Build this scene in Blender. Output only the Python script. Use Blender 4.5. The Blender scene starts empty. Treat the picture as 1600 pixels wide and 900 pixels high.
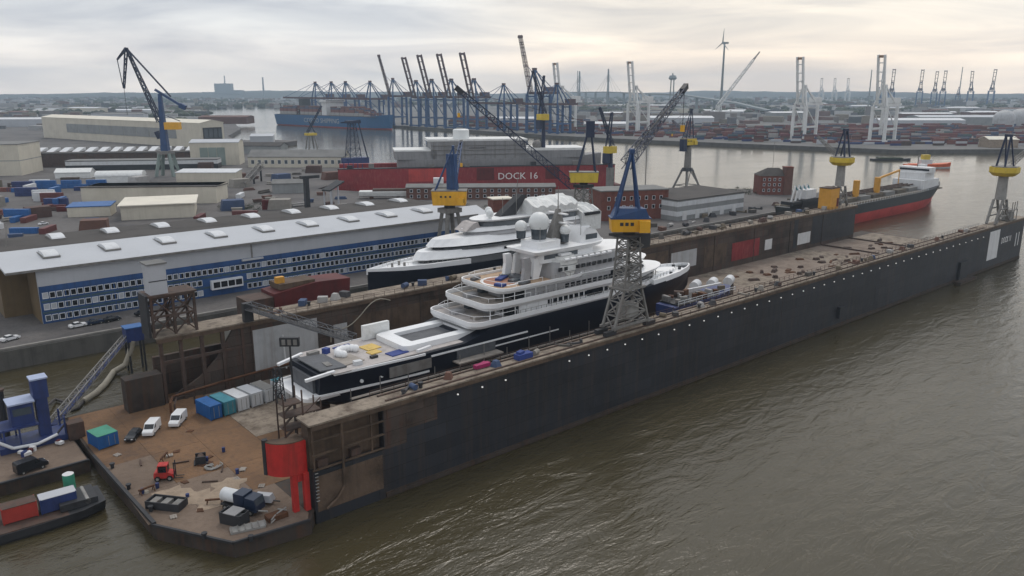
import bpy, math, random
from mathutils import Vector, Matrix
R = math.radians
SC = bpy.context.scene
COL = SC.collection
rnd = random.Random(7)

# ---------------------------------------------------------------- camera (x runs along the floating dock, y away over the yard)
AZ = R(49.5)
PITCH = math.atan(310 / 1230.0)
cd = bpy.data.cameras.new('camera')
cd.sensor_width = 36.0
cd.lens = 36.0 * 1230 / 1600
cd.clip_start = 1.0
cd.clip_end = 40000
cam = bpy.data.objects.new('camera', cd)
COL.objects.link(cam)
cam.location = (0, 0, 68)
cam.rotation_euler = Vector((math.cos(AZ) * math.cos(PITCH), math.sin(AZ) * math.cos(PITCH), -math.sin(PITCH))).to_track_quat('-Z', 'Y').to_euler()
SC.camera = cam

# ---------------------------------------------------------------- sky: overcast evening, brightest towards a low sun behind cloud
SUN_AZ = AZ - R(17)
SUN_EL = R(56)
w = bpy.data.worlds.new('World')
SC.world = w
w.use_nodes = True
nt = w.node_tree
nt.nodes.clear()
def N(t, nt=nt, **k):
    n = nt.nodes.new(t)
    for a, b in k.items():
        setattr(n, a, b)
    return n
out = N('ShaderNodeOutputWorld')
sky = N('ShaderNodeTexSky', sky_type='NISHITA', sun_disc=False)
sky.sun_elevation = SUN_EL
sky.sun_rotation = R(90) - SUN_AZ
sky.air_density = 1.2
sky.dust_density = 3.0
bg1 = N('ShaderNodeBackground'); bg1.inputs[1].default_value = 0.08
nt.links.new(sky.outputs[0], bg1.inputs[0])
tc = N('ShaderNodeTexCoord')
mp = N('ShaderNodeMapping'); mp.inputs['Scale'].default_value = (2.2, 2.2, 17.0); mp.inputs['Rotation'].default_value = (R(3), R(-2), 0)
nt.links.new(tc.outputs['Generated'], mp.inputs[0])
no = N('ShaderNodeTexNoise'); no.inputs['Scale'].default_value = 1.6; no.inputs['Detail'].default_value = 6.0; no.inputs['Roughness'].default_value = 0.52; no.inputs['Distortion'].default_value = 0.6
nt.links.new(mp.outputs[0], no.inputs['Vector'])
rp = N('ShaderNodeValToRGB')
rp.color_ramp.elements[0].position = 0.34; rp.color_ramp.elements[0].color = (0.455, 0.475, 0.525, 1)
rp.color_ramp.elements[1].position = 0.66; rp.color_ramp.elements[1].color = (0.775, 0.775, 0.77, 1)
nt.links.new(no.outputs['Fac'], rp.inputs[0])
# wide warm glow where the sun stands behind the cloud
sv = N('ShaderNodeVectorMath', operation='DOT_PRODUCT')
sv.inputs[1].default_value = (math.cos(SUN_AZ) * math.cos(R(5)), math.sin(SUN_AZ) * math.cos(R(5)), math.sin(R(5)))
nt.links.new(tc.outputs['Generated'], sv.inputs[0])
mr = N('ShaderNodeMapRange', interpolation_type='SMOOTHSTEP')
mr.inputs['From Min'].default_value = 0.90; mr.inputs['From Max'].default_value = 1.0
nt.links.new(sv.outputs['Value'], mr.inputs['Value'])
mg = N('ShaderNodeMix', data_type='RGBA', blend_type='MULTIPLY')
mg.inputs['B'].default_value = (1.34, 1.20, 1.02, 1)
nt.links.new(mr.outputs[0], mg.inputs['Factor']); nt.links.new(rp.outputs[0], mg.inputs['A'])
# towards the zenith the deck of cloud is greyer
sx = N('ShaderNodeSeparateXYZ'); nt.links.new(tc.outputs['Generated'], sx.inputs[0])
mz = N('ShaderNodeMapRange'); mz.inputs['From Min'].default_value = 0.12; mz.inputs['From Max'].default_value = 0.75
nt.links.new(sx.outputs['Z'], mz.inputs['Value'])
mm = N('ShaderNodeMix', data_type='RGBA', blend_type='MULTIPLY')
mm.inputs['B'].default_value = (1.03, 1.04, 1.05, 1)
nt.links.new(mz.outputs[0], mm.inputs['Factor']); nt.links.new(mg.outputs['Result'], mm.inputs['A'])
# the thinner edge of the cloud deck lets warm light through along the horizon
mh = N('ShaderNodeMapRange', interpolation_type='SMOOTHSTEP'); mh.inputs['From Min'].default_value = 0.0; mh.inputs['From Max'].default_value = 0.085; mh.inputs['To Min'].default_value = 1.0; mh.inputs['To Max'].default_value = 0.0
nt.links.new(sx.outputs['Z'], mh.inputs['Value'])
mw = N('ShaderNodeMix', data_type='RGBA', blend_type='MULTIPLY'); mw.inputs['B'].default_value = (1.62, 1.44, 1.26, 1)
nt.links.new(mh.outputs[0], mw.inputs['Factor']); nt.links.new(mm.outputs['Result'], mw.inputs['A'])
bg2 = N('ShaderNodeBackground'); bg2.inputs[1].default_value = 0.96
nt.links.new(mw.outputs['Result'], bg2.inputs[0])
ms = N('ShaderNodeMixShader'); ms.inputs[0].default_value = 0.9
nt.links.new(bg1.outputs[0], ms.inputs[1]); nt.links.new(bg2.outputs[0], ms.inputs[2])
nt.links.new(ms.outputs[0], out.inputs[0])

sl = bpy.data.lights.new('sun', 'SUN'); sl.energy = 0.7; sl.angle = R(20); sl.color = (1, 0.93, 0.84)
so = bpy.data.objects.new('sun', sl); COL.objects.link(so)
so.rotation_euler = Vector((-math.cos(SUN_AZ) * math.cos(SUN_EL), -math.sin(SUN_AZ) * math.cos(SUN_EL), -math.sin(SUN_EL))).to_track_quat('-Z', 'Y').to_euler()
so.location = (0, 0, 500)
vs = SC.view_settings
vs.view_transform = 'Standard'; vs.look = 'None'; vs.gamma = 1; vs.use_curve_mapping = False; vs.exposure = 0.46
cy = SC.cycles
cy.use_denoising = True
cy.max_bounces = 5; cy.diffuse_bounces = 2; cy.glossy_bounces = 3; cy.transmission_bounces = 2; cy.volume_bounces = 0; cy.transparent_max_bounces = 6
cy.caustics_reflective = False; cy.caustics_refractive = False

# ---------------------------------------------------------------- materials
MATS = {}
def paint(name, c, rough=0.6, var=0.25, scale=0.35, streak=None, samt=0.5, sz=0.06, metal=0.0, bump=0.0, bscale=2.0, spec=0.4, c2=None, cover=0.5):
    """procedural paint: base colour, broad wear, optional streaks running down in colour `streak`"""
    m = bpy.data.materials.new(name); m.use_nodes = True
    t = m.node_tree; b = t.nodes['Principled BSDF']
    b.inputs['Roughness'].default_value = rough; b.inputs['Metallic'].default_value = metal
    b.inputs['Specular IOR Level'].default_value = spec
    g = N('ShaderNodeNewGeometry', t)
    n = N('ShaderNodeTexNoise', t); n.inputs['Scale'].default_value = scale; n.inputs['Detail'].default_value = 6; n.inputs['Roughness'].default_value = 0.62
    t.links.new(g.outputs['Position'], n.inputs['Vector'])
    r = N('ShaderNodeValToRGB', t)
    d = c2 or tuple(x * (1 - var) for x in c)
    h = tuple(min(1, x * (1 + var * 0.5)) for x in c)
    r.color_ramp.elements[0].position = 0.30 + 0.3 * (cover - 0.5); r.color_ramp.elements[0].color = (*d, 1)
    r.color_ramp.elements[1].position = 0.70 + 0.3 * (cover - 0.5); r.color_ramp.elements[1].color = (*h, 1)
    e = r.color_ramp.elements.new(0.5 + 0.3 * (cover - 0.5)); e.color = (*c, 1)
    t.links.new(n.outputs['Fac'], r.inputs[0])
    cur = r.outputs[0]
    if streak:
        mpp = N('ShaderNodeMapping', t); mpp.inputs['Scale'].default_value = (1, 1, sz)
        t.links.new(g.outputs['Position'], mpp.inputs[0])
        n2 = N('ShaderNodeTexNoise', t); n2.inputs['Scale'].default_value = 0.9; n2.inputs['Detail'].default_value = 5; n2.inputs['Roughness'].default_value = 0.65
        t.links.new(mpp.outputs[0], n2.inputs['Vector'])
        r2 = N('ShaderNodeMapRange', t); r2.inputs['From Min'].default_value = 0.48; r2.inputs['From Max'].default_value = 0.72; r2.inputs['To Max'].default_value = samt
        t.links.new(n2.outputs['Fac'], r2.inputs['Value'])
        mx = N('ShaderNodeMix', t, data_type='RGBA'); mx.inputs['B'].default_value = (*streak, 1)
        t.links.new(r2.outputs[0], mx.inputs['Factor']); t.links.new(cur, mx.inputs['A'])
        cur = mx.outputs['Result']
    t.links.new(cur, b.inputs['Base Color'])
    if bump:
        n3 = N('ShaderNodeTexNoise', t); n3.inputs['Scale'].default_value = bscale; n3.inputs['Detail'].default_value = 4
        t.links.new(g.outputs['Position'], n3.inputs['Vector'])
        bp = N('ShaderNodeBump', t); bp.inputs['Strength'].default_value = bump; bp.inputs['Distance'].default_value = 0.5
        t.links.new(n3.outputs['Fac'], bp.inputs['Height']); t.links.new(bp.outputs[0], b.inputs['Normal'])
    MATS[name] = m
    return m
def multicol(name, cols, island=True, rough=0.6):
    """constant palette picked per mesh island (joined masses) or per object"""
    m = bpy.data.materials.new(name); m.use_nodes = True
    t = m.node_tree; b = t.nodes['Principled BSDF']; b.inputs['Roughness'].default_value = rough
    if island:
        g = N('ShaderNodeNewGeometry', t); s = g.outputs['Random Per Island']
    else:
        g = N('ShaderNodeObjectInfo', t); s = g.outputs['Random']
    r = N('ShaderNodeValToRGB', t); r.color_ramp.interpolation = 'CONSTANT'
    k = len(cols)
    for i, c in enumerate(cols):
        e = r.color_ramp.elements[i] if i < 2 else r.color_ramp.elements.new(i / k)
        e.position = i / k; e.color = (*c, 1)
    t.links.new(s, r.inputs[0])
    gp = N('ShaderNodeNewGeometry', t)
    n = N('ShaderNodeTexNoise', t); n.inputs['Scale'].default_value = 0.5; n.inputs['Detail'].default_value = 5
    t.links.new(gp.outputs['Position'], n.inputs['Vector'])
    mr_ = N('ShaderNodeMapRange', t); mr_.inputs['To Min'].default_value = 0.65; mr_.inputs['To Max'].default_value = 1.2
    t.links.new(n.outputs['Fac'], mr_.inputs['Value'])
    mx = N('ShaderNodeMix', t, data_type='RGBA', blend_type='MULTIPLY'); mx.inputs['Factor'].default_value = 1
    t.links.new(r.outputs[0], mx.inputs['A']); t.links.new(mr_.outputs[0], mx.inputs['B'])
    t.links.new(mx.outputs['Result'], b.inputs['Base Color'])
    MATS[name] = m
    return m
RUST = (0.10, 0.045, 0.022)
paint('dock_black', (0.020, 0.0225, 0.029), 0.55, 0.45, 0.07, (0.052, 0.038, 0.030), 0.5, 0.05, bump=0.12, bscale=0.5)
def plate_seams(m, w_, h_):
    """weld seams between hull plates: fine relief and a slight tint from plate to plate"""
    t = m.node_tree; b = t.nodes['Principled BSDF']
    g = N('ShaderNodeNewGeometry', t); sp = N('ShaderNodeSeparateXYZ', t); cb_ = N('ShaderNodeCombineXYZ', t)
    t.links.new(g.outputs['Position'], sp.inputs[0]); t.links.new(sp.outputs['X'], cb_.inputs['X']); t.links.new(sp.outputs['Z'], cb_.inputs['Y'])
    bk = N('ShaderNodeTexBrick', t); bk.inputs['Scale'].default_value = 1.0; bk.inputs['Brick Width'].default_value = w_; bk.inputs['Row Height'].default_value = h_; bk.inputs['Mortar Size'].default_value = 0.05
    bk.inputs['Color1'].default_value = (.82, .82, .82, 1); bk.inputs['Color2'].default_value = (1.25, 1.22, 1.18, 1); bk.inputs['Mortar'].default_value = (.55, .5, .46, 1)
    t.links.new(cb_.outputs[0], bk.inputs['Vector'])
    src = b.inputs['Base Color'].links[0].from_socket
    mx = N('ShaderNodeMix', t, data_type='RGBA', blend_type='MULTIPLY'); mx.inputs['Factor'].default_value = 1
    t.links.new(src, mx.inputs['A']); t.links.new(bk.outputs['Color'], mx.inputs['B']); t.links.new(mx.outputs['Result'], b.inputs['Base Color'])
plate_seams(MATS['dock_black'], 9.5, 2.6)
paint('dock_rust', (0.105, 0.072, 0.050), 0.85, 0.5, 0.25, (0.045, 0.034, 0.028), 0.6, 0.08, bump=0.2)
paint('dock_inner', (0.066, 0.052, 0.044), 0.85, 0.5, 0.14, (0.085, 0.038, 0.026), 0.7, 0.10, bump=0.15)
plate_seams(MATS['dock_inner'], 7.5, 2.4)
paint('dock_top', (0.245, 0.205, 0.162), 0.9, 0.5, 0.3, (0.075, 0.055, 0.042), 0.7, 1.0, bump=0.25, c2=(0.095, 0.070, 0.052))
paint('pontoon_deck', (0.170, 0.096, 0.050), 0.88, 0.45, 0.11, (0.085, 0.058, 0.042), 0.6, 1.0, bump=0.3, c2=(0.095, 0.060, 0.040))
paint('pontoon_grey', (0.165, 0.122, 0.092), 0.88, 0.4, 0.12, streak=(0.11, 0.080, 0.060), samt=0.6, sz=1.0, bump=0.3, c2=(0.13, 0.095, 0.070))
paint('basin_deck', (0.235, 0.190, 0.155), 0.9, 0.4, 0.16, streak=(0.13, 0.095, 0.072), samt=0.6, sz=1.0, bump=0.3, c2=(0.15, 0.11, 0.085))
paint('pontoon_side', (0.045, 0.036, 0.030), 0.8, 0.5, 0.3, RUST, 0.6)
paint('panel_grey', (0.42, 0.43, 0.44), 0.6, 0.2, 0.2, (0.24, 0.20, 0.17), 0.5)
paint('panel_white', (0.66, 0.67, 0.68), 0.55, 0.12, 0.2, (0.40, 0.36, 0.32), 0.35)
paint('red_bright', (0.47, 0.030, 0.026), 0.6, 0.25, 0.5, (0.20, 0.028, 0.02), 0.75, 0.12)
paint('red_dock', (0.245, 0.026, 0.032), 0.6, 0.35, 0.05, (0.36, 0.10, 0.085), 0.5, 0.3)
paint('red_dark', (0.105, 0.018, 0.018), 0.65, 0.4, 0.15, (0.06, 0.02, 0.018), 0.6)
paint('red_boot', (0.48, 0.062, 0.055), 0.6, 0.3, 0.1, (0.26, 0.05, 0.04), 0.5)
paint('rust', RUST, 0.9, 0.45, 0.6, bump=0.2)
paint('steel_brown', (0.075, 0.052, 0.042), 0.8, 0.4, 0.7, (0.12, 0.05, 0.03), 0.5)
paint('steel_dark', (0.030, 0.031, 0.035), 0.6, 0.3, 0.6)
paint('steel_grey', (0.20, 0.195, 0.185), 0.65, 0.3, 0.5, (0.12, 0.07, 0.05), 0.35)
paint('steel_pale', (0.27, 0.268, 0.255), 0.6, 0.25, 0.5, (0.18, 0.12, 0.09), 0.35)
paint('crane_blue', (0.022, 0.060, 0.160), 0.5, 0.25, 0.4, (0.05, 0.04, 0.04), 0.3)
paint('crane_navy', (0.016, 0.026, 0.060), 0.5, 0.25, 0.4)
paint('crane_yellow', (0.72, 0.38, 0.025), 0.5, 0.12, 0.5, (0.42, 0.20, 0.02), 0.35)
paint('crane_lemon', (0.62, 0.46, 0.05), 0.5, 0.15, 0.5, (0.35, 0.22, 0.03), 0.35)
paint('sts_blue', (0.030, 0.085, 0.205), 0.55, 0.2, 0.2)
paint('sts_plum', (0.095, 0.055, 0.060), 0.6, 0.2, 0.2)
paint('sts_white', (0.66, 0.67, 0.66), 0.55, 0.12, 0.2)
paint('sts_brown', (0.25, 0.145, 0.085), 0.6, 0.25, 0.3)
paint('yacht_black', (0.009, 0.012, 0.021), 0.45, 0.2, 0.1, spec=0.25)
paint('yacht_white', (0.80, 0.81, 0.82), 0.35, 0.06, 0.3)
paint('yacht_grey', (0.34, 0.34, 0.35), 0.55, 0.2, 0.3, bump=0.35, bscale=0.7)
paint('tarp_white', (0.70, 0.71, 0.70), 0.6, 0.1, 0.4, bump=0.8, bscale=0.6)
paint('tarp_dark', (0.10, 0.105, 0.115), 0.7, 0.25, 0.4, bump=0.6, bscale=0.5)
paint('tarp_grey', (0.25, 0.25, 0.255), 0.75, 0.22, 0.06, (0.15, 0.15, 0.16), 0.6, 0.15, bump=0.3, bscale=0.4)
paint('teak', (0.42, 0.29, 0.19), 0.7, 0.25, 0.5)
paint('deck_pale', (0.43, 0.40, 0.385), 0.75, 0.25, 0.5)
paint('teak_grey', (0.30, 0.27, 0.24), 0.75, 0.25, 0.5)
paint('heli_red', (0.36, 0.17, 0.11), 0.7, 0.2, 0.5)
paint('cloth_yellow', (0.62, 0.44, 0.14), 0.8, 0.2, 0.8)
paint('cloth_blue', (0.030, 0.055, 0.22), 0.7, 0.2, 0.8)
paint('cloth_magenta', (0.30, 0.02, 0.10), 0.7, 0.3, 0.8)
paint('glass_dark', (0.012, 0.015, 0.020), 0.12, 0.2, 0.5, spec=0.6)
paint('glass_mid', (0.07, 0.085, 0.10), 0.15, 0.3, 0.3, spec=0.6)
paint('blind', (0.42, 0.44, 0.47), 0.6, 0.15, 0.5)
paint('win_white', (0.68, 0.70, 0.73), 0.5, 0.1, 0.5)
paint('facade_blue', (0.026, 0.080, 0.225), 0.55, 0.25, 0.2, (0.02, 0.035, 0.07), 0.5)
paint('facade_teal', (0.045, 0.085, 0.11), 0.6, 0.3, 0.2)
paint('wall_pale', (0.44, 0.455, 0.485), 0.6, 0.10, 0.1, (0.38, 0.40, 0.43), 0.35)
paint('roof_pale', (0.455, 0.475, 0.505), 0.55, 0.08, 0.06, (0.50, 0.52, 0.55), 0.3, 1.0)
paint('roof_felt', (0.062, 0.056, 0.052), 0.9, 0.3, 0.10, bump=0.2, c2=(0.040, 0.036, 0.034))
paint('roof_grey', (0.18, 0.18, 0.175), 0.85, 0.25, 0.1)
paint('roof_cream', (0.70, 0.66, 0.56), 0.7, 0.10, 0.1)
paint('wall_cream', (0.58, 0.54, 0.45), 0.7, 0.12, 0.1, (0.42, 0.38, 0.31), 0.4)
paint('wall_olive', (0.155, 0.110, 0.058), 0.8, 0.2, 0.15, (0.09, 0.07, 0.05), 0.5)
paint('wall_grey', (0.26, 0.27, 0.27), 0.7, 0.2, 0.1, (0.19, 0.19, 0.19), 0.5)
paint('wall_green', (0.22, 0.27, 0.25), 0.7, 0.2, 0.1)
paint('brick_red', (0.165, 0.058, 0.042), 0.85, 0.3, 0.5, (0.09, 0.04, 0.035), 0.4, 0.5)
paint('brick_brown', (0.135, 0.068, 0.052), 0.85, 0.3, 0.5, (0.08, 0.045, 0.04), 0.4, 0.5)
paint('concrete', (0.23, 0.22, 0.205), 0.88, 0.3, 0.15, (0.13, 0.12, 0.11), 0.5)
paint('quay_wall', (0.105, 0.100, 0.092), 0.88, 0.35, 0.2, (0.05, 0.05, 0.045), 0.6)
paint('yard', (0.120, 0.112, 0.108), 0.9, 0.4, 0.035, (0.055, 0.052, 0.052), 0.6, 1.0, c2=(0.058, 0.055, 0.056), bump=0.15, bscale=0.6)
paint('yard_far', (0.135, 0.130, 0.125), 0.9, 0.45, 0.012, c2=(0.062, 0.068, 0.062))
paint('hill', (0.050, 0.062, 0.060), 0.95, 0.3, 0.003)
paint('bush', (0.050, 0.060, 0.035), 0.95, 0.45, 0.25)
paint('asphalt', (0.060, 0.058, 0.058), 0.88, 0.25, 0.1)
paint('car_white', (0.72, 0.73, 0.74), 0.3, 0.06, 0.6)
paint('car_dark', (0.020, 0.021, 0.024), 0.25, 0.2, 0.6)
paint('car_navy', (0.018, 0.028, 0.055), 0.3, 0.2, 0.6)
paint('tyre', (0.015, 0.015, 0.015), 0.85, 0.2, 2.0)
paint('box_blue', (0.020, 0.11, 0.32), 0.5, 0.2, 0.4, (0.02, 0.06, 0.14), 0.4)
paint('box_teal', (0.06, 0.24, 0.30), 0.5, 0.2, 0.4, (0.04, 0.12, 0.15), 0.4)
paint('box_white', (0.62, 0.64, 0.66), 0.5, 0.12, 0.4, (0.40, 0.38, 0.36), 0.3)
paint('box_red', (0.36, 0.045, 0.035), 0.55, 0.25, 0.4)
paint('box_maroon', (0.13, 0.040, 0.038), 0.6, 0.3, 0.3)
paint('box_rustred', (0.19, 0.070, 0.052), 0.6, 0.3, 0.3)
paint('box_green', (0.05, 0.26, 0.17), 0.55, 0.2, 0.4)
paint('rig_blue', (0.026, 0.045, 0.15), 0.5, 0.3, 0.4, (0.03, 0.03, 0.06), 0.5)
paint('roof_violet', (0.36, 0.42, 0.58), 0.5, 0.1, 0.4)
paint('hose', (0.34, 0.31, 0.25), 0.7, 0.2, 0.6)
paint('hose_dark', (0.05, 0.045, 0.045), 0.7, 0.2, 0.6)
paint('sand', (0.30, 0.235, 0.175), 0.95, 0.3, 0.5, bump=0.4)
paint('ship_blue', (0.012, 0.100, 0.250), 0.5, 0.12, 0.03, (0.02, 0.06, 0.13), 0.4)
paint('ship_black', (0.030, 0.034, 0.036), 0.55, 0.3, 0.1)
paint('ship_deck', (0.115, 0.098, 0.076), 0.85, 0.35, 0.3)
paint('orange', (0.62, 0.12, 0.035), 0.5, 0.15, 0.5)
paint('ochre', (0.58, 0.29, 0.04), 0.55, 0.15, 0.5)
paint('letter_white', (0.80, 0.80, 0.80), 0.5, 0.05, 0.5)
paint('dome_white', (0.70, 0.72, 0.72), 0.4, 0.08, 0.1)  # plain off-white paint of the satellite domes and the white tank
paint('pylon', (0.20, 0.23, 0.24), 0.7, 0.1, 0.01)
CC = [(0.17, 0.045, 0.040), (0.13, 0.050, 0.040), (0.06, 0.075, 0.12), (0.20, 0.09, 0.06), (0.15, 0.04, 0.05), (0.34, 0.33, 0.32), (0.07, 0.12, 0.12), (0.11, 0.05, 0.045), (0.06, 0.09, 0.16), (0.18, 0.06, 0.05)]
multicol('container_mass', CC, True)
multicol('container_each', CC, False)
multicol('clutter', [(0.10, 0.09, 0.08), (0.14, 0.07, 0.05), (0.06, 0.06, 0.065), (0.28, 0.26, 0.23), (0.09, 0.05, 0.04), (0.05, 0.08, 0.16), (0.36, 0.35, 0.34), (0.16, 0.13, 0.09)], False, 0.8)
multicol('town', [(0.20, 0.18, 0.17), (0.16, 0.09, 0.075), (0.34, 0.34, 0.34), (0.13, 0.13, 0.14), (0.24, 0.21, 0.17), (0.10, 0.11, 0.12), (0.50, 0.50, 0.50)], True, 0.8)
# lamp glass, switched on
lm = bpy.data.materials.new('lamp_lit'); lm.use_nodes = True
lm.node_tree.nodes['Principled BSDF'].inputs['Emission Color'].default_value = (1, 0.97, 0.9, 1)
lm.node_tree.nodes['Principled BSDF'].inputs['Emission Strength'].default_value = 0.35
MATS['lamp_lit'] = lm
# river water
wm = bpy.data.materials.new('river'); wm.use_nodes = True
t = wm.node_tree; b = t.nodes['Principled BSDF']
b.inputs['Base Color'].default_value = (0.054, 0.045, 0.024, 1); b.inputs['IOR'].default_value = 1.42; b.inputs['Roughness'].default_value = 0.10
g = N('ShaderNodeNewGeometry', t)
def wnoise(scale, det, rot, sx_, sy_, dist=0.0):
    mpp = N('ShaderNodeMapping', t); mpp.inputs['Rotation'].default_value = (0, 0, rot); mpp.inputs['Scale'].default_value = (sx_, sy_, 1)
    t.links.new(g.outputs['Position'], mpp.inputs[0])
    n = N('ShaderNodeTexNoise', t); n.inputs['Scale'].default_value = scale; n.inputs['Detail'].default_value = det; n.inputs['Roughness'].default_value = 0.6; n.inputs['Distortion'].default_value = dist
    t.links.new(mpp.outputs[0], n.inputs['Vector'])
    return n.outputs['Fac']
a1 = wnoise(0.11, 4, R(-35), 1.0, 2.6, 0.5)
a2 = wnoise(0.55, 5, R(-50), 1.0, 2.2, 0.3)
a4 = wnoise(1.7, 3, R(-42), 1.0, 2.0, 0.2)
a3 = wnoise(0.012, 4, R(15), 1.0, 2.5, 1.2)
cr = N('ShaderNodeMapRange', t); cr.inputs['From Min'].default_value = 0.35; cr.inputs['From Max'].default_value = 0.65; cr.inputs['To Min'].default_value = 0.08; cr.inputs['To Max'].default_value = 1.0
t.links.new(a3, cr.inputs['Value'])
m1 = N('ShaderNodeMath', t, operation='MULTIPLY'); m1.inputs[1].default_value = 2.1; t.links.new(a1, m1.inputs[0])
m2 = N('ShaderNodeMath', t, operation='MULTIPLY'); t.links.new(a2, m2.inputs[0]); t.links.new(cr.outputs[0], m2.inputs[1])
m3 = N('ShaderNodeMath', t, operation='MULTIPLY'); m3.inputs[1].default_value = 0.42; t.links.new(m2.outputs[0], m3.inputs[0])
ad = N('ShaderNodeMath', t, operation='ADD'); t.links.new(m1.outputs[0], ad.inputs[0]); t.links.new(m3.outputs[0], ad.inputs[1])
bp = N('ShaderNodeBump', t); bp.inputs['Strength'].default_value = 1.0; bp.inputs['Distance'].default_value = 0.23
m4 = N('ShaderNodeMath', t, operation='MULTIPLY'); m4.inputs[1].default_value = 0.22; t.links.new(a4, m4.inputs[0])
ad2 = N('ShaderNodeMath', t, operation='ADD'); t.links.new(ad.outputs[0], ad2.inputs[0]); t.links.new(m4.outputs[0], ad2.inputs[1])
# the basins behind the dock and between the quays lie sheltered: the waves die down there
sy = N('ShaderNodeSeparateXYZ', t); t.links.new(g.outputs['Position'], sy.inputs[0])
sh = N('ShaderNodeMapRange', t, interpolation_type='SMOOTHSTEP'); sh.inputs['From Min'].default_value = 140; sh.inputs['From Max'].default_value = 300; sh.inputs['To Min'].default_value = 1.0; sh.inputs['To Max'].default_value = 0.10
t.links.new(sy.outputs['Y'], sh.inputs['Value'])
m5 = N('ShaderNodeMath', t, operation='MULTIPLY'); t.links.new(ad2.outputs[0], m5.inputs[0]); t.links.new(sh.outputs[0], m5.inputs[1])
t.links.new(m5.outputs[0], bp.inputs['Height']); t.links.new(bp.outputs[0], b.inputs['Normal'])
rr = N('ShaderNodeMapRange', t); rr.inputs['To Min'].default_value = 0.08; rr.inputs['To Max'].default_value = 0.20
t.links.new(a3, rr.inputs['Value']); t.links.new(rr.outputs[0], b.inputs['Roughness'])
MATS['river'] = wm

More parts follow.
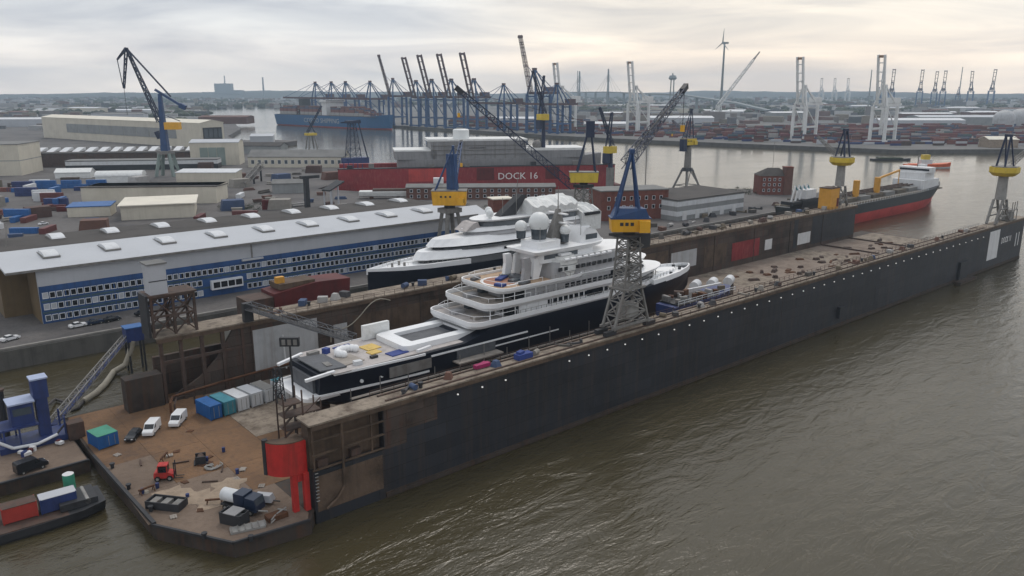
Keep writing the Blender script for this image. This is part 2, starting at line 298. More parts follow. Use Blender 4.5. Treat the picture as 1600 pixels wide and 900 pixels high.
# ---------------------------------------------------------------- mesh helpers
BASE = {}
class MB:
    def __init__(s): s.v = []; s.f = []
    def add(s, vs, fs):
        k = len(s.v); s.v += [tuple(p) for p in vs]; s.f += [tuple(i + k for i in q) for q in fs]; return s
    def box(s, x0, x1, y0, y1, z0, z1):
        return s.add([(x0, y0, z0), (x1, y0, z0), (x1, y1, z0), (x0, y1, z0), (x0, y0, z1), (x1, y0, z1), (x1, y1, z1), (x0, y1, z1)],
                     [(3, 2, 1, 0), (4, 5, 6, 7), (0, 1, 5, 4), (1, 2, 6, 5), (2, 3, 7, 6), (3, 0, 4, 7)])
    def cbox(s, cx, cy, cz, sx, sy, sz, rz=0):
        c, n = math.cos(rz), math.sin(rz)
        ps = []
        for z in (-.5, .5):
            for x, y in ((-.5, -.5), (.5, -.5), (.5, .5), (-.5, .5)):
                ps.append((cx + x * sx * c - y * sy * n, cy + x * sx * n + y * sy * c, cz + z * sz))
        return s.add(ps, [(3, 2, 1, 0), (4, 5, 6, 7), (0, 1, 5, 4), (1, 2, 6, 5), (2, 3, 7, 6), (3, 0, 4, 7)])
    def prism(s, poly, z0, z1, top=None):
        n = len(poly); top = top or poly
        vs = [(x, y, z0) for x, y in poly] + [(x, y, z1) for x, y in top]
        return s.add(vs, [tuple(range(n))[::-1], tuple(range(n, 2 * n))] + [(i, (i + 1) % n, n + (i + 1) % n, n + i) for i in range(n)])
    def yprism(s, prof, y0, y1):      # profile in x,z
        n = len(prof)
        vs = [(x, y0, z) for x, z in prof] + [(x, y1, z) for x, z in prof]
        return s.add(vs, [tuple(range(n)), tuple(range(n, 2 * n))[::-1]] + [(i, n + i, n + (i + 1) % n, (i + 1) % n) for i in range(n)])
    def xprism(s, prof, x0, x1):      # profile in y,z
        n = len(prof)
        vs = [(x0, y, z) for y, z in prof] + [(x1, y, z) for y, z in prof]
        return s.add(vs, [tuple(range(n))[::-1], tuple(range(n, 2 * n))] + [(i, (i + 1) % n, n + (i + 1) % n, n + i) for i in range(n)])
    def ring(s, poly, inner, z0, z1):  # wall between an outline and its inset
        n = len(poly)
        vs = [(x, y, z0) for x, y in poly] + [(x, y, z1) for x, y in poly] + [(x, y, z1) for x, y in inner] + [(x, y, z0) for x, y in inner]
        fs = []
        for i in range(n):
            j = (i + 1) % n
            fs += [(i, j, n + j, n + i), (n + i, n + j, 2 * n + j, 2 * n + i), (2 * n + i, 2 * n + j, 3 * n + j, 3 * n + i), (3 * n + i, 3 * n + j, j, i)]
        return s.add(vs, fs)
    def beam(s, p, q, w=0.3, h=None, w2=None):
        p, q = Vector(p), Vector(q); d = q - p
        if d.length < 1e-6: return s
        d.normalize(); h = h or w
        u = Vector((0, 0, 1)) if abs(d.z) < 0.95 else Vector((1, 0, 0))
        a = d.cross(u).normalized(); b_ = a.cross(d)
        k2 = (w2 or w) / w
        vs = []
        for o, k in ((p, 1), (q, k2)):
            for i, j in ((-.5, -.5), (.5, -.5), (.5, .5), (-.5, .5)):
                vs.append(o + a * (i * w * k) + b_ * (j * h * k))
        return s.add(vs, [(3, 2, 1, 0), (4, 5, 6, 7), (0, 1, 5, 4), (1, 2, 6, 5), (2, 3, 7, 6), (3, 0, 4, 7)])
    def tube(s, p, q, r, r2=None, n=10):
        p, q = Vector(p), Vector(q); d = (q - p)
        if d.length < 1e-6: return s
        d.normalize(); r2 = r if r2 is None else r2
        u = Vector((0, 0, 1)) if abs(d.z) < 0.95 else Vector((1, 0, 0))
        a = d.cross(u).normalized(); b_ = d.cross(a)
        vs = []
        for o, k in ((p, r), (q, r2)):
            for i in range(n):
                t_ = 2 * math.pi * i / n
                vs.append(o + (a * math.cos(t_) + b_ * math.sin(t_)) * k)
        return s.add(vs, [tuple(range(n))[::-1], tuple(range(n, 2 * n))] + [(i, (i + 1) % n, n + (i + 1) % n, n + i) for i in range(n)])
    def path(s, pts, r, n=7):
        for i in range(len(pts) - 1): s.tube(pts[i], pts[i + 1], r, n=n)
        return s
    def ball(s, c, r, nu=14, nv=8, sz=1.0, z0=-1.0):
        vs = []; fs = []
        for j in range(nv + 1):
            ph = math.asin(z0) + (math.pi / 2 - math.asin(z0)) * j / nv
            for i in range(nu):
                th = 2 * math.pi * i / nu
                vs.append((c[0] + r * math.cos(ph) * math.cos(th), c[1] + r * math.cos(ph) * math.sin(th), c[2] + r * sz * math.sin(ph)))
        for j in range(nv):
            for i in range(nu):
                fs.append((j * nu + i, j * nu + (i + 1) % nu, (j + 1) * nu + (i + 1) % nu, (j + 1) * nu + i))
        return s.add(vs, fs)
    def loft(s, secs, caps=True):
        n = len(secs[0]); k = len(s.v)
        for q in secs: s.v += [tuple(p) for p in q]
        for j in range(len(secs) - 1):
            for i in range(n - 1):
                a = k + j * n + i
                s.f.append((a, a + 1, a + n + 1, a + n))
        if caps:
            s.f.append(tuple(k + i for i in range(n))[::-1]); s.f.append(tuple(k + (len(secs) - 1) * n + i for i in range(n)))
            for j in range(len(secs) - 1):
                a = k + j * n
                s.f.append((a + n - 1, a, a + n, a + 2 * n - 1))
        return s
    def truss(s, p, q, w0, w1, n, c=0.25, h0=None, h1=None, lace=0.6, up=None):
        """square lattice girder from p to q"""
        p, q = Vector(p), Vector(q); d = (q - p).normalized()
        u = Vector(up) if up else (Vector((0, 0, 1)) if abs(d.z) < 0.95 else Vector((1, 0, 0)))
        a = d.cross(u).normalized(); b_ = a.cross(d)
        h0 = h0 or w0; h1 = h1 or w1
        def cn(i, k):
            t_ = i / n; o = p.lerp(q, t_); ww = w0 + (w1 - w0) * t_; hh = h0 + (h1 - h0) * t_
            x, y = ((-.5, -.5), (.5, -.5), (.5, .5), (-.5, .5))[k]
            return o + a * (x * ww) + b_ * (y * hh)
        for k in range(4):
            s.beam(cn(0, k), cn(n, k), c)
            for i in range(n):
                k2 = (k + 1) % 4
                if (i + k) % 2: s.beam(cn(i, k), cn(i + 1, k2), c * lace)
                else: s.beam(cn(i, k2), cn(i + 1, k), c * lace)
                s.beam(cn(i + 1, k), cn(i + 1, k2), c * lace)
        return s
    def mesh(s, name, mat, smooth=False, off=None):
        m = bpy.data.meshes.new(name)
        v = s.v if off is None else [(x - off[0], y - off[1], z - off[2]) for x, y, z in s.v]
        m.from_pydata(v, [], s.f); m.update()
        if mat: m.materials.append(MATS[mat])
        if smooth:
            m.polygons.foreach_set('use_smooth', [True] * len(m.polygons))
            m.set_sharp_from_angle(angle=R(40))
        return m
    def build(s, name, mat, parent=None, world=False, smooth=False):
        """link as one mesh object; world=True: vertices are world coordinates, taken back to the root's base"""
        off = BASE.get(parent.name) if (world and parent) else None
        o = bpy.data.objects.new(name, s.mesh(name, mat, smooth, off)); COL.objects.link(o)
        if parent:
            o.parent = parent; BASE[o.name] = BASE.get(parent.name, (0, 0, 0))
        return o
def tag(o, label=None, cat=None, group=None, kind=None):
    if label: o['label'] = label
    if cat: o['category'] = cat
    if group: o['group'] = group
    if kind: o['kind'] = kind
    return o
def thing(name, label, cat, loc=(0, 0, 0), rz=0, group=None):
    o = bpy.data.objects.new(name, None); COL.objects.link(o)
    o.empty_display_size = 1; o.location = loc; o.rotation_euler = (0, 0, rz); BASE[o.name] = tuple(loc)
    return tag(o, label, cat, group)
def inst(name, mesh, parent, loc=(0, 0, 0), rz=0, scale=None):
    o = bpy.data.objects.new(name, mesh); COL.objects.link(o)
    if parent: o.parent = parent
    o.location = loc; o.rotation_euler = (0, 0, rz)
    if scale: o.scale = scale
    return o
def copy_tree(o, parent=None):
    c = o.copy(); COL.objects.link(c); c.parent = parent
    for ch in o.children: copy_tree(ch, c)
    return c
UNIT = {}
def bar(name, mat, parent, p, q, w=0.3, h=None):
    """one straight steel member as an object of its own (all share a unit cube per material); local coordinates"""
    if mat not in UNIT: UNIT[mat] = MB().box(-.5, .5, -.5, .5, 0, 1).mesh('member', mat)
    p, q = Vector(p), Vector(q); d = q - p
    o = bpy.data.objects.new(name, UNIT[mat]); COL.objects.link(o); o.parent = parent
    o.location = p; o.rotation_mode = 'QUATERNION'; o.rotation_quaternion = d.to_track_quat('Z', 'Y'); o.scale = (w, h or w, d.length)
    return o
def rel(parent, p):
    b_ = BASE.get(parent.name, (0, 0, 0)); return (p[0] - b_[0], p[1] - b_[1], p[2] - b_[2])
def letters(name, txt, mat, parent, loc, rot, size, ext=0.06, sx=1.0):
    c = bpy.data.curves.new(name, 'FONT'); c.body = txt; c.size = size; c.extrude = ext; c.resolution_u = 2
    c.materials.append(MATS[mat])
    tmp = bpy.data.objects.new(name, c); COL.objects.link(tmp)
    me = bpy.data.meshes.new_from_object(tmp.evaluated_get(bpy.context.evaluated_depsgraph_get()))
    bpy.data.objects.remove(tmp)
    o = bpy.data.objects.new(name, me); COL.objects.link(o); o.parent = parent; o.location = loc; o.rotation_euler = rot; o.scale = (sx, 1, 1)
    return o
# ---------------------------------------------------------------- water, land, hills, haze
tag(MB().add([(-1400, -1400, 0), (8100, -1400, 0), (8100, 8100, 0), (-1400, 8100, 0)], [(0, 1, 2, 3)]).build('river_water', 'river'), kind='structure')
YARD = [(-500, 224), (455, 224), (472, 262), (425, 325), (330, 387), (255, 440), (238, 475), (290, 520), (340, 575), (352, 600), (290, 668), (310, 720), (350, 830), (385, 900), (452, 950), (458, 968), (400, 1012), (425, 1110), (520, 1300), (640, 1640), (770, 2260), (1200, 4200), (1900, 8000), (-1350, 8000), (-1350, 224)]
yard = tag(MB().prism(YARD, -2.5, 5.0).build('yard_ground', 'yard'), kind='structure')
TERM = [(1000, 302), (1100, 236), (8000, -300), (8000, 8000), (2600, 8000), (1900, 5200), (1350, 2600), (930, 1760), (818, 1640), (794, 1230), (788, 838), (807, 687), (849, 524), (883, 389)]
tag(MB().prism(TERM, -2.5, 4.0).build('terminal_ground', 'yard_far'), kind='structure')
# kerb along the yard quay, dark fender wall below
k = MB()
k.box(-500, 454, 223.6, 224.6, 5.0, 5.5)
tag(k.build('quay_kerb', 'concrete'), kind='structure')
tag(MB().box(-500, 454, 223.0, 223.95, -2.4, 4.9).build('quay_wall', 'quay_wall'), kind='structure')
tq = MB()
for a, b_ in zip([(794, 1230), (788, 838), (807, 687), (849, 524), (883, 389), (1000, 302)], [(788, 838), (807, 687), (849, 524), (883, 389), (1000, 302), (1100, 236)]):
    tq.beam((a[0] - 0.6, a[1] - 0.6, 1.2), (b_[0] - 0.6, b_[1] - 0.6, 1.2), 1.0, 6.6)
tag(tq.build('terminal_quay_wall', 'quay_wall'), kind='structure')
# low wooded hills along the horizon
hv = []; hf = []
n = 150
for i in range(n + 1):
    an = AZ + R(50) - R(100) * i / n
    for j, (rr_, hh) in enumerate(((6700, 0), (7000, 0.75), (7300, 1.0), (7600, 0.0))):
        hgt = 44 + 9 * math.sin(i * 0.13 + 1) + 5 * math.sin(i * 0.41) + rnd.uniform(-3, 3)
        hv.append((rr_ * math.cos(an), rr_ * math.sin(an), 2 + hh * hgt))
for i in range(n):
    for j in range(3):
        a = i * 4 + j
        hf.append((a, a + 1, a + 5, a + 4))
tag(MB().add(hv, hf).build('hills', 'hill', smooth=True), kind='structure')
# the damp air
hz = MB().box(-1500, 8200, -1500, 8200, -4.0, 245).build('haze', None)
vm = bpy.data.materials.new('haze_air'); vm.use_nodes = True
t = vm.node_tree; t.nodes.clear()
o_ = N('ShaderNodeOutputMaterial', t); pv = N('ShaderNodeVolumePrincipled', t)
pv.inputs['Color'].default_value = (0.66, 0.83, 1.0, 1); pv.inputs['Density'].default_value = 0.000110; pv.inputs['Anisotropy'].default_value = 0.3
t.links.new(pv.outputs[0], o_.inputs['Volume'])
hz.data.materials.append(vm)
tag(hz, 'thin grey blue haze over the whole harbour', 'haze', kind='stuff')
# ---------------------------------------------------------------- the floating dock
dock = thing('floating_dock', 'long black floating dock holding the big yacht, open at both ends', 'dry dock', (200, 138, 0))
PT = 2.4      # pontoon deck height
NW0, NW1, FW0, FW1 = 107.0, 110.9, 168.5, 175.0
TOP = 17.0
MB().prism([(27.7, 151), (28.8, 119.3), (36.3, 106.3), (47.9, 104.8), (50, 107.6), (369, 107.6), (369, 174.4), (27.7, 174.4)], -2.6, PT).build('pontoon', 'pontoon_side', dock, True)
# deck plates: brown working apron, then bays of plating down the basin
for i, (x0, x1) in enumerate([(28.2, 36), (36.05, 45), (45.05, 54)]):
    for j, (y0, y1) in enumerate([(120, 131), (131.05, 145), (145.05, 159), (159.05, 174)]):
        MB().box(x0, x1, y0, y1, PT, PT + 0.05 + 0.012 * ((i + j) % 2)).build('deck_plate', 'pontoon_deck' if (j > 1 or i + j > 1) else 'pontoon_grey', dock, True)
MB().prism([(29.0, 119.95), (36.6, 106.7), (47.7, 105.2), (48.8, 107.2), (48.8, 119.95)], PT, PT + 0.06).build('deck_plate', 'pontoon_grey', dock, True)
for i in range(16):
    x0 = 54.1 + i * 19.6; x1 = x0 + 19.5
    MB().box(x0, x1, NW1 + 0.1, 140, PT, PT + 0.05 + 0.012 * (i % 2)).build('deck_plate', 'pontoon_deck', dock, True)
    MB().box(x0, x1, 140.05, FW0 - 0.1, PT, PT + 0.06 - 0.012 * (i % 2)).build('deck_plate', 'basin_deck' if i % 3 else 'dock_top', dock, True)
MB().prism([(28.6, 119.3), (27.5, 151), (28.0, 151), (29.2, 119.3)], PT, PT + 0.55).build('apron_coaming', 'steel_dark', dock, True)
MB().beam((28.7, 119.3, PT + .15), (36.2, 106.3, PT + .15), 0.4).beam((36.2, 106.3, PT + .15), (47.9, 104.8, PT + .15), 0.4).build('apron_coaming', 'steel_dark', dock, True)
# --- near wing wall
nw = MB()
nw.box(63, 369, NW0, NW1, -2.5, TOP)
nw.box(50, 63, NW0 + 0.02, NW1, -2.5, 9.0)
near = nw.build('near_wing_wall', 'dock_black', dock, True)
MB().box(50.2, 63, NW0 + 1.5, NW1 - .02, 9.0, TOP).build('gallery_back', 'dock_rust', dock, True)
MB().box(49.6, 369.4, NW0 - 0.35, NW1 + 0.3, TOP, TOP + 0.28).build('top_deck', 'dock_top', dock, True)
MB().box(50, 369.3, NW0 - 0.42, NW0 - 0.02, TOP - 0.75, TOP - 0.02).build('top_rim', 'dock_rust', dock, True)
# wear plates and rust along the outside
for x0, x1, z0, z1, m_ in [(63.2, 67.5, 9.0, 16.2, 'dock_inner'), (67.5, 74, 11.5, 16.2, 'dock_inner'), (50.4, 62.6, 2.0, 8.2, 'dock_rust'), (138, 172, 10.5, 16.1, 'dock_black'), (186, 214, 9.0, 16.0, 'dock_black'), (240, 268, 3.0, 9.0, 'dock_black')]:
    MB().box(x0, x1, NW0 - 0.03, NW0, z0, z1).build('wear_plate', m_, near, True)
# open gallery at the near end: two beams, posts, a ladder
for z in (9.3, 11.8, 14.2):
    MB().box(50, 63.2, NW0 - .05, NW0 + .3, z - .13, z + .13).build('gallery_beam', 'dock_rust', dock, True)
for x in (50.3, 55.6, 60.8):
    MB().box(x - .14, x + .14, NW0 + .05, NW0 + .35, 9.4, TOP).build('gallery_post', 'dock_rust', dock, True)
for x in (52.0, 58.0):
    MB().box(x - .9, x + .9, NW0 + .5, NW0 + 1.45, 9.05, 10.6).build('gallery_locker', 'steel_brown', dock, True)
pi = MB().path([(55.2, NW0 - .25, 16.5), (55.2, NW0 - .25, 5.2), (53.8, NW0 - .5, 3.6), (51.5, NW0 - .9, 2.6)], 0.22)
pi.build('drain_pipe', 'dock_rust', dock, True, True)
# rubbing strake near the waterline and fender guides
MB().box(63, 369, NW0 - .3, NW0, 0.25, 0.75).build('rubbing_strake', 'pontoon_side', dock, True)
for x, z0, z1, ww in ((218, 2.9, 6.3, 2.6), (308, 0.3, 7.2, 7.0)):
    f = MB().box(x - ww / 2, x + ww / 2, NW0 - .9, NW0, z0, z1); f.build('fender_guide', 'steel_dark', dock, True)
MB().box(300, 315, NW0 - 3.2, NW0 - 0.95, -1.5, 0.9).build('fender_float', 'pontoon_side', dock, True)
MB().box(331.8, 342.2, NW0 - 0.05, NW0, 3.9, 15.2).build('white_panel', 'panel_white', dock, True)
letters('lettering', 'DOCK 11', 'letter_white', dock, rel(dock, (345.0, NW0 - 0.04, 9.0)), (R(90), 0, 0), 3.4, 0.03, 0.75)
for x in (361.5, 364.5):
    MB().box(x - .4, x + .4, NW0 - .05, NW0 + .0, 6.0, 11.5).build('draught_mark', 'panel_white', dock, True)
# row of small lamps on brackets below the rim
lm_m = MB().box(-.11, .11, -.24, 0, -.11, .11).mesh('lamp', 'lamp_lit')
br_m = MB().box(-.35, .35, -.25, 0, .25, .42).mesh('bracket', 'steel_dark')
for i in range(45):
    x = 78.5 + 5.6 * i
    if i in (3, 4): continue
    o = inst('lamp', lm_m, dock, rel(dock, (x, NW0 - .02, 15.0 - 0.02 * i)))
    inst('bracket', br_m, o)
# top-deck rails, posts and hand rails as one part on each wall, cable trough, bollards
def railing(x0, x1, y, z, mat='steel_brown', step=2.4, gap=()):
    m = MB(); nn = int((x1 - x0) / step)
    for i in range(nn + 1):
        x = x0 + (x1 - x0) * i / nn
        if any(a < x < b_ for a, b_ in gap): continue
        m.box(x - .04, x + .04, y - .04, y + .04, z, z + 1.1)
    for zz in (z + .55, z + 1.08):
        m.box(x0, x1, y - .03, y + .03, zz - .03, zz + .03)
    return m.build('railing', mat, dock, True)
railing(63, 330, NW1 + .1, TOP + .28)
railing(120, 326, NW0 - .15, TOP + .28, 'steel_brown', 3.2, ((118, 142),))
MB().box(64, 327, NW0 + .45, NW0 + .85, TOP + .28, TOP + .5).build('crane_rail', 'steel_brown', dock, True)
MB().box(64, 327, NW1 - .85, NW1 - .45, TOP + .28, TOP + .5).build('crane_rail', 'steel_brown', dock, True)
# --- far wing wall with an open frame at its near end
fw = MB()
fw.box(66, 349, FW0, FW1, -2.5, TOP)
fw.box(46, 66, FW1 - 1.0, FW1 - .05, -2.5, TOP - 5.5)
fw.yprism([(66, PT - 2), (66, TOP - 1), (62, TOP - 1), (58, 10), (54, 6.6), (48.5, 4.0), (46.5, PT - 2)], FW0 + .4, FW0 + 1.0)
far = fw.build('far_wing_wall', 'dock_inner', dock, True)
MB().box(45.5, 349.5, FW0 - .35, FW1 + .3, TOP, TOP + .28).build('top_deck', 'dock_top', dock, True)
MB().box(45.5, 349.5, FW0 - .5, FW0 - .03, TOP - .9, TOP - .02).build('top_rim', 'dock_rust', dock, True)
for x in (46.4, 50.5, 55.0, 59.5, 64):
    MB().box(x - .35, x + .35, FW0 + .05, FW0 + .75, PT, TOP).build('frame_post', 'steel_brown', dock, True)
MB().box(46, 66, FW0 + .1, FW0 + .6, 11.2, 11.8).build('frame_beam', 'steel_brown', dock, True)
MB().box(38.5, 45.8, FW0 - .5, FW0 + 3, -2.4, 9.6).build('guide_pile', 'pontoon_side', dock, True)
for x0, x1, z0, z1, m_ in [(66.3, 82.2, 4.4, 14.9, 'panel_grey'), (86.5, 90.2, 5.0, 12.2, 'panel_grey'), (217, 231.5, 6.4, 12.6, 'panel_grey'), (253.5, 272, 4.6, 11.6, 'red_dock'), (276, 281, 6.0, 10.2, 'panel_white'), (300.5, 310.5, 5.0, 9.8, 'panel_white'), (236, 250, 4.5, 12.5, 'dock_rust'), (92, 118, 5, 13.5, 'dock_rust'), (150, 190, 5, 13, 'dock_inner'), (297, 300, 4, 16, 'dock_black'), (311.5, 348.5, 4, 16, 'dock_black'), (190, 215, 5, 14, 'dock_rust')]:
    MB().box(x0, x1, FW0 - .06, FW0, z0, z1).build('wall_panel', m_, far, True)
rb = MB().box(-.12, .12, -.22, 0, 0, 13).mesh('wall_rib', 'dock_inner')
for i in range(9):
    inst('wall_rib', rb, far, rel(dock, (112 + i * 26, FW0, PT + .4)))
MB().path([(66 + 7.2, FW0 - .4, 12.5), (66 + 7.6, FW0 - .4, 4.2)], .18).build('stand_pipe', 'panel_white', dock, True, True)
pts = []
for i in range(13):
    u = i / 12
    pts.append((85.5 + 17 * u, FW0 - .6, 11.5 + 4.3 * u - 2.4 * math.sin(u * math.pi * 2) * (1 if u < .5 else 1.3) * .6))
MB().path([(85.3, FW0 - .6, 8.2)] + pts, .14).build('hose_loop', 'hose', dock, True, True)
railing(68, 345, FW0 - .2, TOP + .28, 'steel_brown', 3.0)
railing(180, 345, FW1 + .1, TOP + .28, 'steel_brown', 3.2)
MB().box(180, 345, FW1 - 1.6, FW1 - 1.1, TOP + .28, TOP + .5).build('crane_rail', 'steel_brown', dock, True)
# bollards on both wall tops
bm = MB().tube((0, 0, 0), (0, 0, .8), .35, n=8).tube((0, 0, .8), (0, 0, 1.05), .5, n=8).mesh('bollard', 'steel_dark', True)
for x in (72, 96, 152, 176, 205, 233, 262, 292):
    inst('bollard', bm, dock, rel(dock, (x, NW0 + 2.0, TOP + .28)))
for x in (82, 112, 140, 228, 256, 284, 312):
    inst('bollard', bm, dock, rel(dock, (x, FW0 + 3.2, TOP + .28)))
# keel and bilge blocks down the empty end of the basin
kb = MB().prism([(-1.6, -.8), (1.6, -.8), (1.6, .8), (-1.6, .8)], 0, 1.0, [(-1.2, -.6), (1.2, -.6), (1.2, .6), (-1.2, .6)]).mesh('keel_block', 'steel_brown')
kb2 = MB().prism([(-1.6, -.8), (1.6, -.8), (1.6, .8), (-1.6, .8)], 0, .6, [(-1.2, -.6), (1.2, -.6), (1.2, .6), (-1.2, .6)]).mesh('keel_block', 'rust')
for i in range(26):
    for y in (143.5, 149.5, 156):
        if rnd.random() < .5 * (1.2 + math.sin(i * .9 + y)):
            inst('keel_block', kb if rnd.random() < .6 else kb2, dock, rel(dock, (192 + i * 6.2 + rnd.uniform(-2.6, 2.6), y + rnd.uniform(-2.6, 2.6), PT + .06)), rnd.uniform(-.7, .7), (rnd.uniform(.5, 1.5), rnd.uniform(.5, 1.3), rnd.uniform(.4, 1.1)))
for x in (320, 345):
    MB().box(x, x + .7, 113, FW0 - .2, PT + .06, PT + .6).build('floor_girder', 'steel_brown', dock, True)
# --- red rounded fender tank on two legs at the near corner, with its rails
def arc(cx, cy, r, a0, a1, n_):
    return [(cx + r * math.cos(R(a0 + (a1 - a0) * i / n_)), cy + r * math.sin(R(a0 + (a1 - a0) * i / n_))) for i in range(n_ + 1)]
tank = [(49.4, 109.4), (45.2, 111.6)] + arc(48.2, 112.2, 4.1, 195, 288, 12) + [(49.5, 108.0)]
ft = MB().prism(tank, 9.0, 14.5).build('fender_tank', 'red_bright', dock, True, True)
MB().prism([(x * .997 + .1, y + .02) for x, y in tank], 14.5, 14.65).build('tank_lid', 'dock_rust', ft, True)
MB().prism([(44.85, 112.1), (44.75, 111.35), (44.2, 111.3), (43.9, 111.8), (44.3, 112.3)], 8.9, 14.8).build('tank_edge', 'steel_dark', ft, True)
for (x, y) in ((47.5, 108.9), (49.2, 108.3)):
    MB().prism([(x - .45, y - .4), (x + .45, y - .4), (x + .45, y + .4), (x - .45, y + .4)], PT - .2, 9.0).build('tank_leg', 'red_bright', dock, True)
MB().box(47.95, 48.75, 108.4, 108.7, 7.6, 9.0).build('tank_brace', 'red_bright', dock, True)
for i in range(9):
    z = 4 + i * .6
    MB().box(50.15, 50.7, 106.75, 106.9, z, z + .1).build('ladder_rung', 'steel_pale', dock, True)

# ---------------------------------------------------------------- work pontoon beyond the apron (left) with pump rig
MB().box(63, 369, NW0 - .12, NW0 - .01, -1.5, 1.1).build('weed_band', 'pontoon_side', dock, True)
wp = thing('work_pontoon', 'low brown work pontoon joined to the dock apron, dark car on it', 'pontoon', (0, 160, 0))
MB().box(-40, 26.9, 150.5, 171, -2.4, PT - .3).build('hull', 'pontoon_side', wp, True)
MB().box(-39.8, 26.7, 150.7, 170.8, PT - .3, PT - .2).build('deck', 'pontoon_grey', wp, True)
MB().box(-40, 26.9, 150.4, 150.9, PT - .2, PT + .1).build('kerb', 'steel_dark', wp, True)

# steel trestle with a white lift cabin on the far wing wall
tr = thing('trestle_tower', 'rusty steel trestle carrying a tall white lift cabin beside blue windowed hall', 'trestle', (50, 172, TOP + .28))
for x in (-4.4, 0, 4.4):
    for y in (-2.6, 2.6):
        bar('leg', 'steel_brown', tr, (x, y, 0), (x, y, 8.6), .5)
for y in (-2.6, 2.6):
    for i, x in enumerate((-4.4, 0)):
        for z in (0.2, 4.3):
            bar('brace', 'steel_brown', tr, (x, y, z), (x + 4.4, y, z + 4.2), .28)
            bar('brace', 'steel_brown', tr, (x + 4.4, y, z), (x, y, z + 4.2), .28)
    for z in (4.3, 8.4):
        bar('girder', 'steel_brown', tr, (-4.6, y, z), (4.6, y, z), .4)
for x in (-4.4, 0, 4.4):
    bar('brace', 'steel_brown', tr, (x, -2.6, 0.2), (x, 2.6, 4.3), .28); bar('brace', 'steel_brown', tr, (x, 2.6, 4.3), (x, -2.6, 8.4), .28)
MB().box(-4.9, 5.0, -3.1, 3.1, 8.6, 9.0).build('platform', 'steel_brown', tr)
MB().box(-4.2, -.6, -2.2, 1.6, 9.0, 15.4).build('cabin', 'wall_pale', tr)
MB().box(-4.5, -.3, -2.5, 1.9, 15.4, 15.7).build('cabin_roof', 'roof_grey', tr)
MB().box(-4.26, -.54, -2.26, -2.2, 11.8, 12.0).build('cabin_seam', 'steel_dark', tr)
MB().box(-5.4, -4.9, -2.6, 2.6, 0, 9).build('side_panel', 'steel_dark', tr)
bb = thing('blue_tank', 'blue steel box hanging at the end of the pipe bridge below trestle', 'tank', (49.5, 202, 8.0))
MB().box(-2, 2, -1.7, 1.7, 0, 3.4).build('body', 'rig_blue', bb)
MB().box(-2.2, 2.2, -1.9, 1.9, 3.4, 3.6).build('lid', 'box_blue', bb)
MB().box(-1.9, -1.5, -1.6, -1.2, -10, 0).box(1.5, 1.9, -1.6, -1.2, -10, 0).box(-1.9, -1.5, 1.2, 1.6, -10, 0).box(1.5, 1.9, 1.2, 1.6, -10, 0).build('stilts', 'steel_dark', bb)

# long gangway running down to the yacht's stern, flood-light board on a mast
gw = thing('gangway', 'long grey lattice gangway sloping down to the yacht stern', 'gangway', (66, 158, TOP))
g0, g1 = (-.6, 9.8, 4.1), (13.6, -12.2, -1.2)
MB().truss(g0, g1, 2.0, 2.0, 14, .14, 1.5, 1.5).build('lattice', 'tarp_dark', gw)
MB().beam((g0[0], g0[1], g0[2] - .7), (g1[0], g1[1], g1[2] - .7), 1.7, .15).build('walkway', 'steel_dark', gw)
MB().box(-1.6, .5, 9.6, 11.0, 0.3, 4.6).build('landing', 'steel_dark', gw)
fl = thing('floodlight_mast', 'flood light board on a thin mast in front of grey wall panel', 'floodlight', (52.5, 118.0, PT + .06))
MB().tube((0, 0, 0), (0, 0, 25), .22, .16, 8).build('mast', 'steel_dark', fl, smooth=True)
MB().cbox(0, 0, 25.2, 3.2, .7, 1.5, R(-40)).build('board', 'steel_dark', fl)
for i in (-1, 0, 1):
    MB().cbox(i * .95 * math.cos(R(-40)) - .28 * math.sin(R(40)), i * .95 * math.sin(R(-40)) - .3, 25.2, .6, .3, .9, R(-40)).build('lamp', 'steel_grey', fl)
# scaffold stair tower by the stern
MB().box(47.5, 55.0, NW1 + .3, 115.0, TOP - 4.7, TOP - 4.2).build('stair_platform', 'dock_rust', dock, True)
sf = thing('scaffold_tower', 'brown scaffold stair tower standing at the dock entrance by yacht stern', 'scaffold', (51.2, 113.3, TOP - 4.2))
H_ = 8.5
for x in (-3.2, 0, 3.2):
    for y in (-1.3, 1.3):
        bar('standard', 'steel_brown', sf, (x, y, 0), (x, y, H_ - (2.5 if x > 0 else 0)), .2)
for z in (2.2, 4.4, 6.4):
    for y in (-1.3, 1.3):
        bar('ledger', 'steel_brown', sf, (-3.2, y, z), (3.2 if z < 6 else 0, y, z), .16)
    MB().box(-3.2, 3.2 if z < 6 else 0, -1.3, 1.3, z, z + .08).build('platform', 'steel_brown', sf)
    bar('stair', 'steel_brown', sf, (-3, .4, z - 2.2), (0, .4, z), .5, .12)
    bar('brace', 'steel_brown', sf, (0, -1.3, z - 2.2), (3.2, -1.3, z), .12)
MB().truss((-3.2, 0, 7.0), (-3.2, 0, 12.6), 1.4, .9, 5, .14).build('lattice_mast', 'steel_dark', sf)
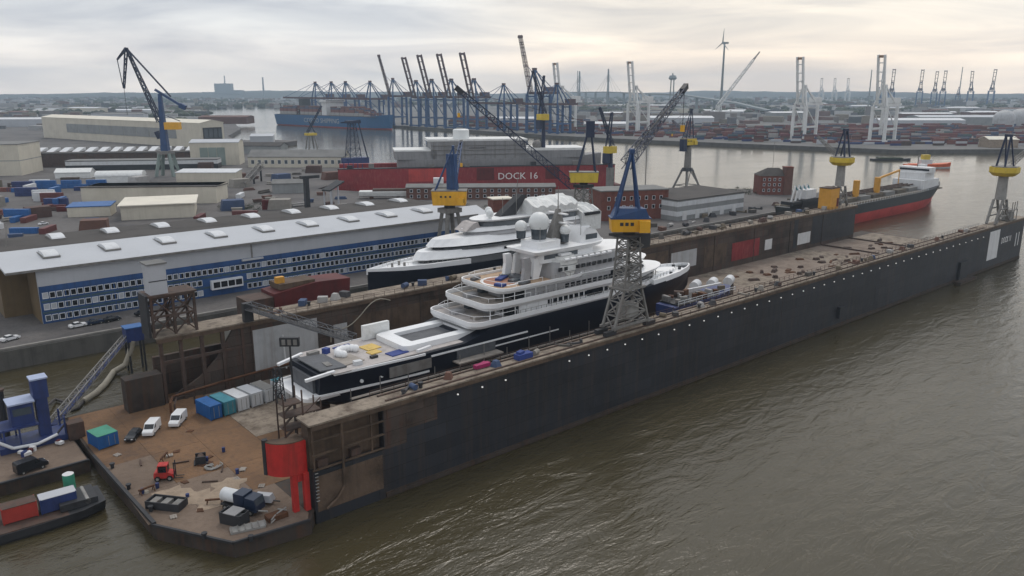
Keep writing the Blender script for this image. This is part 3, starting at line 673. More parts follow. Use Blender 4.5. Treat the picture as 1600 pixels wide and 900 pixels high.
# ---------------------------------------------------------------- the big yacht in the dock (bow to +x)
def outline(x0, x1, b, ra, lf, n_=9, fp=2.0, bf=None):
    """deck plan: rounded stern corners of radius ra, bow half-ellipse of length lf (counter-clockwise)"""
    pts = []
    for i in range(n_ + 1):                     # stern, port corner down to starboard
        a = R(90 + 90 * i / n_)
        pts.append((x0 + ra + ra * math.cos(a), b - ra * .8 + ra * .8 * math.sin(a)))
    for i in range(n_ + 1):
        a = R(180 + 90 * i / n_)
        pts.append((x0 + ra + ra * math.cos(a), -(b - ra * .8) + ra * .8 * math.sin(a)))
    m_ = 14
    for i in range(m_ + 1):
        u = i / m_; th = R(-90 + 180 * u)
        c, s_ = math.cos(th), math.sin(th)
        pts.append((x1 - lf + lf * abs(c) ** (2 / fp), b * (1 if s_ > 0 else -1) * abs(s_) ** (2 / fp)))
    return pts
def inset(poly, d):
    cx = sum(p[0] for p in poly) / len(poly)
    mx = max(abs(p[0] - cx) for p in poly); my = max(abs(p[1]) for p in poly)
    return [(cx + (p[0] - cx) * (1 - d / mx), p[1] * (1 - d / my)) for p in poly]
def hull(parent, stations, mat, flip=1, name='hull'):
    """stations: x, half-breadth at sheer, half-breadth at waterline, keel z, sheer z"""
    secs = []
    for x, bs, bw, zk, zs in stations:
        h = zs - zk
        pr = [(bs, zs), (bs * .985 + bw * .015, zs - .25 * h), (bw, zk + .45 * h), (bw * .93, zk + .2 * h), (bw * .6, zk + .05 * h), (0, zk)]
        full = pr + [(-y, z) for y, z in pr[-2::-1]]
        secs.append([(x * flip, y, z) for y, z in full])
    return MB().loft(secs).build(name, mat, parent, smooth=True)
ya = thing('motor_yacht', 'large black hulled white motor yacht in the floating dock, dome on top', 'yacht', (62, 137, 0))
hs = [(1.5, 6.6, 6.0, 9.0, 15.4), (6, 7.6, 7.0, 7.2, 15.4), (14, 8.4, 8.0, 6.2, 15.4), (24, 8.8, 8.5, 6.0, 15.4), (34, 8.9, 8.6, 6.0, 15.5), (38, 8.9, 8.6, 6.0, 16.4), (42, 8.9, 8.6, 6.0, 17.5), (55, 8.9, 8.6, 6.0, 17.7), (75, 8.9, 8.2, 6.0, 17.8), (90, 8.4, 6.6, 6.0, 17.9), (102, 7.2, 4.4, 6.2, 17.9), (112, 5.2, 2.2, 6.8, 18.0), (118, 3.0, .8, 8.4, 18.2), (122.5, .35, .15, 12.5, 18.4)]
hull(ya, hs, 'yacht_black')
# swim platform, transom door and stern arches
MB().prism(outline(-1.8, 7, 6.8, 2.2, .2), 10.6, 11.3).build('swim_platform', 'yacht_white', ya)
MB().box(.9, 1.45, -4.6, 4.6, 11.4, 14.4).build('transom_door', 'tarp_dark', ya)
for s_ in (-1, 1):
    MB().beam((-1.2, s_ * 6.0, 14.9), (4.5, s_ * 6.9, 15.7), .7, .5).build('stern_wing', 'yacht_white', ya)
    for x0, x1, z, hh in ((-1, 25, 11.45, .42), (4, 24, 15.35, .45), (25.5, 52, 14.6, .34), (42, 62, 13.1, .3)):
        m = MB(); last = None
        for i in range(9):
            x = x0 + (x1 - x0) * i / 8
            bb_ = 6.9 + 2.02 * min(1, max(0, x) / 22) ** .7 if x < 24 else 8.95
            bb_ = bb_ - (.25 if z < 13.2 else 0)
            if last: m.beam((last[0], s_ * last[1], z), (x, s_ * bb_, z), .3, hh)
            last = (x, bb_)
        m.build('rub_rail', 'yacht_white', ya)
    for x in (9.5, 14):
        MB().tube((x, s_ * 8.05, 12.9), (x, s_ * 8.35, 12.9), .35, n=10).build('porthole', 'yacht_white', ya)
# shell doors, one open with folding platform
MB().box(15.5, 25.5, -8.95, -8.6, 12.2, 14.3).build('shell_door', 'steel_grey', ya)
MB().box(31, 43, -11.2, -8.7, 12.0, 12.3).build('shell_platform', 'teak_grey', ya)
MB().box(32, 42.5, -9.05, -8.6, 12.4, 14.3).build('shell_opening', 'tarp_dark', ya)
# aft working deck: cloths, crane arm base, white spare parts
MB().prism(outline(3.5, 43, 8.0, 1.5, .2), 15.4, 15.62).build('aft_deck', 'deck_pale', ya)
MB().prism([(2.2, -5.5), (7.5, -6.2), (7.5, 3.5), (2.2, 4.8)], 15.7, 15.95).build('deck_cover', 'tarp_dark', ya)
for (x, y, sx_, sy_, m_) in ((13, 5.2, 4, 2.2, 'cloth_blue'), (17.2, 1.5, 3.4, 3.4, 'cloth_yellow'), (19.6, -5.2, 4.2, 2.6, 'cloth_blue'), (16.2, -1.8, 2.6, 2.0, 'cloth_yellow'), (9.5, -2.6, 5, 5, 'teak_grey')):
    MB().cbox(x, y, 15.72, sx_, sy_, .2, .1).build('cloth', m_, ya)
sw = MB()
for i in range(9):
    a = R(20 + 200 * i / 8)
    sw.ball((11.6 + 2.2 * math.cos(a), .6 + 1.9 * math.sin(a), 16.3), .85, 8, 5)
sw.build('inflatable_ring', 'yacht_white', ya, smooth=True)
MB().box(18.5, 25.0, 6.3, 7.2, 15.7, 18.9).build('wind_screen', 'tarp_white', ya)
po = [(21.0, -5.2), (22.1, -6.0), (41, -6.0), (41, 6.0), (22.1, 6.0), (21.0, 5.2)]
MB().ring(po, [(24.2, -3.4), (24.4, -3.6), (37.5, -3.6), (37.5, 3.6), (24.4, 3.6), (24.2, 3.4)], 15.6, 16.8).build('pool_surround', 'yacht_white', ya)
MB().box(24.0, 37.7, -3.8, 3.8, 15.66, 16.0).build('pool_cover', 'tarp_dark', ya)
# stacked decks
def deck(x0, x1, b, z, ra, lf, floor, bul=1.05, thick=.65, fp=2.0, wrap=None):
    o = outline(x0, x1, b, ra, lf, fp=fp)
    d = MB().prism(inset(o, .5), z, z + thick, o).build('deck', 'yacht_white', ya)
    MB().ring(o, inset(o, .3), z + thick, z + thick + bul).build('bulwark', 'yacht_white', d)
    MB().prism(inset(o, .34), z + thick, z + thick + .06).build('floor', floor, d)
    return d
def house(x0, x1, b, z0, z1, ra, lf, mat, fp=2.0):
    o = outline(x0, x1, b, ra, lf, fp=fp)
    return MB().prism(o, z0, z1).build('house', mat, ya), o
wpane = MB().box(-.62, .62, -.06, .06, -.5, .5).mesh('window', 'glass_dark')
def panes(x0, x1, y, z, step=1.7, hs_=1.0, par=None):
    nn = int((x1 - x0) / step)
    for i in range(nn + 1):
        for s_ in (-1, 1):
            inst('window', wpane, par or ya, (x0 + i * step, s_ * y, z), 0, (1, 1, hs_))
h1, _ = house(43, 100, 7.6, 15.5, 17.9, 2.5, 14, 'yacht_white')
MB().prism(outline(45, 101, 8.2, 2, 15), 16.3, 17.35).build('window_band', 'glass_dark', h1)
deck(36.6, 104, 9.0, 17.6, 3.0, 22, 'deck_pale', .95, .7, 2.2)
h2, _ = house(50, 98, 7.7, 18.3, 21.1, 2.5, 20, 'yacht_white', 2.3)
MB().prism(outline(48, 60, 7.2, 2.0, .3), 18.5, 20.8).build('saloon_glass', 'glass_dark', h2)
panes(60, 84, 7.72, 20.0, 1.75, 1.1, h2)
MB().box(72.5, 77.8, -7.8, 7.8, 19.2, 20.7).build('window_group', 'glass_dark', h2)
deck(40.8, 100, 8.8, 20.9, 3.0, 20, 'teak_grey', .95, .7, 2.2)
h3, _ = house(52, 93, 7.3, 21.6, 24.2, 2.5, 18, 'yacht_grey', 2.2)
MB().prism(outline(50.5, 64, 6.8, 2.0, .3), 21.8, 23.9).build('saloon_glass', 'glass_dark', h3)
d4 = deck(45.0, 73, 8.2, 24.0, 3.0, 6, 'teak', .6, .7, 3.0)
# helipad markings on the tan deck
MB().prism([(51.5 + 4.0 * math.cos(R(i * 20)), 4.0 * math.sin(R(i * 20))) for i in range(18)], 24.78, 24.82).build('helipad_disc', 'heli_red', d4)
MB().ring([(51.5 + 4.8 * math.cos(R(i * 20)), 4.8 * math.sin(R(i * 20))) for i in range(18)], [(51.5 + 4.1 * math.cos(R(i * 20)), 4.1 * math.sin(R(i * 20))) for i in range(18)], 24.78, 24.84).build('helipad_ring', 'yacht_white', d4)
for (x, y, a) in ((53.0, 1.5, .5), (54.5, -2.0, .2), (56, 2.5, -.4)):
    MB().cbox(x, y, 25.1, 4.2, 1.6, .5, a).build('cover', 'cloth_blue' if a > .3 else 'glass_mid', d4)
for (x, y, sx_, sy_, m_) in ((57, -1, 3.4, 5, 'tarp_dark'), (60, 4.6, 3, 1.6, 'yacht_white'), (48, 5, 2.6, 1.2, 'tarp_dark'), (54, -5.6, 3.2, 1.4, 'glass_mid'), (48.5, -3.5, 1.6, 2.4, 'cloth_blue')):
    MB().cbox(x, y, 25.1, sx_, sy_, .6, .3).build('cover', m_, d4)
# upper house under grey sheeting, forward bridge decks
MB().prism(outline(62, 92, 7.0, 1.5, 14, fp=2.2), 24.7, 28.4, inset(outline(62, 92, 7.0, 1.5, 14, fp=2.2), .8)).build('sheeted_house', 'yacht_grey', ya)
for z, x1_ in ((20.95, 107.5), (24.1, 101.5)):
    o = outline(70, x1_, 7.4 if z > 22 else 7.9, 1, 20, fp=2.0)
    MB().prism(inset(o, .6), z + .02, z + .9, o).build('visor', 'yacht_white', ya)
MB().prism(outline(72, 99, 6.9, 1, 18), 22.0, 24.1).build('bridge_glass', 'glass_dark', ya)
MB().prism(outline(72, 104, 7.3, 1, 19), 18.6, 20.9).build('front_glass', 'yacht_white', ya)
MB().prism(outline(80, 105, 7.35, 1, 19), 19.4, 20.4).build('front_windows', 'glass_dark', ya)
MB().prism(outline(66, 94, 5.6, 1.2, 10), 28.4, 29.3, inset(outline(66, 94, 5.6, 1.2, 10), -.5)).build('sun_deck', 'yacht_white', ya)
MB().prism(outline(60, 80, 4.6, 1.2, 4), 28.4, 30.7).build('upper_house', 'yacht_white', ya)
MB().box(61.0, 72, -4.68, 4.68, 29.3, 30.3).build('upper_windows', 'glass_mid', ya)
dk5 = outline(57.5, 84, 5.6, 1.0, 8)
MB().prism(inset(dk5, .4), 30.7, 31.5, dk5).build('radar_deck', 'yacht_white', ya)
# exhaust wings beside the helipad
for s_ in (-1, 1):
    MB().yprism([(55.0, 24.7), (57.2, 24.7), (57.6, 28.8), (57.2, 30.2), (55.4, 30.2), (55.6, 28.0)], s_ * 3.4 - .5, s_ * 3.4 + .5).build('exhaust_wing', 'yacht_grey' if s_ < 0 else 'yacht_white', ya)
    MB().yprism([(58.2, 24.7), (60.0, 24.7), (61.4, 28.8), (63.5, 30.6), (62, 31.2), (58.6, 29.6)], s_ * 3.4 - .45, s_ * 3.4 + .45).build('arch', 'yacht_white', ya)
# shrink-wrapped tender stack abreast of the funnel
wr = MB()
for i, (z, r_) in enumerate(((25.0, 3.0), (26.5, 3.3), (28.0, 3.1), (28.6, 2.2))):
    wr.prism([(67.5 + r_ * 1.35 * math.cos(R(a)) * (1 + .08 * math.sin(a + i)), -4.6 + r_ * .8 * math.sin(R(a))) for a in range(0, 360, 24)], z - .3 if i else 24.7, z + 1.0)
wr.build('wrapped_tender', 'tarp_white', ya)
MB().cbox(67, -4.6, 30.0, 3.4, 2.6, .5).build('tender_lid', 'yacht_white', ya)
# domes and mast
def dome(x, y, z, r, ped):
    MB().tube((x, y, z - r - ped), (x, y, z - r * .6), r * .72, r * .8, 14).build('pedestal', 'glass_mid', ya, smooth=True)
    MB().ball((x, y, z), r, 18, 10).build('satellite_dome', 'dome_white', ya, smooth=True)
MB().prism(outline(60.5, 68, 3.6, .8, 1), 31.5, 33.2).build('dome_base', 'yacht_white', ya)
dome(64.2, .8, 37.2, 2.5, 1.6)
dome(60.4, 3.0, 36.3, 1.5, 1.3)
dome(70.4, -1.8, 34.9, 1.35, 1.5)
dome(72.2, 2.2, 35.0, 1.2, 1.5)
MB().prism([(66, -1.2), (72.5, -1.0), (72.5, 1.0), (66, 1.2)], 31.5, 40.0, [(69.2, -.35), (70.2, -.35), (70.2, .35), (69.2, .35)]).build('mast', 'steel_grey', ya)
MB().tube((69.7, 0, 40), (69.7, 0, 45.5), .16, .06, 6).build('mast_pole', 'steel_grey', ya)
for z in (36.6, 38.8):
    MB().box(69.3, 70.1, -3.2, 3.2, z, z + .3).build('spreader', 'yacht_white', ya)
MB().yprism([(74, 31.5), (82, 31.5), (79.5, 34.3), (76, 35.2)], -3.4, 3.4).build('radar_arch', 'yacht_white', ya)
MB().box(76, 80, -3.46, 3.46, 32.1, 33.4).build('arch_opening', 'glass_mid', ya)
# foredeck
fo = [(98, -7.6), (104, -6.8), (112, -5.2), (118, -3.1), (121.5, -1.3), (122.6, 0), (121.5, 1.3), (118, 3.1), (112, 5.2), (104, 6.8), (98, 7.6)]
fd = MB().prism(fo, 17.7, 18.25).build('foredeck', 'yacht_white', ya)
MB().ring(fo, [(p[0] * .985 + 1.5, p[1] * .9) for p in fo], 18.25, 19.1).build('bow_bulwark', 'yacht_white', fd)
MB().prism([(103, -3.2), (114, -1.8), (116, 0), (114, 1.8), (103, 3.2)], 18.25, 18.9).build('foredeck_coaming', 'yacht_white', fd)
for (x, y) in ((117, 1.1), (117, -1.1), (109, -4.4)):
    MB().tube((x, y, 18.25), (x, y, 19.2), .45, n=8).build('windlass', 'steel_dark', fd)
# stainless rails on the after deck edges
for (x0, z, b_) in ((37.4, 19.2, 8.4), (41.6, 22.5, 8.2), (45.8, 25.3, 7.6)):
    rl = MB()
    pl = [(x0 + 12, b_, z + .9), (x0 + 4, b_, z + .9), (x0 + 1, b_ * .8, z + .9), (x0, 0, z + .9), (x0 + 1, -b_ * .8, z + .9), (x0 + 4, -b_, z + .9), (x0 + 12, -b_, z + .9)]
    rl.path(pl, .06, 5)
    for p_ in pl: rl.tube(p_, (p_[0], p_[1], z), .05, n=5)
    rl.build('rail', 'yacht_white', ya)
# stanchions between the decks, side rails, life-raft canisters, aerials, awning poles
stm = MB().tube((0, 0, 0), (0, 0, 1), .09, n=6).mesh('stanchion', 'yacht_white')
for (z0, z1, x0, x1, b_) in ((19.1, 20.95, 42, 60, 7.9), (22.4, 24.05, 46, 62, 7.7)):
    for i in range(6):
        for s_ in (-1, 1): inst('stanchion', stm, ya, (x0 + (x1 - x0) * i / 5, s_ * b_, z0 - .7), 0, (1, 1, z1 - z0 + .7))
for (x0, x1, z, b_) in ((50, 96, 19.2, 8.75), (54, 92, 22.5, 8.55), (60, 72, 25.3, 7.9)):
    for s_ in (-1, 1):
        rl = MB(); nn = int((x1 - x0) / 1.6)
        for i in range(nn + 1): rl.box(x0 + i * 1.6, x0 + i * 1.6 + .07, s_ * b_ - .04, s_ * b_ + .04, z, z + .75)
        rl.box(x0, x1, s_ * b_ - .04, s_ * b_ + .04, z + .7, z + .78)
        rl.build('side_rail', 'steel_pale', ya)
raft = MB().tube((-.7, 0, 0), (.7, 0, 0), .38, n=10).mesh('life_raft', 'yacht_white', True)
for i in range(8):
    for s_ in (-1, 1): inst('life_raft', raft, ya, (66 + i * 2.1, s_ * 7.0, 29.0))
for (x, y, h_) in ((62, -2, 5), (66.5, 3, 6), (75, -2.6, 4.6), (78, 2.2, 5.4), (81, 0, 3.4)):
    MB().tube((x, y, 31.5), (x, y, 31.5 + h_), .07, n=5).build('aerial', 'steel_pale', ya)
MB().cbox(73.2, 0, 36.3, .3, 3.6, .3).tube((73.2, 0, 35), (73.2, 0, 36.2), .3, n=8).build('radar_scanner', 'yacht_white', ya)
panes(66, 84, 7.34, 22.9, 1.9, 1.0, h3)
panes(64, 88, 7.05, 26.9, 1.9, .9)
for (x, y, sx_, sy_, sz, m_) in ((36.5, 3, 3, 2, .9, 'yacht_grey'), (37.2, -3.4, 2.4, 2, .8, 'teak_grey'), (42.5, 0, 2.2, 4.4, .7, 'yacht_grey'), (41.5, 4.8, 2.2, 1.6, .9, 'glass_mid'), (43.5, -4.2, 2, 2, .8, 'yacht_white')):
    MB().cbox(x + 4.6, y, 18.35 + sz / 2, sx_, sy_, sz).build('deck_furniture', m_, ya); MB().cbox(x + 8.2, y * .9, 21.66 + sz / 2, sx_, sy_, sz).build('deck_furniture', m_, ya)
for (x, y, sx_, sy_, sz, m_) in ((6, 5, 2.4, 1.2, .7, 'steel_grey'), (10, -6, 1.6, 1.2, .8, 'box_white'), (25, -7, 4, .7, .5, 'yacht_white'), (28, 7, 5, .7, .5, 'yacht_white'), (8.5, 4.2, 1.2, 1.2, 1.1, 'cloth_blue'), (14.5, -4.6, 1.5, .9, .5, 'steel_dark'), (5, -3, 1.2, 2.4, .5, 'steel_grey')):
    MB().cbox(x, y, 15.62 + sz / 2, sx_, sy_, sz, rnd.uniform(-.4, .4)).build('deck_gear', m_, ya)
for i in range(9):
    x = 100 + i * 2.2; b_ = max(.4, 7.2 - (x - 99) * .31)
    for s_ in (-1, 1): MB().tube((x, s_ * b_, 18.9), (x, s_ * b_, 19.9), .06, n=5).build('bow_stanchion', 'steel_pale', ya)
MB().cbox(106, 2.6, 18.7, 3.4, 1.3, .9, .15).build('tender_cover', 'yacht_grey', fd); MB().cbox(108, -1.2, 18.8, 2.2, 1.0, .6).build('hatch', 'yacht_white', fd); MB().tube((104, -3, 18.3), (104, -3, 21.5), .12, n=6).build('jack_staff', 'steel_pale', fd)
# staging poles along the hull side
for i in range(14):
    x = 6 + i * 6.5
    MB().tube((x, -10.2, PT + .06), (x, -10.0, 12.6 + (i % 3) * 1.1), .1, n=5).build('staging_pole', 'steel_grey', ya)
MB().box(6, 90, -10.5, -9.6, 10.6, 10.75).build('staging_plank', 'teak_grey', ya)
# keel blocks and side shores carrying the yacht
for i in range(12):
    MB().box(60 + 6 + i * 9, 60 + 8 + i * 9, 135.8, 138.2, PT + .05, 6.9 if i == 0 else 6.15).build('keel_block', 'steel_brown', dock, True)

# blue barge, white drums and cradle beside the bow
bl = thing('work_barge', 'blue steel work barge with white rail lying beside the yacht bow', 'barge', (155, 121.5, .9))
bl.scale = (.82, 1, 1)
for i in range(16):
    MB().cbox(rnd.uniform(3, 27), rnd.uniform(-2.6, 2.6), 14.9, rnd.uniform(.8, 3), rnd.uniform(.6, 1.6), rnd.uniform(.6, 1.8), rnd.uniform(0, 3)).build('cargo', rnd.choice(['steel_brown', 'steel_grey', 'clutter', 'tarp_dark', 'rust']), bl)
hull(bl, [(0, 3.0, 3.0, 10.0, 13.8), (10, 3.6, 3.6, 9.8, 14.0), (22, 3.6, 3.4, 9.8, 14.2), (29, 3.0, 2.0, 10.2, 14.6), (33, .8, .4, 12, 15.0)], 'rig_blue')
MB().box(2, 27, -3.3, 3.3, 14.0, 14.25).build('deck', 'steel_dark', bl)
rl = MB()
for i in range(11):
    rl.box(i * 3 + 1, i * 3 + 1.12, -3.5, -3.38, 14, 15.4)
rl.box(1, 31, -3.5, -3.4, 15.3, 15.42).box(1, 31, -3.5, -3.4, 14.7, 14.8)
rl.build('railing', 'box_white', bl)
for x in (4, 15, 26):
    MB().box(x, x + 1.6, -1.6, 1.6, PT - .8, 10.2).build('cradle', 'steel_brown', bl)
drm = MB().tube((-2.3, 0, 1.6), (2.3, 0, 1.6), 1.55, n=14).mesh('drum', 'box_white', True)
drs = MB().box(-2, 2, -1.2, 1.2, 0, .6).mesh('skid', 'steel_dark')
for i, lb in enumerate(('white steel drum beyond the yacht bow, nearest to the bow', 'white steel drum in the middle of three beyond the yacht bow', 'white steel drum farthest right of three beyond yacht bow')):
    d_ = thing('steel_drum', lb, 'drum', (203 + 6.8 * i, 147.5 - 1.6 * i, PT + 3.4), R(24), 'white drums beyond the yacht bow')
    inst('drum', drm, d_); inst('skid', drs, d_)
    MB().box(-2.2, 2.2, -1.3, 1.3, -3.34, 0).build('stand', 'steel_brown', d_)
fm = thing('white_girder', 'long white painted girder lying next to three white drums', 'girder', (196, 141.2, PT + 5.6))
MB().cbox(0, 0, .6, 20, .8, 1.2, R(-6)).build('beam', 'box_white', fm)
for x in (-8, 8): MB().cbox(x, -x * .1, -2.8, .6, 1.2, 5.4).build('support', 'steel_brown', fm)

# ---------------------------------------------------------------- second yacht behind the far wing wall (bow to -x)
yb = thing('motor_yacht', 'white motor yacht with black hull behind the dock wall, wrapped aft decks', 'yacht', (205.4, 197, 0), R(180))
yb.scale = (.84, 1, 1)
# local x runs from stern 0 to bow 110 (world: right to left)
hull(yb, [(0, 7.5, 7, -1.5, 15.5), (20, 8.3, 8, -2.3, 15.6), (55, 8.5, 8, -2.4, 15.7), (75, 8.0, 6.6, -2.4, 15.9), (90, 6.2, 4.0, -2.4, 16.1), (101, 3.6, 1.6, -2.0, 16.3), (107, 1.4, .4, -.5, 16.5), (110, .2, .1, 2.5, 16.6)], 'yacht_black')
fb = [(72, -7.9), (88, -6.3), (98, -4.2), (105, -2.0), (110.5, 0), (105, 2.0), (98, 4.2), (88, 6.3), (72, 7.9)]
fdb = MB().prism(fb, 15.7, 16.7).build('foredeck', 'yacht_white', yb)
MB().ring(fb, [(p[0] * .985 + 1.2, p[1] * .88) for p in fb], 16.7, 17.4).build('bow_bulwark', 'yacht_white', fdb)
for (x, y) in ((100, 0), (96, 1.5), (96, -1.5)):
    MB().tube((x, y, 16.7), (x, y, 18.0), .4, n=8).build('windlass', 'steel_grey', fdb)
def tier(x0, x1, b, z0, z1, lf, mat, over=.5, fp=2.0):
    o = outline(x0, x1, b, 1.2, lf, fp=fp)
    return MB().prism(o, z0, z1, inset(o, over)).build('deck_house', mat, yb, smooth=False)
tier(8, 89, 7.9, 15.8, 18.2, 26, 'glass_dark', 1.0)
tier(6, 91, 8.1, 17.9, 20.2, 34, 'yacht_white', 1.8)
tier(10, 83, 7.4, 20.0, 21.4, 28, 'glass_dark', .8)
tier(8, 85, 7.8, 21.3, 23.4, 34, 'yacht_white', 2.4)
tier(12, 68, 6.6, 23.3, 24.6, 20, 'yacht_grey', .8)
tier(12, 70, 6.2, 24.5, 25.6, 22, 'yacht_white', 1.0)
tier(14, 62, 5.4, 25.5, 27.4, 14, 'glass_mid', .5)
MB().prism(outline(14, 64, 5.9, 1, 14), 27.4, 27.9, inset(outline(14, 64, 5.9, 1, 14), -.4)).build('roof', 'yacht_white', yb)
MB().yprism([(63, 25.6), (70, 24.9), (66, 27.2), (64, 27.4)], -3.0, 3.0).build('wind_cover', 'deck_pale', yb)
for (x, y, r_) in ((58, 2.6, 1.4), (54, -2.2, 1.4)):
    MB().ball((x, y, 29.6), r_, 14, 8).tube((x, y, 27.9), (x, y, 28.8), .6, n=8).build('satellite_dome', 'dome_white', yb, smooth=True)
MB().yprism([(52, 27.9), (44, 27.9), (38, 34.0), (40.5, 34.4)], -1.6, 1.6).build('mast_wing', 'steel_dark', yb)
MB().tube((42, 0, 34), (41, 0, 41), .18, .08, 6).build('mast', 'steel_grey', yb)
def tent(x0, x1, b, z0, z1, zr, nm):
    m = MB(); nx = 16; pr = []
    for i in range(nx + 1):
        x = x0 + (x1 - x0) * i / nx
        s_ = .45 * math.sin(i * 1.9) + rnd.uniform(-.35, .35)
        pr.append([(x, -b, z0), (x, -b * 1.02, z1 + s_), (x, -b * .55, (z1 + zr) / 2 + .5 + s_), (x, 0, zr + s_), (x, b * .55, (z1 + zr) / 2 + .5 - s_), (x, b * 1.02, z1 - s_), (x, b, z0)])
    m.loft(pr)
    return m.build(nm, 'tarp_white', yb)
for (x0, x1, z, b_) in ((8, 60, 20.2, 6.3), (10, 52, 23.4, 5.4), (74, 104, 17.4, 0)):
    for s_ in (-1, 1):
        rl = MB(); nn = int((x1 - x0) / 1.8)
        for i in range(nn + 1):
            x = x0 + i * 1.8; bb_ = b_ if b_ else max(.5, 7.4 - max(0, x - 76) * .225)
            rl.box(x, x + .07, s_ * bb_ - .04, s_ * bb_ + .04, z, z + .8)
            if i: rl.beam((x, s_ * bb_, z + .78), (x - 1.8, s_ * (b_ if b_ else max(.5, 7.4 - max(0, x - 1.8 - 76) * .225)), z + .78), .07)
        rl.build('side_rail', 'steel_pale', yb)
wpb = MB().box(-.8, .8, -.05, .05, -.4, .4).mesh('window', 'glass_dark')
for i in range(16):
    for s_ in (-1, 1): inst('window', wpb, yb, (16 + i * 2.6, s_ * 7.62, 19.1))
for (x, y, h_) in ((50, 1, 6), (47, -2, 4.5), (44, 2, 7.5)): MB().tube((x, y, 27.9), (x, y, 27.9 + h_), .08, n=5).build('aerial', 'steel_pale', yb)
for (x, y) in ((30, -5.6), (34, 5.6), (24, -5.6), (60, 0)): MB().cbox(x, y, 24.2, 2.6, 1.4, 1.1).build('deck_gear', 'tarp_white', yb)
tent(15, 40, 6.0, 27.9, 30.4, 32.4, 'deck_tent')
tent(2, 13.5, 7.0, 20.2, 26.6, 28.4, 'stern_tent')
MB().box(3, 12, -7.55, 7.55, 25.6, 26.6).build('tent_opening', 'steel_dark', yb)
# ---------------------------------------------------------------- slewing cranes of the shipyard
def rotp(p, a):
    c, s_ = math.cos(a), math.sin(a)
    return (p[0] * c - p[1] * s_, p[0] * s_ + p[1] * c, p[2])
def tower_lattice(root, b0, b1, z0, z1, n_, mat, w_=.5):
    """four-legged lattice tower, half sizes b0 -> b1, every leg and brace its own member"""
    def cn(t_, k):
        sx_ = b0[0] + (b1[0] - b0[0]) * t_; sy_ = b0[1] + (b1[1] - b0[1]) * t_
        x, y = ((-1, -1), (1, -1), (1, 1), (-1, 1))[k]
        return (x * sx_, y * sy_, z0 + (z1 - z0) * t_)
    for k in range(4):
        bar('leg', mat, root, cn(0, k), cn(1, k), w_)
        for i in range(n_):
            a, b_ = i / n_, (i + 1) / n_
            bar('brace', mat, root, cn(a, k), cn(b_, (k + 1) % 4), w_ * .45)
            bar('brace', mat, root, cn(a, (k + 1) % 4), cn(b_, k), w_ * .45)
            bar('strut', mat, root, cn(b_, k), cn(b_, (k + 1) % 4), w_ * .5)
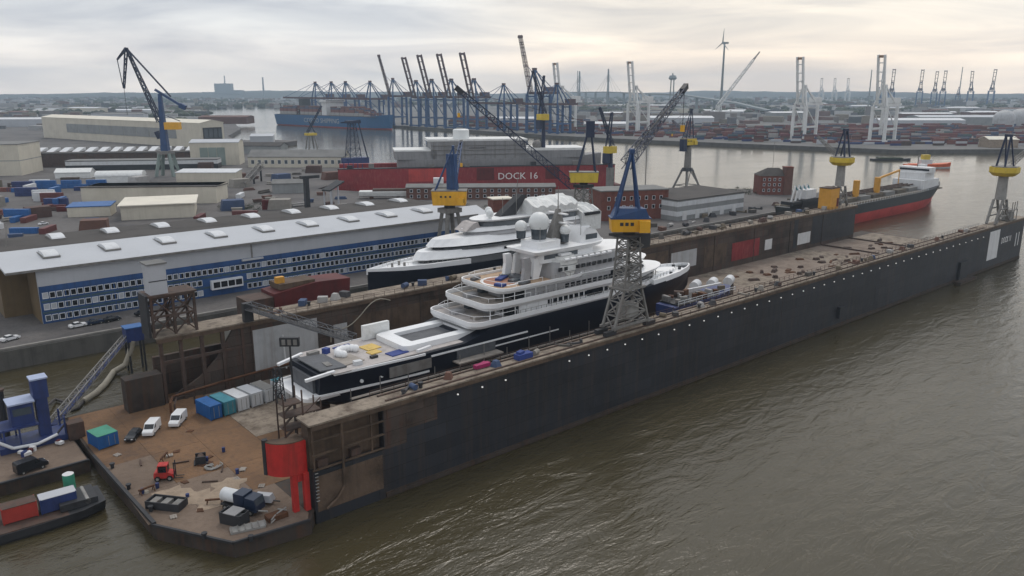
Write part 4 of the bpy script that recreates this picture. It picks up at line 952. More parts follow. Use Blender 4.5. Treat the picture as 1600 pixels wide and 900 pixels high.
def crane_top(root, z, slew, hl, hw, hh, ymat, bmat, apex, jroot, jtip, jw=(2.4, 1.2), n_=14, chord=.22, jmat=None, upper=0.0, back=0.5, flare=1.06):
    """machinery house, A-frame, jib, stays; +x of the slewed frame is the jib side"""
    S = lambda p: rotp(p, slew)
    hb = [S((x, y, 0))[:2] for x, y in ((-hl * back * 2 * .5 - hl * (back - .5), -hw / 2), (hl * (1 - back), -hw / 2), (hl * (1 - back), hw / 2), (-hl * back * 2 * .5 - hl * (back - .5), hw / 2))]
    cx = sum(p[0] for p in hb) / 4; cy_ = sum(p[1] for p in hb) / 4
    tp = [(cx + (x - cx) * flare, cy_ + (y - cy_) * flare) for x, y in hb]
    MB().tube((0, 0, z - 1.4), (0, 0, z), hw * .33, n=14).build('slew_ring', 'steel_dark', root, smooth=True)
    hs_ = MB().prism(hb, z, z + hh, tp).build('machinery_house', ymat, root)
    MB().prism([(cx + (x - cx) * 1.03, cy_ + (y - cy_) * 1.03) for x, y in tp], z + hh, z + hh + .3).build('house_roof', 'steel_grey' if not upper else bmat, hs_)
    for k in (-.28, 0, .28):
        p_ = S((-hl * .1 + k * hl * .5, -hw / 2 * 1.02 - .05, z + hh * .62))
        MB().cbox(p_[0], p_[1], p_[2], .7, .12, .7, slew).build('vent', 'steel_dark', hs_)
    zt = z + hh + .3
    if upper:
        MB().prism([(cx + (x - cx) * .94, cy_ + (y - cy_) * .94) for x, y in tp], zt, zt + upper, [(cx + (x - cx) * .62, cy_ + (y - cy_) * .8) for x, y in tp]).build('upper_housing', bmat, root)
    # driver's cab on the jib side
    c_ = S((hl * (1 - back) * .72, -hw * .62, z + hh * .1))
    cb = MB().cbox(c_[0], c_[1], c_[2] + 1.0, 2.2, 1.8, 2.4, slew).build('cab', ymat, root)
    c2 = S((hl * (1 - back) * .72 + .9, -hw * .62, z + hh * .1))
    MB().cbox(c2[0], c2[1], c2[2] + 1.3, .6, 1.5, 1.2, slew).build('cab_window', 'glass_dark', cb)
    ax, az = apex
    for s_ in (-1, 1):
        for x in (-hl * .42 * (back * 2), hl * .25):
            MB().beam(S((x, s_ * hw * .42, zt)), S((ax, s_ * .5, az)), .5, .5, .36).build('frame_leg', bmat, root)
    MB().beam(S((ax, -1.0, az)), S((ax, 1.0, az)), .9).build('apex_sheave', bmat, root)
    for k in (.35, .62):
        xa = -hl * .42 * (back * 2); 
        MB().beam(S((xa + (ax - xa) * k, -hw * .42 * (1 - k), zt + (az - zt) * k)), S((xa + (ax - xa) * k, hw * .42 * (1 - k), zt + (az - zt) * k)), .3).build('frame_tie', bmat, root)
    j0 = Vector(S((jroot[0], 0, jroot[1]))); j1 = Vector(jtip)
    jb = MB().truss(j0, j1, jw[0], jw[1], n_, chord).build('jib', jmat or bmat, root)
    d = (j1 - j0).normalized()
    MB().beam(j1 - d * 2.2, j1 + d * 1.4, jw[1] * 1.15, jw[1] * 1.3).build('jib_head', 'steel_dark', jb)
    MB().beam(j1, S((ax, 0, az)), .12).beam(j0.lerp(j1, .72), S((ax, 0, az)), .12).build('stay', 'steel_dark', root)
    MB().beam(j1, (j1.x, j1.y, j1.z - 9), .10).build('hoist_rope', 'steel_dark', root)
    MB().cbox(j1.x, j1.y, j1.z - 9.8, .8, .8, 1.6).build('hook_block', 'crane_yellow', root)
def camrel(r_, f_, z):       # a point given right of / ahead of the viewpoint, in scene coordinates
    return Vector((f_ * math.cos(AZ) + r_ * math.sin(AZ), f_ * math.sin(AZ) - r_ * math.cos(AZ), z))
def trolley(root, x, y, z, mat='steel_dark'):
    MB().box(x - 1.6, x + 1.6, y - .5, y + .5, z, z + .9).build('bogie', mat, root)

# crane on the near wing wall, beside the yacht
C1 = Vector((125.6, 108.95, TOP + .5))
c1 = thing('dock_crane', 'lattice tower crane with yellow house and blue frame on near dock wall by yacht', 'crane', C1)
for x in (-6.4, 6.4):
    for y in (-1.25, 1.25): trolley(c1, x, y, 0)
tower_lattice(c1, (5.6, 1.7), (2.6, 1.7), .9, 9.5, 3, 'steel_grey', .48)
tower_lattice(c1, (2.6, 1.7), (1.8, 1.5), 9.5, 20.5, 7, 'steel_grey', .34)
bar('sill', 'steel_grey', c1, (-6.2, -1.7, 1.4), (6.2, -1.7, 1.4), .5); bar('sill', 'steel_grey', c1, (-6.2, 1.7, 1.4), (6.2, 1.7, 1.4), .5)
MB().box(-3.4, 3.4, -2.5, 2.5, 9.2, 9.6).build('platform', 'steel_grey', c1)
MB().box(-1.6, 2.4, -1.5, 1.5, 3.0, 5.6).build('switch_house', 'steel_pale', c1)
for i in range(6): bar('stair', 'steel_grey', c1, (-2 + (i % 2) * 4, -2.3, 9.6 + i * 1.8), (2 - (i % 2) * 4, -2.3, 11.4 + i * 1.8), .5, .12)
MB().box(2.6, 5.4, -1.4, 1.8, 17.6, 21.0).build('cable_drum_house', 'steel_dark', c1)
MB().box(-3.2, 3.2, -2.8, 2.8, 20.5, 21.0).build('tower_head', 'steel_dark', c1)
crane_top(c1, 21.6, AZ - R(90), 7.8, 4.0, 2.7, 'crane_yellow', 'crane_blue', (.0, 38.2), (-1.2, 35.4), camrel(42.5, 200, 68.4) - C1, (2.0, 1.0), 18, .15, 'crane_navy', upper=1.9)
# crane on the quay left of the white yacht (jib turned away)
C2 = Vector((165, 227.5, 5))
c2 = thing('dock_crane', 'grey portal crane with big yellow house in front of blue windowed hall', 'crane', C2)
for x in (-4.5, 4.5):
    for y in (-3.5, 3.5):
        trolley(c2, x, y, 0)
        bar('leg', 'steel_grey', c2, (x, y, .8), (x * .48, y * .48, 20.5), 1.3)
for y in (-1, 1):
    for x in (-1, 1):
        bar('brace', 'steel_grey', c2, (-4.0 * x, 3.2 * y, 5), (3.1 * x, 2.5 * y, 12), .4)
bar('brace', 'steel_grey', c2, (-4.0, 3.2, 5), (-3.1, -2.6, 11), .4); bar('brace', 'steel_grey', c2, (4.0, 3.2, 5), (3.1, -2.6, 11), .4)
MB().box(-3.4, 3.4, -2.8, 2.8, 20.4, 22).build('tower_head', 'steel_grey', c2)
crane_top(c2, 23.2, AZ - R(90), 11.6, 6.0, 5.0, 'crane_yellow', 'crane_blue', (1.6, 43.5), (1.5, 31), camrel(-22, 345, 46) - C2, (2.0, 1.1), 10, .25, 'crane_blue')
MB().box(-.2, 2.6, -1.4, 1.4, 28.5, 41).build('frame_column', 'crane_blue', c2)
# quay crane behind the yachts with the long jib reaching left
C3 = Vector((233, 227.5, 5))
c3 = thing('dock_crane', 'crane with yellow house and very long lattice jib reaching up left', 'crane', C3)
for x in (-4.5, 4.5):
    for y in (-3.2, 3.2): trolley(c3, x, y, 0)
tower_lattice(c3, (4.5, 3.2), (2.4, 2.2), .9, 24, 6, 'steel_grey', .5)
MB().box(-3.2, 3.2, -2.8, 2.8, 24, 25.2).build('tower_head', 'steel_dark', c3)
crane_top(c3, 26.2, R(139.5), 11.0, 5.2, 4.0, 'crane_lemon', 'crane_navy', (-2.2, 50.0), (4.5, 24.5), camrel(-21, 318, 68) - C3, (3.2, 1.6), 20, .3, 'crane_navy')
MB().cbox(*rotp((-2.2, 0, 47.5), R(139.5)), 3.4, 2.6, 6.5, R(139.5)).build('apex_block', 'crane_navy', c3)
# two smaller cranes standing on the red dock
for (r_, f_, zt, lb) in ((22, 560, 78, 'slim dark blue crane with yellow cab rising behind the red dock'), (62, 500, 55, 'short dark crane with yellow band at right end of red dock')):
    k_ = thing('dock_crane', lb, 'crane', camrel(r_, f_, 17.4))
    MB().box(-1.8, 1.8, -1.8, 1.8, -15, 3).build('pedestal', 'steel_grey', k_)
    MB().tube((0, 0, 3), (0, 0, zt - 48 if zt > 60 else 12), 1.6, 1.3, 10).build('column', 'crane_navy', k_, smooth=True)
    zc = zt - 48 if zt > 60 else 12
    MB().box(-4.5, 3, -2.4, 2.4, zc, zc + 4.2).build('machinery_house', 'crane_lemon', k_)
    MB().box(-5.5, -2.6, -2.0, 2.0, zc - 6, zc).build('counterweight', 'crane_navy', k_)
    for s_ in (-1, 1): MB().beam((-3, s_ * 1.6, zc + 4.2), (0, s_ * .6, zt - 18), .7).build('frame_leg', 'crane_navy', k_)
    MB().truss((1.5, 0, zc + 4), (-8, 3, zt - 15), 2.0, 1.0, 7, .35).build('jib', 'crane_navy', k_)
# column crane on the far shore of the yard
C4 = Vector((411, 310, 5))
c4 = thing('dock_crane', 'slim column crane on four splayed legs at the water edge', 'crane', C4)
for x, y in ((-1, -1), (1, -1), (1, 1), (-1, 1)):
    bar('leg', 'steel_grey', c4, (x * 7.5, y * 6, 0), (x * 2.4, y * 2.2, 13.5), 1.1)
    trolley(c4, x * 7.5, y * 6, 0)
for a, b_ in (((-6, -4.8, 4), (6, -4.8, 4)), ((-6, 4.8, 4), (6, 4.8, 4)), ((-6, -4.8, 4), (-6, 4.8, 4)), ((6, -4.8, 4), (6, 4.8, 4)), ((-6.2, -5, 3.6), (0, -2.6, 13)), ((6.2, -5, 3.6), (0, -2.6, 13))):
    bar('brace', 'steel_grey', c4, a, b_, .5)
MB().tube((0, 0, 13), (0, 0, 15), 4.4, 3.2, 16).build('ring_platform', 'steel_dark', c4, smooth=True)
MB().tube((0, 0, 15), (0, 0, 28), 2.3, 1.9, 16).build('column', 'steel_grey', c4, smooth=True)
crane_top(c4, 29.2, AZ - R(60), 9.0, 4.0, 4.0, 'crane_lemon', 'crane_navy', (1.0, 51), (2.5, 33), camrel(112, 560, 47) - C4, (1.6, .9), 9, .25)
MB().box(-7.0, -3.6, -1.6, 1.6, 25.5, 33).build('counterweight', 'crane_navy', c4)
# two yellow-collared cranes at the far dock end
def collar_crane(loc, label, slew, basew, colr, zb):
    r_ = thing('dock_crane', label, 'crane', loc)
    for x in (-1, 1):
        for y in (-1, 1):
            bar('leg', 'steel_grey', r_, (x * basew, y * 1.5, 0), (x * 2.0, y * 1.6, zb), .8)
    for z in (.3, .62):
        for y in (-1.9, 1.9): bar('girder', 'steel_grey', r_, (-basew * (1 - z * .6), y, zb * z), (basew * (1 - z * .6), y, zb * z), .45)
    bar('brace', 'steel_grey', r_, (-basew, -2.1, .4), (2, -1.8, zb * .9), .4); bar('brace', 'steel_grey', r_, (basew, -2.1, .4), (-2, -1.8, zb * .9), .4)
    MB().tube((0, 0, zb), (0, 0, 19), 2.0, 1.7, 14).build('column', 'steel_pale', r_, smooth=True)
    oc = [(5.2 * math.cos(R(22.5 + 45 * i)), 5.2 * math.sin(R(22.5 + 45 * i))) for i in range(8)]
    MB().prism([(x * .72, y * .72) for x, y in oc], 18.2, 19.6, oc).prism(oc, 19.6, 21.6).build('collar_house', 'crane_lemon', r_)
    MB().prism([(x * .9, y * .9) for x, y in oc], 21.6, 21.9).build('house_roof', 'steel_grey', r_)
    S = lambda p: rotp(p, slew)
    for s_ in (-1, 1):
        MB().beam(S((-2.4, s_ * 1.8, 21.9)), S((-.6, s_ * 1.0, 33.5)), .6).build('frame_leg', 'crane_navy', r_)
        MB().beam(S((2.2, s_ * 1.8, 21.9)), S((-.4, s_ * 1.0, 33.5)), .45).build('frame_leg', 'crane_navy', r_)
    MB().beam(S((-.5, -1.4, 33.5)), S((-.5, 1.4, 33.5)), 1.0).build('apex_sheave', 'crane_navy', r_)
    MB().truss(S((2.6, 0, 22.2)), S((14, 0, 30)), 1.6, .8, 7, .2).build('jib', 'steel_grey', r_)
    MB().beam(S((14, 0, 30)), S((-.5, 0, 33.5)), .12).build('stay', 'steel_dark', r_)
    return r_
c5 = collar_crane((338, 171.8, TOP + .5), 'crane with yellow octagonal collar on far dock wall beside docked tanker', R(80), 5.5, 'crane_lemon', 9)
c6 = collar_crane((343, 108.95, TOP + .5), 'crane with yellow collar at the outer end of near dock wall', R(-20), 6.5, 'crane_lemon', 9)
for (x0, x1, z0, z1) in ((7.5, 15, 0, 3.6), (8.5, 14, 3.9, 6.8)):
    MB().box(x0, x1, -2.2, 2.2, z0, z0 + .3).build('platform', 'steel_grey', c6)
    for x in (x0 + .2, (x0 + x1) / 2, x1 - .2):
        for y in (-2, 2): bar('post', 'steel_grey', c6, (x, y, z0), (x, y, z1 + .6), .25)
MB().box(9.5, 13, -1.6, 1.6, .4, 3.2).build('winch_house', 'steel_pale', c6)
# ochre winch house beside the far-wall crane
oh = thing('winch_house', 'ochre box house next to the yellow collared crane on far wall', 'winch house', (331.0, 171.8, TOP + .3))
MB().box(-5, 2.2, -2.8, 2.8, 0, 9.0).build('body', 'ochre', oh)
MB().box(-5.2, 2.4, -3.0, 3.0, 9.0, 9.3).build('roof', 'steel_brown', oh)
MB().box(.4, 2.0, -2.9, -2.8, 1.0, 4.6).build('door', 'red_dark', oh)
# tall level-luffing crane in the left yard
C7 = Vector((189, 618, 5))
c7 = thing('luffing_crane', 'tall blue double jib luffing crane towering over the left yard', 'crane', C7)
rv = (math.sin(AZ), -math.cos(AZ))
S7 = lambda x, z, y=0: (rv[0] * x + math.cos(AZ) * y, rv[1] * x + math.sin(AZ) * y, z)
for x in (-1, 1):
    for y in (-1, 1):
        bar('leg', 'wall_green', c7, S7(x * 6.5, 0, y * 5.5), S7(x * 3.6, 17, y * 3.2), 2.0)
        bar('brace', 'wall_green', c7, S7(x * 6, 3, -y * 5), S7(x * 3.8, 15, y * 3.4), .7)
MB().box(-5, 5, -5, 5, 16.5, 19).build('portal_head', 'steel_grey', c7)
MB().add([S7(x, z, y) for x, z, y in ((-2.6, 19, -2.4), (2.6, 19, -2.4), (2.6, 19, 2.4), (-2.6, 19, 2.4), (-1.0, 60, -1.0), (1.3, 60, -1.0), (1.3, 60, 1.0), (-1.0, 60, 1.0))], [(3, 2, 1, 0), (4, 5, 6, 7), (0, 1, 5, 4), (1, 2, 6, 5), (2, 3, 7, 6), (3, 0, 4, 7)]).build('king_post', 'crane_blue', c7)
MB().add([S7(x, z, y) for x, z, y in ((2, 34.5, -3), (12.5, 34.5, -3), (12.5, 34.5, 3), (2, 34.5, 3), (2, 39.6, -3), (12.5, 39.6, -3), (12.5, 39.6, 3), (2, 39.6, 3))], [(3, 2, 1, 0), (4, 5, 6, 7), (0, 1, 5, 4), (1, 2, 6, 5), (2, 3, 7, 6), (3, 0, 4, 7)]).build('machinery_house', 'crane_yellow', c7)
MB().beam(S7(-3, 28), S7(-5, 33), 3.2).build('cab', 'crane_navy', c7)
jt = (-20.5, 92)
MB().truss(S7(-1.8, 40), S7(*jt), 3.2, 1.3, 14, .55).build('main_jib', 'crane_navy', c7)
MB().truss(S7(jt[0], jt[1]), S7(-25.5, 64), 1.8, 1.0, 6, .55).build('fly_jib', 'crane_navy', c7)
MB().truss(S7(jt[0], jt[1]), S7(-28, 84), 1.4, .6, 4, .5).build('fly_jib_tail', 'crane_navy', c7)
MB().beam(S7(-28, 84), S7(-26, 64), .5).build('fly_stay', 'crane_navy', c7)
MB().beam(S7(jt[0], jt[1]), S7(8, 58), 1.0).build('back_tie', 'crane_navy', c7)
MB().beam(S7(-3, 63), S7(16, 51), 1.6).beam(S7(14, 52), S7(18, 50), 3.4).build('counterweight_arm', 'crane_blue', c7)
MB().beam(S7(4, 44), S7(13, 40.5), .5).build('ladder', 'crane_navy', c7)
MB().beam(S7(-25.5, 64), S7(-25.3, 45), .25).build('hoist_rope', 'steel_dark', c7)
# two smaller cranes by the river bank
c8 = thing('harbour_crane', 'small pale green portal crane on the bank before container ship', 'crane', (397, 800, 5))
for x in (-1, 1):
    for y in (-1, 1): bar('leg', 'steel_grey', c8, (x * 5, y * 4, 0), (x * 2.5, y * 2.2, 15), 1.2)
MB().box(-5.5, 5.5, -4, 4, 15, 17.5).build('machinery_house', 'crane_lemon', c8)
MB().truss((-3, 2, 17.5), (10, -9, 46), 2.0, 1.2, 6, .6).build('jib', 'crane_navy', c8)
MB().beam((4, -3, 17.5), (-1, 1, 30), 1.0).build('frame_leg', 'crane_navy', c8)
c9 = thing('harbour_crane', 'lattice blue crane tower between the windowed hall and red dock', 'crane', (330, 590, 5))
tower_lattice(c9, (6, 5), (2.4, 2.2), 0, 36, 7, 'crane_navy', .5)
MB().box(-9, 12, -5, 5, 2.5, 8).build('machinery_house', 'rig_blue', c9)
MB().box(-4.5, 6.5, -3.6, 3.6, 36, 38.2).build('head_platform', 'crane_navy', c9)
bar('strut', 'crane_navy', c9, (10, -6, 8), (4.5, -2.5, 38), 1.0)
bar('fly_beam', 'crane_navy', c9, (-8, 4, 36.5), (6.5, -3, 38.5), 1.0)

# ---------------------------------------------------------------- container gantry cranes across the river
def sts(name, mat, boom, blen=64, gz=50, ap=80, bmat=None, lattice=False):
    """+x is the water side; boom angle in degrees above level"""
    r_ = thing(name, 'x', 'gantry crane', (0, 0, 0))
    bmat = bmat or mat
    def part(nm, m_, b_=None): return m_.build(nm, b_ or mat, r_)
    for x in (-15, 15):
        for y in (-9, 9): part('leg', MB().beam((x, y, 0), (x, y * .95, gz), 3.3, 3.1))
        part('sill_beam', MB().box(x - 1.2, x + 1.2, -13, 13, 1.2, 3.4))
        part('top_tie', MB().box(x - .8, x + .8, -9, 9, gz - 4, gz - 2))
    for y in (-9, 9):
        part('portal_beam', MB().box(-15, 15, y - 1, y + 1, 15, 17.4))
        part('diagonal', MB().beam((-15, y, 17), (15, y, gz - 3), 1.0))
    for y in (-3.4, 3.4):
        part('girder', MB().box(-38, 16, y - .8, y + .8, gz, gz + 3.4), bmat)
    part('girder_tie', MB().box(-38, -35.5, -3.4, 3.4, gz + .4, gz + 2.8).box(-14, -11, -3.4, 3.4, gz + .4, gz + 2.8), bmat)
    part('machinery_house', MB().box(-32, -16, -5, 5, gz + 3.6, gz + 10), bmat)
    part('cab', MB().box(8, 12, -2, 2, gz - 4, gz - .4), 'panel_white')
    for y in (-5, 5):
        part('apex_leg', MB().beam((15, y * 1.6, gz), (9, y * .35, ap), 1.9))
        part('apex_back_leg', MB().beam((-14, y * 1.2, gz + 3), (9, y * .35, ap), 1.4))
    part('apex_head', MB().box(7, 11, -3, 3, ap - 1, ap + 2), bmat)
    a = R(boom); c, s_ = math.cos(a), math.sin(a)
    P = lambda d, y, h=0: (16 + d * c - h * s_, y, gz + 1.6 + d * s_ + h * c)
    for y in (-3.0, 3.0):
        if lattice: part('boom_rail', MB().truss(P(0, y), P(blen, y * .7), 2.4, 1.6, 12, .5), bmat)
        else: part('boom_rail', MB().beam(P(0, y * 1.3), P(blen, y * 1.3), 2.0, 3.4), bmat)
    for k in (0.12, .3, .48, .66, .84):
        part('boom_tie', MB().beam(P(blen * k, -3.6), P(blen * k, 3.6), 1.2), bmat)
    part('boom_tip', MB().beam(P(blen - 2, -3.6), P(blen - 2, 3.6), 3.0), 'sts_brown' if mat == 'sts_white' else bmat)
    st = MB()
    if boom < 20:
        for k in (.5, .95): st.beam(P(blen * k, 0, 1.5), (9, 0, ap), .7)
    else:
        st.beam(P(blen * .5, 0, 1.5), P(blen * .3, 0, 12), .6).beam(P(blen * .3, 0, 12), (9, 0, ap), .6)
    st.beam((-36, 0, gz + 3), (9, 0, ap), .7)
    part('stay', st)
    return r_
def put(proto, label, group, x, y, rz=180, sc=1.0, first=[], z=4):
    if proto.name in first: o = copy_tree(proto)
    else: o = proto; first.append(proto.name)
    o.location = (x, y, z); o.rotation_euler = (0, 0, R(rz)); o.scale = (sc, sc, sc)
    tag(o, label, 'gantry crane', group)
    return o
ub = sts('gantry_crane', 'sts_blue', 68, 74, 50, 80, 'sts_plum')
db = sts('gantry_crane', 'sts_blue', 1.5, 66, 46, 80, 'sts_plum')
uw = sts('gantry_crane', 'sts_white', 80, 60, 44, 68)
lb_ = sts('gantry_crane', 'sts_blue', 74, 80, 54, 88, 'sts_plum', True)
for i, (x, y, sc, lb) in enumerate([(812, 1205, .98, 'blue gantry crane with raised boom, leftmost of four solid raised booms'), (813, 1158, 1.0, 'blue gantry crane with raised boom, second of four alike from left'), (815, 1104, 1.0, 'blue gantry crane with raised boom, third of four alike from left'), (818, 1046, 1.0, 'blue gantry crane with raised boom, rightmost of four solid raised booms')]):
    put(ub, lb, 'blue gantry cranes with raised booms', x, y, 200, sc)
put(lb_, 'blue gantry crane with raised lattice boom left of the solid booms', 'blue gantry cranes with raised booms', 806, 1268, 178, .94)
put(db, 'gantry crane with lowered boom behind tallest lattice boom crane', 'gantry cranes with lowered booms', 832, 985, 180, .9)
put(db, 'gantry crane with lowered boom at the right of blue crane cluster', 'gantry cranes with lowered booms', 836, 868, 182, .9)
put(lb_, 'tallest blue gantry crane with raised lattice boom right of the others', 'blue gantry cranes with raised booms', 826, 905, 184, 1.06)
for x, y, lb in ((800, 1560, 'gantry crane with lowered boom over container ship stern, leftmost peak'), (800, 1490, 'gantry crane with lowered boom over container ship, second peak from left'), (802, 1435, 'gantry crane with lowered boom over container ship, third peak'), (804, 1345, 'gantry crane with lowered boom over container ship bow, rightmost peak')):
    put(db, lb, 'gantry cranes with lowered booms', x, y, 180, .98)
for x, y, rz, sc, lb in ((905, 928, 186, 1.0, 'white gantry crane with raised boom next to the blue cranes'), (945, 810, 186, 1.0, 'white gantry crane with raised boom behind the navy lattice jib'), (990, 560, 182, 1.0, 'white gantry crane with raised boom above red container rows'), (1005, 462, 182, 1.0, 'white gantry crane with raised boom, rightmost of the white ones')):
    put(uw, lb, 'white gantry cranes with raised booms', x, y, rz, sc)
for i, (x, y, rz, sc) in enumerate([(2960, 1345, 206, 1.12), (3270, 1375, 204, 1.15), (3330, 1345, 204, 1.1), (3500, 1380, 203, 1.15), (3680, 1340, 196, 1.15), (3700, 1268, 203, 1.2)]):
    put(ub, 'distant hazy blue gantry crane with raised boom on the far right skyline', 'distant blue gantry cranes on the skyline', x, y, rz, sc)
for x, y, sc, lb in ((3150, 1480, .9, 'distant gantry crane with lowered boom left of the skyline row at right'), (3420, 1290, .9, 'distant gantry crane with lowered boom amid the right skyline row')):
    put(db, lb, 'distant blue gantry cranes on the skyline', x, y, 200, sc)
for i, (x, y) in enumerate([(3942, 2150), (3975, 2096), (4003, 2040)]):
    put(uw, 'pale far gantry crane with raised boom in the row of three on skyline', 'three pale distant gantry cranes', x, y, 200, 1.15)
# ---------------------------------------------------------------- yard buildings
WIN = {}
def win_mesh(w_, h_, fm='win_white', pm='glass_dark', f=.16):
    k_ = (w_, h_, fm, pm)
    if k_ not in WIN:
        fr = MB()
        fr.box(-w_ / 2, w_ / 2, -.12, .05, h_ / 2 - f, h_ / 2).box(-w_ / 2, w_ / 2, -.12, .05, -h_ / 2, -h_ / 2 + f)
        fr.box(-w_ / 2, -w_ / 2 + f, -.12, .05, -h_ / 2 + f, h_ / 2 - f).box(w_ / 2 - f, w_ / 2, -.12, .05, -h_ / 2 + f, h_ / 2 - f)
        pn = MB().box(-w_ / 2 + f, w_ / 2 - f, -.04, .03, -h_ / 2 + f, h_ / 2 - f)
        WIN[k_] = (fr.mesh('window', fm), pn.mesh('pane', pm))
    return WIN[k_]
def windows(root, pts, w_, h_, rz=0, fm='win_white', pms=('glass_dark',), f=.16):
    for p_ in pts:
        fr, pn = win_mesh(w_, h_, fm, rnd.choice(pms), f)
        o = inst('window', fr, root, p_, rz); inst('pane', pn, o)
# long hall with the blue windowed front
hall = thing('long_hall', 'long hall with pale roof and blue front of three window rows', 'building', (37, 243, 5))
L_ = 151.0; D_ = 52.0
MB().box(0, L_, .6, D_, 0, 15.2).build('wall', 'wall_pale', hall)
MB().box(-.1, 0, .7, D_ - .1, 0, 15.0).build('end_wall', 'wall_olive', hall)
MB().box(-7.0, -.12, 14, D_, 0, 13.5).build('lean_to', 'wall_olive', hall)
MB().box(0, L_, 0, .58, 10.6, 14.9).build('upper_front', 'wall_pale', hall)
MB().box(0.2, L_ - .2, .25, .6, 0, 10.6).build('front', 'facade_blue', hall)
MB().box(0.2, L_ - .2, .05, .25, 9.2, 10.58).build('fascia_band', 'facade_blue', hall)
for z in (3.0, 6.2):
    MB().box(0.2, L_ - .2, .17, .25, z - .3, z + .3).build('spandrel', 'facade_teal', hall)
for i in range(24):
    MB().box(i * 6.28 + .1, i * 6.28 + .35, .12, .25, 0, 9).build('mullion', 'facade_blue', hall)
for r_, z in enumerate((7.85, 5.05 + .95, 3.3)):
    z = (7.9, 4.7, 1.5)[r_]
    pts = []
    for i in range(86):
        x = 1.5 + i * 1.745
        if r_ > 0 and 44.6 < x < 58.4: continue
        pts.append((x, .2, z))
    windows(hall, pts, 1.5, 1.75, 0, 'win_white', ('glass_dark',) * 6 + ('glass_mid', 'glass_mid', 'blind'), .15)
MB().box(46.5, 56.5, -1.2, .2, 2.2, 5.1).build('bay_front', 'win_white', hall)
for i in range(4):
    MB().box(47.1 + i * 2.35, 49.1 + i * 2.35, -1.26, -1.2, 2.8, 4.6).build('bay_pane', 'glass_dark', hall)
MB().box(60.3, 60.7, -.3, 0, 10.4, 15).build('down_pipe', 'steel_grey', hall)
MB().box(57, 64, -.8, 0, 9.9, 10.5).build('canopy', 'wall_pale', hall)
# roof: pale strip on the street side, felt behind; raised a little to the ridge
MB().xprism([(-1.2, 15.2), (-1.2, 15.75), (24, 17.2), (24, 16.6)], -7.2, L_ + 1).build('pale_roof', 'roof_pale', hall)
MB().xprism([(24.02, 16.6), (24.02, 17.15), (D_ + .6, 16.6), (D_ + .6, 16.0)], -7.2, L_ + 1).build('felt_roof', 'roof_felt', hall)
MB().box(-7.2, L_ + 1, -1.32, -1.2, 15.1, 15.75).build('gutter', 'steel_grey', hall)
MB().xprism([(.6, 15.2), (24, 16.6), (D_, 16.0), (D_, 15.2)], .05, L_ - .1).build('gable_fill', 'wall_pale', hall)
def skylight():
    prf = []
    for i in range(9):
        a = R(180 - 180 * i / 8); prf.append((4.6 * math.cos(a), .15 + 1.0 * math.sin(a)))
    return MB().xprism(prf, -1.9, 1.9).mesh('skylight', 'box_white'), MB().box(-2.2, 2.2, -5.0, 5.0, -.35, .18).mesh('kerb', 'steel_grey')
sk, skb = skylight()
for i in range(9):
    for (x, y, z) in ((6 + 16.2 * i, 13.2 + 1.0, 16.75), (13.5 + 16.2 * i, 42.5, 16.95)):
        o = inst('skylight', sk, hall, (x, y, z)); inst('kerb', skb, o)
ant = MB().tube((-1.5, 34, 16.8), (-.8, 32, 24), .1, n=5).build('roof_pole', 'steel_pale', hall)
# right gable annexe of the hall
an_ = thing('gabled_shed', 'small shed with pale pitched roof at the right end of long hall', 'shed', (190, 256, 5))
MB().box(0, 18, 0, 24, 0, 11).build('wall', 'wall_olive', an_)
MB().xprism([(-.6, 10.8), (12, 14.6), (24.6, 10.8), (24.6, 10.3), (12, 14.0), (-.6, 10.3)], -.6, 18.6).build('roof', 'roof_pale', an_)
MB().xprism([(0, 10.9), (24, 10.9), (12, 14.0)], .1, 17.9).build('gable', 'wall_grey', an_)

def block(name, label, loc, rz, L, W, H, wall, roof, cat='building', rt='flat', rh=2.0, wins=(), doors=(), band=None, group=None, wm_=('glass_dark',), fm='win_white', ww=1.4, wh=1.8, over=.4):
    """plain building: walls, roof, window rows (z, count, x0, x1) on the front, doors (x0, x1, h)"""
    r_ = thing(name, label, cat, loc, rz, group)
    MB().box(0, L, 0, W, 0, H).build('wall', wall, r_)
    if rt == 'flat':
        MB().box(-over, L + over, -over, W + over, H, H + .5).build('roof', roof, r_)
    elif rt == 'gable':
        MB().xprism([(-over, H - .1), (W / 2, H + rh), (W + over, H - .1), (W + over, H + .35), (W / 2, H + rh + .45), (-over, H + .35)], -over, L + over).build('roof', roof, r_)
        MB().xprism([(0, H), (W, H), (W / 2, H + rh)], .05, L - .05).build('gable', wall, r_)
    elif rt == 'hip':
        MB().add([(-over, -over, H), (L + over, -over, H), (L + over, W + over, H), (-over, W + over, H), (W * .45, W / 2, H + rh), (L - W * .45, W / 2, H + rh)], [(0, 1, 5, 4), (1, 2, 5), (2, 3, 4, 5), (3, 0, 4), (3, 2, 1, 0)]).build('roof', roof, r_)
    elif rt == 'barrel':
        pr = [(W / 2 - (W / 2 + over) * math.cos(R(180 * i / 10)), H + rh * math.sin(R(180 * i / 10))) for i in range(11)]
        MB().xprism(pr, -over, L + over).build('roof', roof, r_)
    elif rt == 'pent':
        MB().xprism([(-over, H), (W + over, H + rh), (W + over, H + rh + .4), (-over, H + .4)], -over, L + over).build('roof', roof, r_)
        MB().xprism([(0, H), (W, H), (W, H + rh)], .05, L - .05).build('gable', wall, r_)
    for row in wins:
        z, n_, x0, x1 = row[:4]
        windows(r_, [(x0 + (x1 - x0) * i / max(1, n_ - 1), -.04, z) for i in range(n_)], ww, wh, 0, fm, wm_)
    for x0, x1, h_ in doors:
        MB().box(x0, x1, -.12, 0, 0, h_).build('door', 'wall_grey', r_)
    if band: MB().box(-.06, L + .06, -.06, W + .06, band[0], band[1]).build('band', band[2], r_)
    return r_
